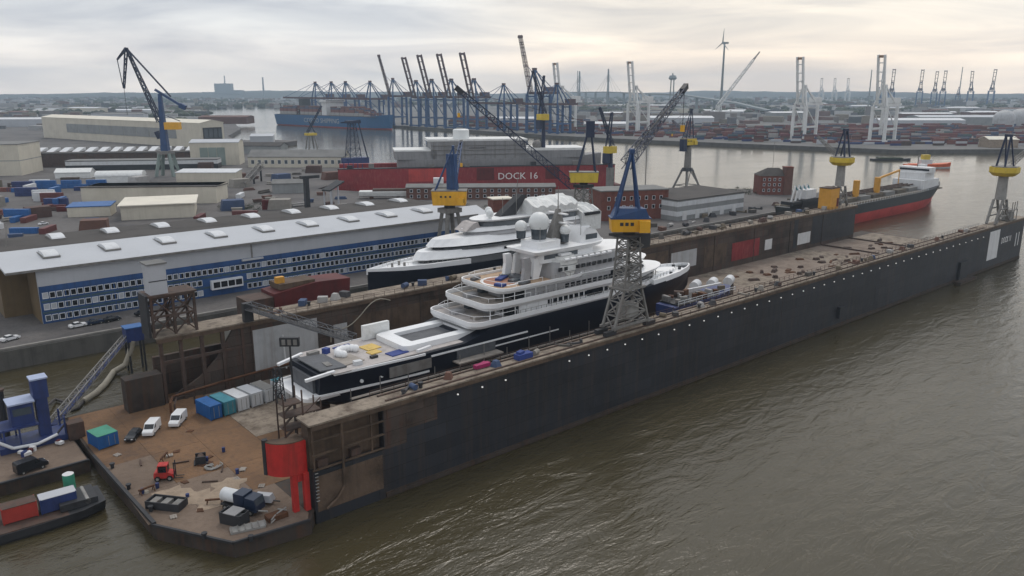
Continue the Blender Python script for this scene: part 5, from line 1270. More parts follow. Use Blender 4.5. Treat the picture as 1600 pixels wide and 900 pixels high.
YA = R(-29.6)
block('brick_office', 'low two storey red brick office with white framed windows before red dock', (253, 392, 5), R(-38), 88, 12, 7.0, 'brick_brown', 'roof_grey', 'building', 'gable', 1.4, wins=((5.2, 20, 3, 85), (2.0, 20, 3, 85)), ww=1.8, wh=1.9)
block('brick_office', 'red brown brick block with flat pale roof behind the near crane', (283, 264, 5), R(-25), 36, 17, 14.5, 'brick_red', 'roof_grey', wins=((10.8, 8, 4, 32), (6.4, 8, 4, 32)), ww=1.6, wh=2.0)
block('brick_stub', 'narrow red brick stub tower behind the white yacht domes', (236, 290, 5), R(-20), 10, 8, 12, 'brick_red', 'roof_cream', 'tower')
gh = block('dockside_hall', 'grey hall with dark roof and white bands beside the far dock wall', (312, 240, 5), R(-2), 54, 30, 10.0, 'wall_grey', 'roof_felt', 'building', 'pent', .6, band=(7.0, 9.4, 'box_white'))
MB().box(-.08, 54.08, -.08, 30.08, 2.2, 4.6).build('band', 'box_white', gh)
for i in range(5): MB().box(4 + i * 10, 7.2 + i * 10, -.14, 0, 0, 4.2).build('door', 'panel_white', gh)
bt_ = block('brick_tower_house', 'dark brick house with square tower standing by the river', (431.5, 270, 5), R(-40), 19, 13, 11.5, 'brick_red', 'roof_felt', 'building', 'hip', 4.5, wins=((9.4, 4, 2.4, 12), (6.2, 4, 2.4, 12), (2.8, 4, 2.4, 12)), ww=1.4, wh=1.8)
MB().box(14.6, 19.6, -.8, 4.6, 0, 16.4).build('tower', 'brick_brown', bt_)
MB().box(14.4, 19.8, -1.0, 4.8, 16.4, 17.2).build('tower_parapet', 'brick_red', bt_)
MB().tube((9, 6, 15), (9, 6, 32), .12, n=5).build('flagpole', 'steel_grey', bt_)
block('windowed_hall', 'white walled hall with grey roof and a row of round windows by river', (262, 645, 5), R(-40.5), 80, 24, 8.5, 'wall_cream', 'roof_grey', 'building', 'gable', 5.0, wins=((4.6, 14, 4, 76),), ww=2.8, wh=3.4, wm_=('glass_mid',))
block('cream_hall', 'huge cream assembly hall with long grey window strip', (222, 1236, 5), R(-75), 352, 30, 27, 'wall_cream', 'roof_cream', 'building', 'gable', 3, doors=())
cr_ = [o for o in COL.objects if o.name == 'cream_hall'][0]
for i in range(9):
    MB().box(64 + i * 27, 90 + i * 27, -.4, 0, 9, 20).build('window_strip', 'wall_grey', cr_)
MB().box(352, 352.5, 3, 27, 0, 22).build('end_door', 'steel_dark', cr_)
for i in range(4): MB().box(352.5, 352.8, 4 + i * 6, 8.6 + i * 6, 11, 20).build('end_pane', 'glass_mid', cr_)
sh_ = thing('saw_tooth_hall', 'dark walled hall under a row of slanting white roof lights', 'building', (118, 765, 5), R(-31))
MB().box(0, 138, 0, 40, 0, 11).build('wall', 'steel_brown', sh_)
MB().box(-.3, 138.3, -.3, 40.3, 11, 11.6).build('roof', 'roof_felt', sh_)
for i in range(13):
    MB().xprism([(16, 11.6), (34, 11.6), (34, 14.2), (30, 14.2)], 4 + i * 10.2, 9.5 + i * 10.2).build('roof_light', 'box_white', sh_)
block('loading_shed', 'long low shed with white fascia and dark open front', (140, 712, 5), R(-31), 116, 16, 7.5, 'steel_dark', 'roof_grey', 'building', 'flat', band=(4.2, 7.2, 'box_white'))
block('gate_hall', 'pale hall with tall green sliding doors beside the luffing crane', (232, 694, 5), R(-31), 40, 26, 19, 'wall_cream', 'roof_pale', 'building', 'gable', 2)
gd = [o for o in COL.objects if o.name == 'gate_hall'][0]
for i in range(3): MB().box(8 + i * 7, 14.6 + i * 7, -.3, 0, 0, 15).build('sliding_door', 'wall_green', gd)
block('corner_house', 'big cream building cut by the left picture edge', (62, 722, 5), R(-31), 52, 40, 23, 'wall_cream', 'roof_grey', band=(10.8, 11.4, 'wall_grey'))
block('flat_roof_house', 'small building with a broad flat cream roof behind long hall', (104, 420, 5), R(-21), 34, 32, 7, 'wall_cream', 'roof_cream', 'building', 'flat', over=1.2)
block('store_shed', 'long cream shed with dark green roof beyond the flat cream roof', (103, 494, 5), R(-36), 74, 24, 9.5, 'wall_cream', 'roof_felt', 'building', 'pent', -1.2)
block('white_shed', 'white roofed shed at the foot of the luffing crane', (174, 553, 5), R(-40), 40, 14, 8.5, 'wall_cream', 'box_white', 'shed', 'pent', 1.2)
block('site_hut', 'white barrel roofed tent between blue containers and luffing crane', (136, 604, 5), R(-30), 30, 12, 4.5, 'tarp_white', 'tarp_white', 'tent', 'barrel', 3.4)
block('site_hut', 'white gabled tent near the dark loading shed', (121, 655, 5), R(-30), 24, 11, 4.0, 'tarp_white', 'tarp_white', 'tent', 'gable', 2.5)
block('blue_roof_house', 'low house with blue roof left of flat cream roof', (86, 448, 5), R(-25), 20, 14, 5, 'wall_cream', 'box_blue', 'building', 'pent', .6)
block('timber_hut', 'low pinkish hut behind the hall roof at left edge', (34, 330, 5), R(-15), 16, 10, 6, 'sand', 'roof_cream', 'hut', 'gable', 2)
block('river_shed', 'dark roofed shed on the bank behind left yard buildings', (300, 800, 5), R(-45), 60, 20, 8, 'wall_grey', 'roof_felt', 'shed', 'gable', 3)
block('river_shed', 'pale tall shed in front of the cream assembly hall, by the water', (372, 905, 5), R(-30), 26, 18, 10, 'wall_pale', 'roof_pale', 'shed', 'pent', 2)
block('conveyor_house', 'grey hut on the yard left of the red dock', (205, 470, 5), R(-30), 20, 12, 6, 'wall_grey', 'roof_grey', 'hut', 'gable', 2)
# lamp masts
def mast(loc, h_, label, ring=True):
    m_ = thing('lamp_mast', label, 'lamp mast', loc)
    MB().tube((0, 0, 0), (0, 0, h_), .35, .2, 8).build('pole', 'steel_grey', m_, smooth=True)
    MB().tube((0, 0, h_ - .2), (0, 0, h_ + .6), 1.3, 1.5, 10).build('lamp_ring', 'steel_grey', m_, smooth=True)
mast((385, 322, 5), 33, 'tall lamp mast at the river edge left of column crane')
mast((1395, 640, 4), 46, 'thin dark mast on the container terminal right of white cranes')
mast((960, 742, 4), 30, 'lamp mast on the far quay beside a white gantry crane')
mast((1010, 690, 4), 34, 'dark lamp mast on far quay below the navy jib')

# ---------------------------------------------------------------- red floating dock 16 with a sheeted ship inside
d16 = thing('red_floating_dock', 'red floating dock with white dock number lettering across the yard', 'dry dock', (251, 470, 0), YA)
MB().box(0, 190, 0, 4.5, -2.4, 17.0).build('near_wall', 'red_dock', d16)
MB().box(0, 190, 40, 44.5, -2.4, 17.0).build('far_wall', 'red_dock', d16)
MB().box(-6, 195, .3, 44.2, -2.5, 3.0).build('pontoon', 'red_dark', d16)
MB().box(-.3, 190.3, -.3, 4.8, 17, 17.4).build('top_deck', 'steel_dark', d16)
for x0, x1, m_ in ((46, 74, 'red_boot'), (92, 104, 'red_dark'), (140, 150, 'red_dark')):
    MB().box(x0, x1, -.12, 0, 8, 16.4).build('repainted_plate', m_, d16)
letters('lettering', 'DOCK 16', 'letter_white', d16, (106.5, -.12, 8.4), (R(90), 0, 0), 6.4, .05, 1.05)
for x in (6, 20, 60, 84, 130, 160, 182):
    MB().box(x, x + 3.5, .6, 3.0, 17.4, 19.4 + (x % 3) * .5).build('winch', 'steel_dark' if x % 4 else 'steel_grey', d16)
for i in range(5):
    MB().tube((4 + i * 3, 2, 17.4), (4 + i * 3, 2, 22.5 - i * .6), .3, n=6).build('post', 'rig_blue', d16)
s16 = thing('sheeted_ship', 'ship shrouded in grey sheeting inside the red dock, white tank on top', 'ship', (251, 470, 0), YA)
hull(s16, [(40, 12, 10, 3.2, 22), (60, 15, 14, 3.2, 22), (140, 15, 14, 3.2, 22), (170, 12, 8, 3.2, 23), (186, 2, .6, 5, 24)], 'tarp_grey')
for o in list(s16.children): o.location.y = 22
for (x0, x1, z0, z1, m_) in ((38, 66, 22, 27.5, 'tarp_grey'), (62, 128, 22, 34, 'tarp_grey'), (128, 170, 22, 27, 'tarp_grey'), (60, 74, 34, 35.4, 'tarp_white'), (74, 129, 34.02, 35.2, 'tarp_white'), (37.5, 62, 27.5, 28.4, 'tarp_white'), (128.1, 171, 27.02, 28.6, 'tarp_white')):
    MB().box(x0, x1, 8, 36, z0, z1).build('shroud', m_, s16)
for i in range(9):
    MB().box(64 + i * 7, 64.4 + i * 7, 7.7, 8, 22, 34).build('scaffold_post', 'steel_grey', s16)
for z in (25, 28, 31):
    MB().box(62, 128, 7.5, 8, z, z + .2).build('scaffold_lift', 'steel_grey', s16)
MB().tube((84, 18, 35), (84, 18, 41), 5.6, n=20).build('white_tank', 'dome_white', s16, smooth=True)
MB().tube((84, 18, 41), (84, 18, 41.6), 5.6, 4.8, n=20).build('tank_top', 'dome_white', s16, smooth=True)
MB().ball((137, 14, 30.5), 3.4, 12, 6).build('funnel_cover', 'steel_grey', s16, smooth=True)
MB().box(88, 100, 7.9, 8, 29, 29.5).build('opening', 'steel_dark', s16)
# small white coaster/boat between hall and red dock
lch = thing('launch', 'small white boat with cabin showing over the hall roof', 'boat', (235, 415, 4.9), R(-36))
hull(lch, [(0, 3.5, 3, 1.2, 4.6), (30, 4, 3.6, 1.0, 4.6), (52, 3.6, 2.5, 1.0, 5.0), (60, .4, .2, 2, 5.8)], 'tarp_white')
MB().box(44, 50, -2.5, 2.5, 4.7, 12).build('wheelhouse', 'panel_white', lch)
MB().box(8, 40, -2.8, 2.8, 4.6, 5.8).build('hatch', 'steel_brown', lch)
for x in (6, 22, 40): MB().box(x, x + 2, -2.5, 2.5, 0, 1.4).build('cradle', 'steel_brown', lch)
# ---------------------------------------------------------------- ships
def split_hull(root, st, z0, zm, lower, upper):
    """stations: x, half-breadth low, mid, top, sheer z -> boot-topping and topsides as two shells"""
    for nm, m_, which in (('boot_topping', lower, 0), ('hull', upper, 1)):
        secs = []
        for x, bl_, bm_, bt__, zs in st:
            if which == 0: pr = [(bm_, zm), (bl_, z0 + .4 * (zm - z0)), (bl_ * .8, z0)]
            else: pr = [(bt__, zs), ((bm_ + bt__) / 2, (zs + zm) / 2), (bm_, zm)]
            secs.append([(x, y, z) for y, z in pr] + [(x, -y, z) for y, z in pr[::-1]])
        MB().loft(secs).build(nm, m_, root, smooth=True)
tk = thing('tanker', 'black and red tanker with white deck house moored beyond far dock wall', 'ship', (362, 205, 0))
split_hull(tk, [(0, 9, 11, 12, 10.2), (15, 12, 13, 13, 10.2), (110, 12.5, 13, 13, 10.4), (130, 10, 11.5, 12.6, 10.8), (146, 5, 7, 10, 11.6), (156, 1.6, 2.6, 6, 12.6), (161, .3, .6, 2.0, 13.4)], -2.2, 5.4, 'red_boot', 'ship_black')
MB().box(4, 146, -11.5, 11.5, 10.0, 10.6).build('main_deck', 'ship_deck', tk)
for i in range(7):
    MB().box(22 + i * 14.5, 33.5 + i * 14.5, -7.5, 7.5, 10.6, 12.6).build('hatch_cover', 'ship_deck' if i % 2 else 'roof_grey', tk)
for y in (-3, 0, 3): MB().tube((18, y, 13.4), (124, y, 13.4), .4, n=6).build('deck_pipe', 'steel_brown', tk)
for i in range(10): MB().box(20 + i * 11, 20.5 + i * 11, -3.6, 3.6, 10.6, 13.3).build('pipe_rack', 'steel_grey', tk)
MB().box(124, 146, -9, 9, 10.6, 16).build('deck_house', 'panel_white', tk)
MB().box(128, 142, -7.5, 7.5, 16, 20).build('deck_house', 'panel_white', tk)
MB().box(131, 139, -9, 9, 20, 23).build('bridge', 'panel_white', tk)
MB().box(130.9, 139.1, -8.6, 8.6, 21, 22.2).build('bridge_windows', 'glass_dark', tk)
MB().box(140, 144, -2, 2, 16, 24).build('funnel', 'panel_white', tk)
MB().tube((135, 0, 23), (135, 0, 30), .3, n=6).build('mast', 'steel_grey', tk)
for x in (52, 76):
    MB().tube((x, -4, 10.6), (x, -4, 21), 1.7, n=10).build('crane_post', 'ochre', tk, smooth=True)
MB().beam((76, -4, 20.2), (102, -4, 23.2), .8, 1.0).beam((102, -4, 23.2), (102, -4, 15.5), .4).build('deck_crane_arm', 'ochre', tk)
MB().box(6, 18, -9, 9, 10.6, 14).build('poop_house', 'ship_deck', tk)
rl = MB()
for i in range(36): rl.box(18 + i * 3, 18.12 + i * 3, -12.6, -12.5, 10.2, 11.6)
rl.box(18, 124, -12.6, -12.5, 11.5, 11.6); rl.build('railing', 'panel_white', tk)
# workboat with white davits by the far dock wall
wb = thing('davit_boat', 'small dark workboat with white and teal davits beside far dock wall', 'boat', (338, 192, 4))
hull(wb, [(0, 3.6, 3, 9, 14.4), (14, 4.2, 4, 8.6, 14.6), (25, 3.5, 2.6, 8.8, 15.2), (31, .5, .3, 10, 16)], 'steel_dark')
MB().box(4, 13, -2.6, 2.6, 14.4, 18.5).build('wheelhouse', 'panel_white', wb)
for i in range(4):
    bar('davit', 'panel_white', wb, (-6 + i * 3.5, -1, 14), (-3.4 + i * 3.5, -1, 21), .6); bar('davit_arm', 'box_teal', wb, (-3.4 + i * 3.5, -1, 21), (-1.5 + i * 3.5, -1, 19), .5)
MB().box(-8, 0, -3, 3, 12.5, 14).build('stern_platform', 'steel_dark', wb)
for x in (2, 22): MB().box(x, x + 3, -2.5, 2.5, -4, 9.4).build('cradle', 'steel_brown', wb)
# big blue container ship
cs = thing('container_ship', 'huge blue container ship stacked with containers under the gantry cranes', 'ship', (700, 1523, 0), math.atan2(1205 - 1523, 752 - 700))
split_hull(cs, [(0, 14, 18, 22, 21), (12, 20, 21.5, 22.5, 21), (250, 21.5, 22, 22.5, 21), (285, 14, 17, 20, 22), (308, 5, 8, 13, 24), (322, .6, 2, 5, 25.5)], -2.2, 2.0, 'red_boot', 'ship_blue')
MB().box(6, 300, -21, 21, 21, 21.8).build('deck', 'ship_deck', cs)
def cont(m, x, y, z, l=12.2): m.box(x, x + l, y, y + 2.44, z, z + 2.59)
for b in range(20):
    x = 18 + b * 13.4
    if 150 < x < 168 or 66 < x < 78: continue
    m = MB(); top = 6 if b < 16 else 6 - (b - 15)
    for r_ in range(16):
        hh = max(1, top - (rnd.random() < .35) - (rnd.random() < .2) * 2)
        for k_ in range(hh):
            if r_ < 2 or k_ >= hh - 3: cont(m, x, -20.4 + r_ * 2.55, 22.2 + k_ * 2.63)
    tag(m.build('container_bay', 'container_mass', cs), kind='stuff')
MB().box(152, 166, -20, 20, 21.8, 46).build('bridge_tower', 'panel_white', cs)
MB().box(150, 168, -23, 23, 46, 49.5).build('bridge_wing', 'panel_white', cs)
MB().box(149.9, 168.1, -21, 21, 47.3, 48.6).build('bridge_windows', 'glass_dark', cs)
MB().box(66, 78, -9, 9, 21.8, 51).build('funnel', 'ship_black', cs)
MB().tube((306, 0, 18), (306, 0, 42), .9, .5, 8).build('foremast', 'panel_white', cs)
MB().beam((2, 0, 15), (-6, -3, 42), 1.4).build('stern_post', 'ship_black', cs)
letters('lettering', 'COSCO SHIPPING', 'panel_grey', cs, (98, -22.66, 8.0), (R(90), 0, 0), 12.0, .05, 1.12)
# pilot boat and barge on the river
pb = thing('pilot_boat', 'orange hulled boat with yellow wheelhouse out on the river', 'boat', (731, 312, 0), math.atan2(-26, 30))
split_hull(pb, [(0, 4, 4.5, 5, 3.0), (24, 4.5, 5, 5.2, 3.2), (34, 2.5, 3.2, 4, 4.0), (40, .3, .4, .8, 4.8)], -1.5, 1.0, 'box_white', 'orange')
MB().box(12, 22, -3.4, 3.4, 3.2, 7.4).build('cabin', 'box_white', pb)
MB().box(14, 20, -2.6, 2.6, 7.4, 11.5).build('wheelhouse', 'crane_lemon', pb)
MB().box(4, 34, -4.6, 4.6, 3.0, 3.5).build('deck', 'orange', pb)
MB().tube((17, 0, 11.5), (17, 0, 17), .2, n=6).build('mast', 'steel_grey', pb)
rb_ = thing('river_barge', 'low dark barge ahead of the orange boat', 'barge', (783, 368, 0), math.atan2(-26, 30))
split_hull(rb_, [(0, 2.5, 3.6, 4, 1.6), (6, 4, 4, 4.2, 1.6), (30, 4, 4, 4.2, 1.6), (38, 1, 1.6, 2.4, 2.2)], -1.2, .4, 'steel_dark', 'steel_dark')
MB().box(6, 30, -3.2, 3.2, 1.6, 2.8).build('cargo', 'bush', rb_)

# ---------------------------------------------------------------- container terminal across the river
QF = [(-230, 1449), (55, 1149), (168, 1046), (305, 949), (419, 869), (564, 879), (683, 893), (1300, 960)]
def qf(r_):
    for (a, b_), (c, d) in zip(QF[:-1], QF[1:]):
        if a <= r_ <= c: return b_ + (d - b_) * (r_ - a) / (c - a)
    return QF[-1][1]
cm_ = MB().box(0, 12.2, 0, 2.44, 0, 2.59)
for i in range(8):                       # corrugation ribs on the long sides
    cm_.box(.6 + i * 1.45, 1.2 + i * 1.45, -.07, 0, .15, 2.45)
cmesh = [(c_, cm_.mesh('shipping_container', m_)) for c_, m_ in (('dark red', 'box_maroon'), ('rust red', 'box_rustred'), ('navy', 'rig_blue'), ('brown', 'steel_brown'), ('pale grey', 'wall_pale'), ('teal', 'facade_teal'), ('maroon', 'red_dark'))]
DIRZ = AZ - R(90)
mass = MB(); ncont = 0
ca, sa = math.cos(DIRZ), math.sin(DIRZ)
def place_cont(r_, f_, z):
    global ncont
    p_ = camrel(r_, f_, z)
    if ncont < 292:
        c_, me_ = rnd.choice(cmesh)
        o = bpy.data.objects.new('shipping_container', me_); COL.objects.link(o); o.location = p_; o.rotation_euler = (0, 0, DIRZ)
        tag(o, f'{c_} shipping container in the long stacked rows on the far terminal quay', 'container', 'containers stacked in rows on the terminal'); ncont += 1
    else:
        q_ = [(0, 0), (12.2, 0), (12.2, 2.44), (0, 2.44)]
        mass.prism([(p_.x + x * ca - y * sa, p_.y + x * sa + y * ca) for x, y in q_], z, z + 2.59)
for k_ in range(17):
    r_ = -120.0; run = 0
    while r_ < 900:
        f_ = qf(r_) + 62 + k_ * 24 + (6 if 380 < r_ < 520 else 0)
        if run <= 0:
            run = rnd.randint(5, 14); hh = rnd.choice((1, 1, 2, 2, 3, 3, 4)); r_ += rnd.choice((0, 6, 14, 26))
        if k_ == 0 and (r_ < 130 or rnd.random() < .45): r_ += 12.6; run -= 1; continue
        for z_ in range(max(1, hh - (rnd.random() < .3))):
            place_cont(r_, f_, 4.05 + z_ * 2.6)
            if k_ > 1 and z_ == hh - 1: place_cont(r_, f_ + 6, 4.05 + z_ * 2.6)
        r_ += 12.6; run -= 1
tag(mass.build('container_stacks', 'container_mass'), 'mass of stacked containers filling the terminal behind the first rows', 'containers', kind='stuff')
# straddle-carrier frames, terminal sheds
for i, (px, f_, L, W, H, wl, rf, lb) in enumerate([(262, 1520, 120, 40, 12, 'wall_pale', 'box_white', 'long white roofed shed on terminal behind the column crane'), (330, 1640, 90, 40, 10, 'brick_brown', 'roof_grey', 'brown walled shed on the terminal right of the column crane'), (640, 1400, 150, 40, 12, 'wall_pale', 'box_white', 'white roofed terminal shed behind rightmost white gantry crane'), (760, 1500, 160, 50, 14, 'wall_grey', 'roof_pale', 'pale roofed terminal shed left of the silver domes'), (540, 905, 34, 20, 9, 'sand', 'roof_cream', 'pinkish quay hut above the orange boat'), (600, 895, 70, 14, 4.5, 'wall_cream', 'roof_cream', 'long low cream quay shed right of the pinkish hut'), (120, 1330, 70, 24, 9, 'wall_pale', 'box_white', 'white quay shed behind the leftmost white gantry crane'), (-30, 1480, 80, 30, 12, 'wall_pale', 'box_white', 'white shed beneath the blue gantry cranes')]):
    p_ = camrel(px, f_, 4)
    block('terminal_shed', lb, p_, DIRZ, L, W, H, wl, rf, 'shed', 'gable', 3)
rb2 = thing('red_block', 'bright orange red container block near the silver domes', 'containers', camrel(742, 985, 4), DIRZ)
for i in range(6):
    for z_ in range(4): MB().box(i * 12.4, i * 12.4 + 12.1, 0, 2.44, z_ * 2.62, z_ * 2.62 + 2.58).build('container', 'orange' if (i + z_) % 5 else 'box_red', rb2)
for (px, f_, r_, lb) in ((838, 1370, 17, 'silver storage dome at right, the left one of two'), (885, 1400, 19, 'silver storage dome cut by the right picture edge')):
    d_ = thing('storage_dome', lb, 'dome', camrel(px, f_, 4))
    MB().tube((0, 0, 0), (0, 0, 16), r_, n=26).build('drum', 'panel_grey', d_, smooth=True)
    MB().ball((0, 0, 16), r_, 26, 8, .85, 0).build('cap', 'panel_grey', d_, smooth=True)
# wind turbine
wt = thing('wind_turbine', 'tall slim wind turbine on the skyline', 'wind turbine', camrel(465, 1800, 4))
MB().tube((0, 0, 0), (0, 0, 163), 3.4, 1.7, 14).build('tower', 'pylon', wt, smooth=True)
nd = Vector((math.sin(AZ + .35), -math.cos(AZ + .35), 0))
MB().beam(nd * -3, nd * 10, 4, 4).translate if False else None
m = MB(); m.beam((-nd.x * 4, -nd.y * 4, 163), (nd.x * 9, nd.y * 9, 163), 4, 4); m.build('nacelle', 'pylon', wt)
side = Vector((-nd.y, nd.x, 0)); hub = Vector((0, 0, 163)) - nd * 5
MB().ball(hub, 2.4, 10, 6).build('hub', 'pylon', wt, smooth=True)
for a in (95, 215, 335):
    v = Vector((0, 0, 1)) * math.sin(R(a)) + side * math.cos(R(a))
    MB().beam(hub, hub + v * 30, 3.2, 1.0, .5).build('blade', 'pylon', wt)
# heavy-lift lattice crane
mc = thing('lattice_boom_crane', 'pale lattice boom crane leaning right below the wind turbine', 'crane', camrel(424, 1657, 4))
MB().truss((0, 0, 3), (0, 0, 34), 9, 7, 4, 1.2).build('tower', 'sts_white', mc)
MB().truss((0, 0, 34), tuple(camrel(488, 1657, 126) - camrel(424, 1657, 4)), 6, 4, 14, 1.0).build('boom', 'sts_white', mc)
MB().truss(tuple(camrel(488, 1657, 126) - camrel(424, 1657, 4)), tuple(camrel(500, 1657, 142) - camrel(424, 1657, 4)), 3, 1.2, 4, .7).build('fly_jib', 'steel_grey', mc)
MB().box(-10, 10, -7, 7, 0, 9).build('carrier', 'panel_white', mc)
# suspension bridge far off: two pylons, deck and stays
br = thing('river_bridge', 'long hazy cable stayed bridge crossing the skyline', 'bridge', camrel(394, 3333, 4))
B0 = camrel(394, 3333, 4)
line = [camrel(120, 4500, 50), camrel(310, 3740, 56), camrel(394, 3333, 58), camrel(560, 2620, 50), camrel(640, 2300, 30), camrel(690, 2150, 12)]
for a, b_ in zip(line[:-1], line[1:]):
    MB().beam(a - B0, b_ - B0, 18, 4.5).build('deck', 'pylon', br)
for (r_, f_, hh) in ((394, 3333, 146), (310, 3740, 146)):
    p_ = camrel(r_, f_, 4) - B0
    MB().beam((p_.x - 12, p_.y - 8, 0), (p_.x, p_.y, 95), 7, 7, 5).build('pylon_leg', 'pylon', br)
    MB().beam((p_.x + 12, p_.y + 8, 0), (p_.x, p_.y, 95), 7, 7, 5).build('pylon_leg', 'pylon', br)
    MB().beam((p_.x, p_.y, 95), (p_.x, p_.y, hh), 7, 7, 4).build('pylon_needle', 'pylon', br)
    d_ = (line[1] - line[2]).normalized()
    st = MB()
    for k_ in (-160, -110, -60, 60, 110, 160): st.beam((p_.x, p_.y, hh - 20), (p_.x + d_.x * k_, p_.y + d_.y * k_, 55), .6)
    st.build('stay', 'pylon', br)
for i in range(12):
    a = line[0].lerp(line[5], (i + .5) / 12)
for k_, (a, b_) in enumerate(zip(line[:-1], line[1:])):
    for u in (.25, .6):
        q_ = a.lerp(b_, u) - B0
        MB().beam((q_.x, q_.y, 0), (q_.x, q_.y, q_.z), 5, 8).build('pier', 'pylon', br)
# water tower, chimneys, power station
tw = thing('water_tower', 'pale twin legged tower with round head on the skyline', 'tower', camrel(493, 2500, 4))
for x in (-6, 6): MB().tube((x * math.sin(AZ), -x * math.cos(AZ), 0), (x * .7 * math.sin(AZ), -x * .7 * math.cos(AZ), 95), 2.2, 1.8, 8).build('leg', 'pylon', tw)
MB().tube((0, 0, 93), (0, 0, 98), 9, 13, 14).tube((0, 0, 98), (0, 0, 106), 13, 9, 14).tube((0, 0, 106), (0, 0, 114), 3, 1, 8).build('head', 'pylon', tw)
for r_, f_, h_, w_, lb in ((322, 4000, 150, 3.0, 'thin far mast on the skyline left of the bridge pylon'), (-2330, 6600, 165, 7, 'tall power station chimney on left skyline'), (-1990, 6500, 150, 9, 'squat far chimney right of the power station'), (1190, 2700, 125, 2.5, 'thin far mast on skyline between the distant gantry cranes'), (1500, 3300, 150, 2.5, 'thin lattice mast behind the distant blue cranes at right'), (1820, 3300, 150, 2.5, 'thin lattice mast at the far right skyline')):
    c_ = thing('chimney' if w_ > 5 else 'radio_mast', lb, 'chimney' if w_ > 5 else 'mast', camrel(r_, f_, 4))
    MB().tube((0, 0, 0), (0, 0, h_), w_, w_ * .6, 10).build('shaft', 'pylon', c_, smooth=True)
    MB().tube((0, 0, h_), (0, 0, h_ + w_), w_ * .75, w_ * .75, 10).build('cap', 'pylon', c_, smooth=True)
ps = thing('power_station', 'large block of a power station on the left horizon', 'building', camrel(-2345, 6560, 4), DIRZ)
MB().box(-60, 75, 0, 60, 0, 112).build('boiler_house', 'pylon', ps)
MB().box(75, 160, 0, 60, 0, 60).build('turbine_hall', 'pylon', ps)
MB().box(-160, -60, 0, 60, 0, 45).build('bunker', 'pylon', ps)

# ---------------------------------------------------------------- far port land: sheds one can pick out, then town and woods as masses
WL = ['wall_pale', 'wall_grey', 'brick_brown', 'wall_cream', 'box_white']
RF = ['box_white', 'roof_grey', 'roof_pale', 'roof_felt', 'brick_brown']
n_w = 0
while n_w < 64:
    side_ = rnd.random()
    if side_ < .5: r_, f_ = rnd.uniform(-1500, -340), rnd.uniform(1250, 2600)
    else: r_, f_ = rnd.uniform(150, 1500), rnd.uniform(1650, 3000)
    if abs(r_ / f_) > .70: continue
    if r_ < 0 and (r_ > -.40 * f_ + 40): continue
    L = rnd.uniform(40, 130); W = rnd.uniform(25, 50); H = rnd.uniform(7, 14)
    wi, ri = rnd.randrange(5), rnd.randrange(5)
    w_ = thing('warehouse', f"distant hazy warehouse with {['pale', 'grey', 'brown', 'cream', 'white'][wi]} walls and {['white', 'grey', 'pale blue', 'black', 'brown'][ri]} roof", 'warehouse', camrel(r_, f_, 4.5), DIRZ + rnd.uniform(-.2, .2), 'warehouses in the hazy distance')
    MB().box(0, L, 0, W, 0, H).build('wall', WL[wi], w_)
    MB().xprism([(-.5, H), (W / 2, H + 2.5), (W + .5, H)], -.5, L + .5).build('roof', RF[ri], w_)
    n_w += 1
tn = MB()
for i in range(2600):
    f_ = 1300 + 4600 * rnd.random() ** 1.2
    r_ = rnd.uniform(-.72, .72) * f_
    if -.30 * f_ < r_ < .05 * f_ and f_ < 2300: continue
    if r_ > 0 and f_ < 1500: continue
    if r_ < 0 and r_ > -.38 * f_ and f_ < 2900: continue
    p_ = camrel(r_, f_, 4.2)
    sx_, sy_, sz = rnd.uniform(10, 45), rnd.uniform(8, 20), rnd.uniform(4, 14) * (1.8 if rnd.random() < .06 else 1)
    tn.cbox(p_.x, p_.y, 3.6 + sz / 2, sx_, sy_, sz, DIRZ + rnd.uniform(-.5, .5))
tag(tn.build('far_town', 'town'), 'mass of distant port and town buildings below the horizon', 'town', kind='stuff')
wd = MB()
for i in range(3400):
    f_ = 1500 + 4500 * rnd.random() ** .9
    r_ = rnd.uniform(-.74, .74) * f_
    if math.sin(r_ * .004 + f_ * .0021) + math.sin(f_ * .006 - r_ * .0011) < .1: continue
    if -.38 * f_ < r_ < .04 * f_ and f_ < 2700: continue
    if r_ > 0 and f_ < 1900: continue
    p_ = camrel(r_, f_, 0); s_ = rnd.uniform(5, 13)
    for q in range(3):
        wd.ball((p_.x + rnd.uniform(-18, 18), p_.y + rnd.uniform(-10, 10), 4 + s_ * .4), s_ * rnd.uniform(.7, 1.2), 6, 3, rnd.uniform(.7, 1.1))
tag(wd.build('far_wood', 'bush'), 'distant dark belts of trees across the flat port land', 'trees', kind='stuff')
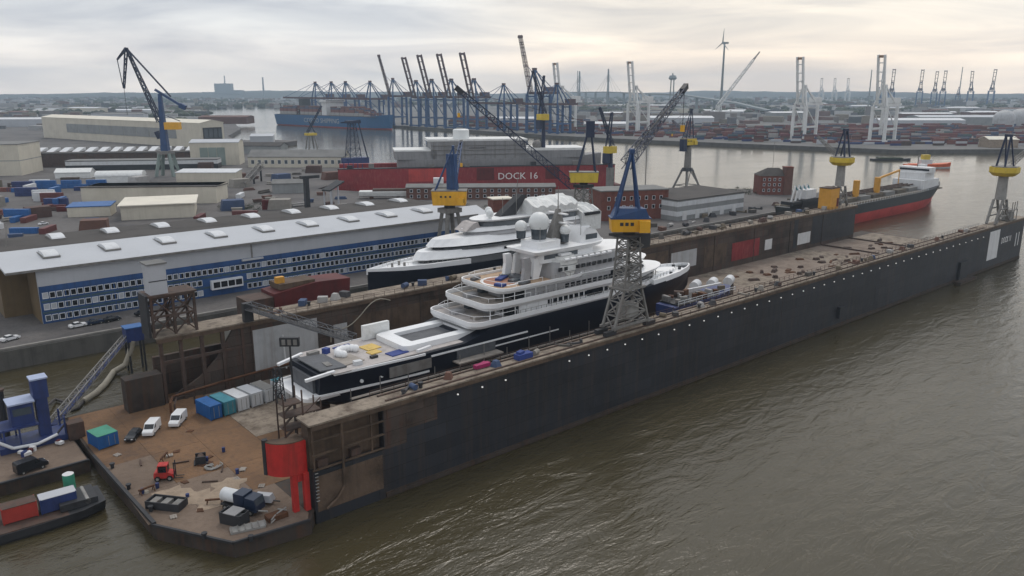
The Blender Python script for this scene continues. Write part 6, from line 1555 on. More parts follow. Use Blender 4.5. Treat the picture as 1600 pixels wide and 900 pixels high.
# ---------------------------------------------------------------- vehicles
def wheels(r_, xs, y, rad=.34, wd_=.22):
    for x in xs:
        for s_ in (-1, 1):
            w_ = MB().tube((x, s_ * y - wd_ / 2, rad), (x, s_ * y + wd_ / 2, rad), rad, n=14).build('wheel', 'tyre', r_, smooth=True)
            MB().tube((x, s_ * (y + wd_ * .52), rad), (x, s_ * (y + wd_ * .56), rad), rad * .55, n=10).build('rim', 'steel_pale', w_)
def van(label, loc, rz, mat='car_white', glass='glass_dark', group=None):
    r_ = thing('van', label, 'van', loc, rz, group)
    b_ = MB().yprism([(0, .42), (5.1, .42), (5.15, 1.0), (4.95, 1.22), (4.15, 1.38), (3.4, 2.16), (3.0, 2.26), (.15, 2.22), (0, 1.9)], -.98, .98).build('body', mat, r_)
    MB().yprism([(4.12, 1.42), (4.2, 1.42), (3.48, 2.12), (3.42, 2.08)], -.86, .86).build('windscreen', glass, r_)
    for s_ in (-1, 1):
        MB().yprism([(3.0, 1.4), (3.95, 1.4), (3.4, 2.02), (3.0, 2.05)], s_ * .985 - .012, s_ * .985 + .012).build('side_window', glass, r_)
        MB().box(5.1, 5.18, s_ * .75 - .18, s_ * .75 + .18, .8, 1.02).build('headlight', 'win_white', r_)
    MB().box(-.03, 0, -.75, .75, 1.35, 1.95).build('rear_window', glass, r_)
    wheels(r_, (.95, 4.1), .9)
    return r_
def car(label, loc, rz, mat='car_white', group=None, est=False):
    r_ = thing('car', label, 'car', loc, rz, group)
    MB().yprism([(0, .35), (4.4, .35), (4.45, .72), (4.2, .9), (3.1, 1.0), (.5 if est else .75, 1.02), (.05, .98), (-.02, .7)], -.88, .88).build('body', mat, r_)
    MB().prism([(.2 if est else .75, -.82), (3.15, -.82), (3.15, .82), (.2 if est else .75, .82)], .99, 1.44, [(.5 if est else 1.2, -.66), (2.5, -.66), (2.5, .66), (.5 if est else 1.2, .66)]).build('windows', 'glass_dark', r_)
    MB().box(.5 if est else 1.22, 2.48, -.66, .66, 1.44, 1.48).build('roof', mat, r_)
    for s_ in (-1, 1): MB().box(4.4, 4.47, s_ * .62 - .17, s_ * .62 + .17, .62, .78).build('headlight', 'win_white', r_)
    wheels(r_, (.85, 3.55), .8, .31)
    return r_
D = PT + .07
van('white van on the dock apron nearest the row of containers', (45.4, 155.4, D), R(-128))
van('white van on the dock apron next to the dark car', (40.0, 154.4, D), R(-125))
car('dark estate car beside the teal roofed box on apron', (36.4, 153.6, D), R(-128), 'car_dark', None, True)
pk = van('dark pickup van parked on the work pontoon at left', (15.6, 152.6, PT - .2), R(12), 'car_dark')
for i, (x, y, rz, m_, lb) in enumerate([(41.5, 233.5, 8, 'car_white', 'white car parked in front of the blue facade, leftmost of row'), (45.8, 233.8, 8, 'car_navy', 'navy car parked second in front of the blue facade'), (50.2, 233.8, 8, 'car_dark', 'black car parked third in front of the blue facade'), (58.6, 234.5, 8, 'car_dark', 'black car parked alone left of the trestle'), (66.5, 236.2, 8, 'car_navy', 'dark car half hidden by trestle in front of blue facade'), (25.4, 231.5, 20, 'car_white', 'white car at the left edge of the quay road')]):
    car(lb, (x, y, 5.02), R(rz), m_)
# ---------------------------------------------------------------- containers on the apron
def box20(name, label, loc, rz, mat, roof=None, L=6.06, W=2.44, H=2.59, doors=True, cat='container', frame=None):
    r_ = thing(name, label, cat, loc, rz)
    m = MB().box(0, L, 0, W, .12, H)
    n_ = max(4, int(L / .55))
    for i in range(n_):
        x = .25 + i * (L - .5) / n_
        m.box(x, x + .22, -.05, 0, .25, H - .2).box(x, x + .22, W, W + .05, .25, H - .2)
    b_ = m.build('shell', mat, r_)
    MB().box(-.03, L + .03, -.07, W + .07, H, H + .09).build('roof', roof or mat, r_)
    if doors:
        for k_ in (0, 1):
            d_ = MB().box(-.06, 0, .1 + k_ * 1.14, 1.2 + k_ * 1.12, .25, H - .15).build('door', mat, r_)
            MB().box(-.12, -.06, .6 + k_ * 1.1, .68 + k_ * 1.1, .4, H - .3).build('lock_bar', 'steel_pale', d_)
    for x in (0, L - .15):
        for y in (-.08, W - .07): MB().box(x, x + .15, y, y + .15, 0, H + .1).build('corner_post', frame or mat, r_)
    return r_
CZ = R(98)
for x, y, m_, rf, lb in ((51.6, 150.6, 'box_blue', None, 'blue site container, leftmost of the row on dock apron'), (54.6, 151.0, 'box_teal', None, 'teal site container between blue and white ones on apron'), (57.6, 151.4, 'box_white', None, 'white site container next to the teal one on dock apron'), (60.7, 151.8, 'box_white', 'roof_pale', 'white site container with raised roof rim, second white on apron'), (63.8, 152.2, 'box_white', 'roof_grey', 'white site container with grey roof, last white of the row')):
    box20('site_container', lb, (x, y, D), CZ, m_, rf, H=3.0)
box20('site_container', 'white container with blue teal roof beside the yacht stern', (67.6, 150.5, D), CZ, 'box_white', 'box_teal', H=3.4)
box20('site_container', 'blue container with green roof at the left of the apron', (32.2, 151.0, D), R(100), 'box_blue', 'box_green', L=4.6, W=3.6, H=2.6)
# brown pipe along the apron edge
ap = thing('fire_main', 'long brown pipe running along the foot of far dock wall', 'pipe', (44, 160, D))
MB().path([(0, -2, .0), (0, -2, 2.6), (1.2, 0, 3.4), (14, 1.5, 3.6), (40, 3.5, 3.8)], .26, 8).build('pipe', 'rust', ap, smooth=True)
MB().path([(.8, -2, .0), (.8, -2, 2.2), (2, .2, 2.9), (14, 1.9, 3.1), (40, 3.9, 3.3)], .2, 8).build('pipe', 'steel_brown', ap, smooth=True)
for x in (6, 14, 24, 34): MB().box(x - .15, x + .15, 1.2 + (x - 6) * .075, 1.6 + (x - 6) * .075, 0, 3.4).build('stand', 'steel_brown', ap)
# ---------------------------------------------------------------- plant on the apron
fk = thing('forklift', 'red forklift with cab standing on the dock apron', 'forklift', (33.0, 132.0, D), R(-30))
MB().yprism([(0, .5), (3.2, .5), (3.2, 1.2), (2.4, 1.5), (.1, 1.6), (0, 1.2)], -.85, .85).build('chassis', 'red_bright', fk)
MB().prism([(.7, -.75), (2.3, -.75), (2.3, .75), (.7, .75)], 1.5, 2.7, [(.85, -.68), (2.15, -.68), (2.15, .68), (.85, .68)]).build('cab_glass', 'glass_dark', fk)
MB().box(.7, 2.3, -.8, .8, 2.7, 2.85).build('cab_roof', 'red_bright', fk)
for x in (.75, 2.2):
    for y in (-.72, .72): bar('cab_post', 'red_bright', fk, (x, y, 1.5), (x, y, 2.7), .12)
for y in (-.5, .5):
    MB().box(3.25, 3.4, y - .1, y + .1, .2, 3.2).build('mast', 'steel_dark', fk)
    MB().box(3.4, 4.7, y - .08, y + .08, .2, .3).build('fork', 'steel_dark', fk)
wheels(fk, (.6, 2.6), .85, .48, .34)
tkr = thing('truck', 'navy truck with white drum body on the front of the apron', 'truck', (40.4, 112.6, D), R(-62))
MB().box(-3.6, 3.4, -1.0, 1.0, .7, 1.0).build('chassis', 'steel_dark', tkr)
MB().yprism([(1.3, .8), (3.5, .8), (3.5, 1.8), (3.2, 2.9), (1.3, 3.0)], -1.15, 1.15).build('cab', 'car_navy', tkr)
MB().yprism([(3.36, 1.9), (3.56, 1.9), (3.28, 2.8), (3.1, 2.8)], -1.0, 1.0).build('windscreen', 'glass_mid', tkr)
MB().box(-.8, 1.2, -1.15, 1.15, 1.0, 3.3).build('equipment_box', 'car_navy', tkr)
MB().tube((-3.6, 0, 2.2), (-.8, 0, 2.2), 1.1, n=16).build('drum', 'box_white', tkr, smooth=True)
wheels(tkr, (-2.6, -1.3, 2.4), 1.0, .5, .35)
skp = thing('skip', 'dark open skip beside the navy truck', 'skip', (38.0, 109.9, D), R(-62))
MB().ring([(-2, -1.1), (2, -1.1), (2, 1.1), (-2, 1.1)], [(-1.85, -.95), (1.85, -.95), (1.85, .95), (-1.85, .95)], 0, 1.9).build('walls', 'steel_dark', skp)
MB().box(-1.9, 1.9, -1, 1, .05, 1.3).build('load', 'wall_grey', skp)
MB().box(-2.1, 2.1, -1.2, 1.2, 1.9, 2.02).build('lid', 'tarp_grey', skp).scale = (.55, 1, 1)
tra = thing('compressor', 'grey covered compressor trailer right of the navy truck', 'compressor', (43.9, 112.6, D), R(-50))
MB().prism([(-1.6, -.8), (1.6, -.8), (1.6, .8), (-1.6, .8)], .5, 1.6, [(-1.3, -.6), (1.3, -.6), (1.3, .6), (-1.3, .6)]).build('hood', 'wall_pale', tra)
MB().box(1.5, 2.8, -.1, .1, .45, .6).build('drawbar', 'steel_dark', tra)
wheels(tra, (0,), .85, .36, .22)
pal = thing('gangway_section', 'grey flat steel frame lying before the navy truck', 'frame', (38.8, 106.9, D), R(-15))
MB().box(-2.6, 2.6, -.9, .9, .0, .35).build('bed', 'steel_pale', pal)
for i in range(6): MB().box(-2.5 + i, -2.3 + i, -.85, .85, .35, .5).build('rung', 'steel_grey', pal)
crt = thing('scrap_crate', 'long dark open steel crate near the left apron edge', 'crate', (31.6, 121.5, D), R(-52))
MB().ring([(-3, -1.3), (3, -1.3), (3, 1.3), (-3, 1.3)], [(-2.85, -1.15), (2.85, -1.15), (2.85, 1.15), (-2.85, 1.15)], 0, 1.3).build('walls', 'steel_dark', crt)
for i in range(3): MB().box(-2.6 + i * 2, -1.4 + i * 2, -1.1, 1.1, .1, 1.0).build('load', 'steel_grey', crt)
wnc = thing('mooring_winch', 'dark mooring winch with coiled rope on apron', 'winch', (41.2, 133.4, D), R(-20))
for y in (-.9, .9): MB().box(-.9, .9, y - .12, y + .12, 0, 1.5).build('cheek', 'steel_dark', wnc)
MB().tube((0, -.8, .9), (0, .8, .9), .6, n=12).build('drum', 'steel_brown', wnc, smooth=True)
MB().box(-1.2, 1.2, -1.1, 1.1, 0, .2).build('base', 'steel_dark', wnc)
cb = thing('cable_heap', 'pale heap of coiled cable beside the mooring winch', 'cable', (41.5, 130.2, D))
m = MB()
for i in range(5):
    pts = [((.6 + .25 * i) * math.cos(R(a + i * 30)) + .2 * i, (.45 + .2 * i) * math.sin(R(a + i * 30)), .15 + .1 * ((a // 45 + i) % 3)) for a in range(0, 300, 30)]
    m.path(pts, .11, 6)
m.build('coil', 'steel_pale', cb, smooth=True)
for i, (x, y, s_, lb) in enumerate([(36.0, 124.0, 2.6, 'low heap of pale blast grit left of the truck'), (39.6, 121.0, 3.2, 'widest heap of pale blast grit in the middle of apron'), (42.6, 124.8, 2.2, 'small heap of blast grit right of the widest heap'), (33.8, 127.6, 2.4, 'heap of grit in front of the red forklift')]):
    m = MB(); vs = []; fs = []
    for j in range(5):
        rr_ = s_ * (1 - j / 4) ; zz = .45 * s_ * .35 * (j / 4) ** .7
        for q in range(14):
            a = 2 * math.pi * q / 14
            k_ = 1 + .25 * math.sin(q * 2.3 + i) + rnd.uniform(-.1, .1)
            vs.append((rr_ * k_ * math.cos(a) * 1.3, rr_ * k_ * math.sin(a), zz + rnd.uniform(0, .06)))
    for j in range(4):
        for q in range(14): fs.append((j * 14 + q, j * 14 + (q + 1) % 14, (j + 1) * 14 + (q + 1) % 14, (j + 1) * 14 + q))
    o = m.add(vs, fs).build('grit_heap', 'sand', smooth=True); o.location = (x, y, D - .02)
    tag(o, lb, 'heap', 'heaps of blast grit on the apron')
bol = MB().tube((0, 0, 0), (0, 0, .7), .3, n=8).tube((0, 0, .7), (0, 0, .95), .45, n=8).mesh('bollard', 'steel_dark', True)
for (x, y) in ((29.2, 144), (29.2, 134), (29.8, 124), (33.5, 110.5), (38.5, 105.2)):
    inst('bollard', bol, dock, rel(dock, (x, y, D)))
for i, (x, y, lb) in enumerate([(37.6, 117.2, 'rusty timber trestle lying near the white drum truck'), (30.6, 128.2, 'rusty timber trestle by the left apron edge'), (36.5, 138.5, 'rusty timber trestle behind the red forklift')]):
    t_ = thing('trestle', lb, 'trestle', (x, y, D), R(-30 + 40 * i), 'rusty trestles on the apron')
    MB().box(-1.4, 1.4, -.15, .15, .8, 1.05).build('beam', 'rust', t_)
    for x_ in (-1.1, 1.1):
        for y_ in (-.45, .45): bar('leg', 'rust', t_, (x_, y_, 0), (x_, y_ * .2, .85), .12)
deb = [('timber_baulk', MB().box(-1.3, 1.3, -.13, .13, 0, .24).mesh('timber_baulk', 'steel_brown'), 'loose timber baulk lying on the dock apron', 'timber'), ('pallet', MB().box(-.6, .6, -.5, -.3, 0, .14).box(-.6, .6, -.1, .1, 0, .14).box(-.6, .6, .3, .5, 0, .14).box(-.55, -.3, -.5, .5, .14, .18).box(-.12, .12, -.5, .5, .14, .18).box(.3, .55, -.5, .5, .14, .18).mesh('pallet', 'teak_grey'), 'flat wooden pallet lying on the dock apron', 'pallet'), ('steel_offcut', MB().prism([(-.7, -.4), (.6, -.5), (.8, .3), (-.2, .6)], 0, .12).mesh('steel_offcut', 'rust'), 'rusty steel offcut lying on the dock apron', 'scrap'), ('rope_coil', MB().tube((0, 0, 0), (0, 0, .3), .5, .35, 12).mesh('rope_coil', 'hose', True), 'coil of rope lying on the dock apron', 'rope'), ('oil_drum', MB().tube((0, 0, 0), (0, 0, .9), .3, n=10).mesh('oil_drum', 'rig_blue', True), 'small blue oil drum standing on the dock apron', 'drum')]
for i in range(30):
    x, y = rnd.uniform(29.5, 47), rnd.uniform(109, 150)
    if x < 29 + max(0, 120 - y) * .62 or (36 < x < 45 and y < 117) or (30 < x < 36 and 129 < y < 135): continue
    nm_, me_, lb, ct = rnd.choice(deb)
    tag(inst(nm_, me_, None, (x, y, D), rnd.uniform(0, 6.28)), lb, ct, 'bits lying about on the dock apron')
# pipework and winches at the tank foot
jk = thing('pipe_manifold', 'tangle of grey pipes at the foot of the red fender tank', 'pipes', (43.6, 106.9, D))
m = MB()
for i in range(9):
    a = rnd.uniform(0, 6.28); l_ = rnd.uniform(1, 2.6); x, y = rnd.uniform(-1.6, 1.6), rnd.uniform(-1.2, 1.2)
    m.tube((x, y, .2 + .12 * i), (x + l_ * math.cos(a), y + l_ * math.sin(a) * .6, .3 + .12 * i), .12, n=7)
m.build('pipe', 'steel_pale', jk, smooth=True)
MB().box(-1.8, 1.4, -.8, .9, 0, .8).build('valve_box', 'rust', jk)

# ---------------------------------------------------------------- barge lying along the apron (lower left)
bg = thing('deck_barge', 'flat barge with coloured containers lying left of the apron', 'barge', (-22, 138, 0), R(-2))
split_hull(bg, [(0, 3.6, 3.9, 4, 1.6), (38, 3.7, 4, 4, 1.6), (44, 2.8, 3.6, 3.9, 1.8), (47.5, .8, 2, 3.2, 2.2)], -1.4, .4, 'steel_dark', 'steel_dark')
MB().box(.4, 42, -3.8, 3.8, 1.55, 1.75).build('deck', 'steel_brown', bg)
MB().box(41, 46.5, -2.6, 2.6, 1.9, 3.0).build('bow_housing', 'steel_dark', bg)
MB().tube((45, -2.6, 2.6), (45, 2.6, 2.6), .5, n=10).build('bow_roller', 'steel_pale', bg)
rl = MB()
for i in range(16): rl.box(i * 2 + .5, i * 2 + .58, -3.8, -3.7, 1.7, 2.7)
rl.box(.5, 31, -3.8, -3.7, 2.62, 2.7); rl.build('railing', 'steel_pale', bg)
box20('deck_container', 'red container on the flat barge', (11.2, 135.6, 1.8), R(-2), 'box_red', 'steel_brown', L=4.8, H=2.6)
box20('deck_container', 'blue container next to the red one on flat barge', (16.4, 135.3, 1.8), R(-2), 'rig_blue', 'wall_pale', L=5.2, H=2.5)
box20('deck_container', 'low dark blue bin at the left end of the flat barge', (3.0, 135.6, 1.8), R(-2), 'rig_blue', 'steel_dark', L=4.4, H=1.3)
tt = thing('green_tank', 'small green tank standing behind the blue container on barge', 'tank', (21.6, 140.2, 1.8))
MB().tube((0, 0, 0), (0, 0, 3.6), .9, n=14).build('drum', 'box_green', tt, smooth=True)
MB().tube((0, 0, 3.6), (0, 0, 3.9), .9, .3, 14).build('lid', 'panel_white', tt, smooth=True)
# ---------------------------------------------------------------- dredge pump rig on the work pontoon
rg = thing('pump_rig', 'blue pump rig with tall square column and pale roofed cabin', 'pump rig', (22.9, 166, PT - .2))
MB().box(-1.0, 1.0, -1.0, 1.0, 0, 10.4).build('column', 'rig_blue', rg)
MB().box(-1.3, 1.3, -1.3, 1.3, 8.8, 12.6).build('head_box', 'rig_blue', rg)
MB().box(-1.5, 1.5, -1.5, 1.5, 12.6, 12.9).build('head_roof', 'roof_violet', rg)
MB().box(-5.4, -1.6, -2.0, 2.0, 4.6, 8.8).build('cabin', 'rig_blue', rg)
MB().box(-5.7, -1.3, -2.3, 2.3, 8.8, 9.1).build('cabin_roof', 'roof_violet', rg)
MB().box(-5.0, -2.0, -2.06, -2.0, 6.6, 8.0).build('cabin_window', 'glass_mid', rg)
MB().box(-8, 4, -3, 3, 0.02, 1.2).build('skid', 'rig_blue', rg)
for x in (-7, -4.5, 3):
    for y in (-2.6, 2.6): bar('post', 'rig_blue', rg, (x, y, 1.2), (x, y, 4.6), .3)
MB().box(-8, -1.2, -2.8, 2.8, 4.3, 4.6).build('platform', 'rig_blue', rg)
MB().path([(-9, -3.4, 3.6), (-6, -3.6, 1.2), (-2, -3.6, .9), (1.5, -3.0, 1.6)], .3, 8).build('suction_hose', 'box_white', rg, smooth=True)
MB().path([(1.2, -2.2, 1.0), (2.6, -2.4, 2.6), (3.6, -2.0, 3.4), (4.4, -1.8, 2.2), (3.4, -2.4, .6)], .2, 7).build('hose_loop', 'hose_dark', rg, smooth=True)
MB().box(3.2, 6.0, -4.2, -1.6, 0, 3.4).build('pump_housing', 'steel_brown', rg)
for i in range(7):
    MB().cbox(rnd.uniform(-7, 3), rnd.uniform(-6, -3.6), .5, rnd.uniform(.6, 1.6), rnd.uniform(.5, 1.2), rnd.uniform(.5, 1.0), rnd.uniform(0, 3)).build('fitting', rnd.choice(['steel_dark', 'panel_white', 'red_dark', 'rig_blue']), rg)
pl_ = thing('dark_pile', 'dark round mooring pile at the left picture edge', 'pile', (17.2, 172.5, 0))
MB().tube((0, 0, -2.4), (0, 0, 11.6), .7, n=12).build('shaft', 'steel_dark', pl_, smooth=True)
MB().tube((0, 0, 11.6), (0, 0, 12.0), .85, n=12).build('cap', 'steel_brown', pl_, smooth=True)
bm_ = thing('pipe_boom', 'long grey blue boom slanting across the water to the blue tank', 'boom', (25, 170, 3))
MB().truss((0, 0, .6), (22.5, 31.5, 6.2), 1.5, 1.1, 18, .2).build('lattice', 'steel_grey', bm_)
MB().beam((0, 0, .1), (22.5, 31.5, 5.7), 1.3, .3).build('walkway', 'rig_blue', bm_)
fp = thing('floating_pipe', 'fat pale dredge pipe curving over the water', 'pipe', (49.5, 202, 0))
pts = [(-.6, -1.2, 8.2), (-1.6, -1.0, 5.0), (-2.8, -.6, 2.2), (-5.3, .6, .7), (-9, -6.6, .6), (-12.2, -11.3, .5), (-15.5, -14.5, .4)]
MB().path(pts, .7, 10).build('pipe', 'hose', fp, smooth=True)
MB().path([(-15.5, -14.5, .4), (-17.3, -17.8, .3), (-18.7, -18.4, .3), (-19, -12.5, .5), (-20.1, -9.6, .6), (-23, -16, 1.6), (-25.5, -24, 4)], .3, 8).build('thin_hose', 'hose_dark', fp, smooth=True)
# ---------------------------------------------------------------- quay road clutter, red dock section, dark red steel block
rs = thing('hull_section', 'dark red ship section with brown plating on the quay behind dock wall', 'ship section', (80, 191, 8))
MB().yprism([(0, 2), (21, 2.0), (21.8, 10.4), (12, 10.8), (0, 9.4)], -4, 4).build('shell', 'red_dark', rs)
MB().box(-7, -.05, -3.6, 3.6, -3, 8.6).build('frame_block', 'steel_brown', rs)
MB().box(2, 12, -3, 3, 9.9, 11.4).build('deck_plate', 'dock_rust', rs)
MB().cbox(3, -1, 12.2, 2.2, 1.4, 1.6).build('hoist', 'ochre', rs)
for x in (1, 7, 13, 19): MB().box(x, x + 1.2, -3.5, 3.5, -3.1, 2.2).build('support', 'steel_brown', rs)
pier = thing('jetty', 'concrete jetty between the dock wall and the yard quay', 'jetty', (140, 186, 0))
MB().box(-66, -16, -9, 22, -2.3, 4.9).build('deck', 'concrete', pier)
MB().box(-66, -16, -9.3, -9, 3.5, 5.3).build('kerb', 'steel_brown', pier)
clut = [MB().box(-1.2, 1.2, -.8, .8, 0, 1.4).mesh('crate', 'clutter'), MB().tube((-1, 0, .7), (1, 0, .7), .7, n=10).mesh('drum', 'clutter', True), MB().box(-2.4, 2.4, -.3, .3, 0, .5).box(-2.2, -1.8, -.5, .5, .5, 1.2).mesh('frame', 'clutter'), MB().prism([(-1.2, -1), (1.2, -1), (1.2, 1), (-1.2, 1)], 0, 1.6, [(-.6, -.6), (.6, -.6), (.6, .6), (-.6, .6)]).mesh('capstan', 'clutter')]
cn_ = ['wall_crate', 'cable_drum', 'steel_rack', 'capstan']
for i in range(46):                                   # along the far wing wall top
    x = rnd.uniform(68, 344); k_ = rnd.randrange(4)
    if 326 < x: continue
    o = inst(cn_[k_], clut[k_], None, (x, rnd.uniform(FW0 + 1.2, FW1 - .6), TOP + .29), rnd.uniform(0, 3.14))
    tag(o, ['small steel crate among the gear on far dock wall top', 'cable drum among the gear on the far dock wall top', 'loose steel frame among the gear on far dock wall top', 'squat capstan among the gear on far dock wall top'][k_], cn_[k_].split('_')[-1], 'gear lying on the far dock wall')
for i in range(34):                                   # along the near wing wall top
    x = rnd.uniform(66, 322); k_ = rnd.randrange(4)
    if 118 < x < 138: continue
    o = inst(cn_[k_], clut[k_], None, (x, rnd.uniform(NW0 + 1.3, NW1 - 1.2), TOP + .29), rnd.uniform(0, 3.14), (.75, .75, .75))
    tag(o, ['small steel crate among the gear on near dock wall top', 'cable drum among the gear on the near dock wall top', 'loose steel frame among the gear on near dock wall top', 'squat capstan among the gear on near dock wall top'][k_], cn_[k_].split('_')[-1], 'gear lying on the near dock wall')
mg_ = tag(MB().cbox(0, 0, .5, 3.4, 1.0, .7).cbox(.8, .6, .45, 1.6, .8, .6, .4).build('cloth_bundle', 'cloth_magenta'), 'magenta wrapped bundle on the near dock wall beside yacht hull', 'bundle'); mg_.location = (86.5, 110.0, TOP + .29)
bb2 = tag(MB().cbox(0, 0, .55, 3.6, 1.6, 1.1).cbox(-.6, .2, 1.3, 1.6, 1.0, .5, .3).build('tarp_bundle', 'cloth_blue'), 'blue tarpaulin bundle on the near dock wall', 'bundle'); bb2.location = (96, 109.0, TOP + .29)
# yard: parked containers, vehicles and stacks between the halls
def yard_free(x, y):
    for (x0, x1, y0, y1) in ((98, 150, 380, 462), (96, 182, 435, 530), (166, 228, 515, 585), (178, 202, 602, 634), (80, 112, 430, 470), (128, 172, 580, 625), (112, 148, 635, 670), (200, 232, 455, 490)):
        if x0 < x < x1 and y0 < y < y1: return False
    return y > 318 and y > 330 + max(0, x - 150) * .3
ymesh = {}
for nm_, m_ in (('blue', 'box_blue'), ('red', 'box_maroon'), ('dark red', 'red_dark'), ('white', 'box_white'), ('brown', 'steel_brown'), ('navy', 'rig_blue'), ('rust red', 'box_rustred')):
    for st_ in (1, 2):
        k = MB()
        for z_ in range(st_):
            k.box(-6, 6, -1.22, 1.22, z_ * 2.64, z_ * 2.64 + 2.58)
            for i in range(9): k.box(-5.6 + i * 1.28, -5.1 + i * 1.28, -1.28, -1.22, z_ * 2.64 + .2, z_ * 2.64 + 2.4)
        ymesh[(nm_, st_)] = k.mesh('yard_container', m_)
def ycont(x, y, rz, nm_, st_, lab=None):
    o = inst('yard_container', ymesh[(nm_, st_)], None, (x, y, 5.02), rz)
    tag(o, lab or f"{nm_} storage container{' pair stacked two high' if st_ > 1 else ''} in the cluttered yard behind the long hall", 'container', 'storage containers in the yard')
n_ = 0
while n_ < 64:
    x, y = rnd.uniform(30, 200), rnd.uniform(320, 660)
    if rnd.random() < .55: x, y = rnd.uniform(50, 125), rnd.uniform(430, 640)
    n_ += 1
    if not yard_free(x, y): continue
    ycont(x, y, R(rnd.choice((-31, -36, -31, 55))), rnd.choice(['blue', 'red', 'dark red', 'white', 'brown', 'navy', 'rust red']), rnd.choice((1, 1, 2)))
for i in range(7):
    ycont(96 + i * 6.6 + (i % 2), 596 - i * 4.1, R(-31), 'blue', 1 + i % 2, f"bright blue container, number {['one', 'two', 'three', 'four', 'five', 'six', 'seven'][i]} from the left in the long blue row")
ymisc = {'steel_stack': MB().box(-3, 3, -.9, .9, 0, .7).box(-2.6, 2.4, -.7, .7, .75, 1.3).mesh('steel_stack', 'clutter'), 'pipe_stack': MB().tube((-4, -.5, .5), (4, -.5, .5), .45, n=8).tube((-4, .5, .5), (4, .5, .5), .45, n=8).tube((-4, 0, 1.3), (4, 0, 1.3), .45, n=8).mesh('pipe_stack', 'clutter', True), 'waste_bin': MB().prism([(-2, -1), (2, -1), (2, 1), (-2, 1)], 0, 1.6, [(-2.4, -1.2), (2.4, -1.2), (2.4, 1.2), (-2.4, 1.2)]).mesh('waste_bin', 'clutter'), 'hull_block': MB().prism([(-5, -3), (5, -3), (5, 3), (-5, 3)], 0, 4.5, [(-4, -3), (5, -3), (5, 3), (-4, 3)]).mesh('hull_block', 'clutter')}
for i in range(120):
    x, y = rnd.uniform(30, 235), rnd.uniform(318, 660)
    if i > 70: x, y = rnd.uniform(180, 300), rnd.uniform(400, 600)
    if not yard_free(x, y) and i <= 70: continue
    if i > 70 and (y < 318 + (300 - x) * .6 or (x > 232 and y < 520) or x - 180 > (y - 330) * .6): continue
    k_ = rnd.choice(list(ymisc))
    o = inst(k_, ymisc[k_], None, (x, y, 5.02), rnd.uniform(-.8, .6), (1.2, 1.2, 1.2))
    tag(o, {'steel_stack': 'stack of steel plates lying in the yard behind the long hall', 'pipe_stack': 'stack of pipes lying in the yard behind the long hall', 'waste_bin': 'open waste bin standing in the yard behind the long hall', 'hull_block': 'raw steel hull block standing in the yard behind the long hall'}[k_], {'steel_stack': 'stack', 'pipe_stack': 'pipes', 'waste_bin': 'bin', 'hull_block': 'hull block'}[k_], 'material lying in the yard')
for i, (x, y, m_, lb) in enumerate([(88, 505, 'car_white', 'white car in the yard left of cream shed'), (82, 480, 'car_dark', 'dark car in the yard left of cream shed'), (95, 545, 'car_navy', 'navy car in the yard by the blue containers'), (70, 430, 'car_white', 'white car in the yard behind left part of hall'), (62, 470, 'car_dark', 'dark car near the left edge of yard'), (160, 395, 'car_white', 'white car parked behind hall right of flat cream roof')]):
    car(lb, (x, y, 5.02), R(-30 + 20 * i), m_)
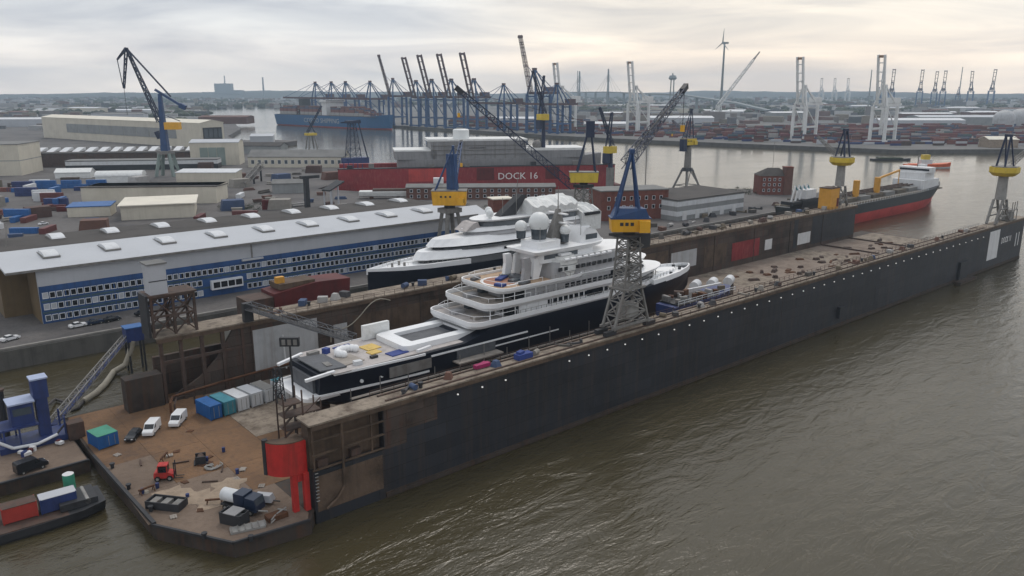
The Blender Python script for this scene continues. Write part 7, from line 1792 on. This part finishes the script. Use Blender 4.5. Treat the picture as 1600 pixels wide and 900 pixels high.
# conveyor gantry and dark plate bender between the halls
cg = thing('conveyor_gantry', 'grey conveyor gantry sloping down right of the white roofed shed', 'conveyor', (222, 540, 5))
MB().truss((8, 2, 12), (-18, -26, 1.5), 3.2, 3.2, 12, .35).build('lattice', 'steel_grey', cg)
for x, y, z in ((6, 0, 11), (-4, -11, 6)): MB().box(x - .5, x + .5, y - .5, y + .5, 0, z).build('support', 'steel_dark', cg)
tp = thing('tee_post', 'dark tee shaped steel post behind the hall roof', 'post', (194, 400, 5))
MB().box(-1.2, 1.2, -1.2, 1.2, 0, 16).build('post', 'steel_dark', tp)
MB().box(-3, 7.5, -1.4, 1.4, 16, 17.6).build('arm', 'steel_dark', tp)
pb_ = thing('dark_canopy', 'dark slanting canopy on pale legs behind the hall roof', 'canopy', (206, 395, 5), R(20))
MB().add([(-4, -3, 9), (8, -3, 13), (8, 3, 13), (-4, 3, 9), (-4, -3, 9.8), (8, -3, 13.8), (8, 3, 13.8), (-4, 3, 9.8)], [(3, 2, 1, 0), (4, 5, 6, 7), (0, 1, 5, 4), (1, 2, 6, 5), (2, 3, 7, 6), (3, 0, 4, 7)]).build('roof', 'steel_dark', pb_)
for x, z in ((-3, 9.2), (3, 11.2)):
    for y in (-2.4, 2.4): bar('leg', 'wall_pale', pb_, (x, y, 0), (x, y, z), .6)
bsh = MB()
for i in range(150):
    x, y = rnd.choice([(60 + rnd.uniform(-25, 25), 360 + rnd.uniform(-14, 20)), (245 + rnd.uniform(-30, 30), 330 + rnd.uniform(-20, 20)), (170 + rnd.uniform(-14, 14), 420 + rnd.uniform(-14, 14)), (440 + rnd.uniform(-14, 14), 285 + rnd.uniform(-14, 14))])
    s_ = rnd.uniform(.8, 2.2)
    for q in range(60):
        a = Vector((x + rnd.gauss(0, .6) * s_, y + rnd.gauss(0, .6) * s_, 5 + s_ * abs(rnd.gauss(0, .45)))); d1 = Vector((rnd.uniform(-1, 1), rnd.uniform(-1, 1), rnd.uniform(-1, 1))) * .28; d2 = Vector((rnd.uniform(-1, 1), rnd.uniform(-1, 1), rnd.uniform(-1, 1))) * .28
        bsh.add([a, a + d1, a + d1 + d2, a + d2], [(0, 1, 2, 3)])
tag(bsh.build('scrub', 'bush'), 'low scrub growing in patches between the yard buildings', 'bushes', kind='stuff')
for i in range(40):
    k_ = rnd.randrange(4)
    x = rnd.uniform(205, 430); y = rnd.uniform(226, 238) if rnd.random() < .7 else rnd.uniform(272, 300)
    if 225 < x < 242: continue
    o = inst(cn_[k_], clut[k_], None, (x, y, 5.02), rnd.uniform(0, 3.14), (1.5, 1.5, 1.3))
    tag(o, ['steel crate standing on the quay behind the far dock wall', 'cable drum standing on the quay behind far dock wall', 'long steel frame lying on the quay behind far dock wall', 'capstan standing on the quay behind the far dock wall'][k_], cn_[k_].split('_')[-1], 'gear lying on the yard quay')

# the apron deck lies a little lower than first surveyed: everything standing on it moves out along its sight line
for o in list(COL.objects):
    if o.parent is None and abs(o.location.z - D) < 1e-4 and o.location.x < 70 and o.name != 'floodlight_mast':
        o.location.x *= 1.019; o.location.y *= 1.019
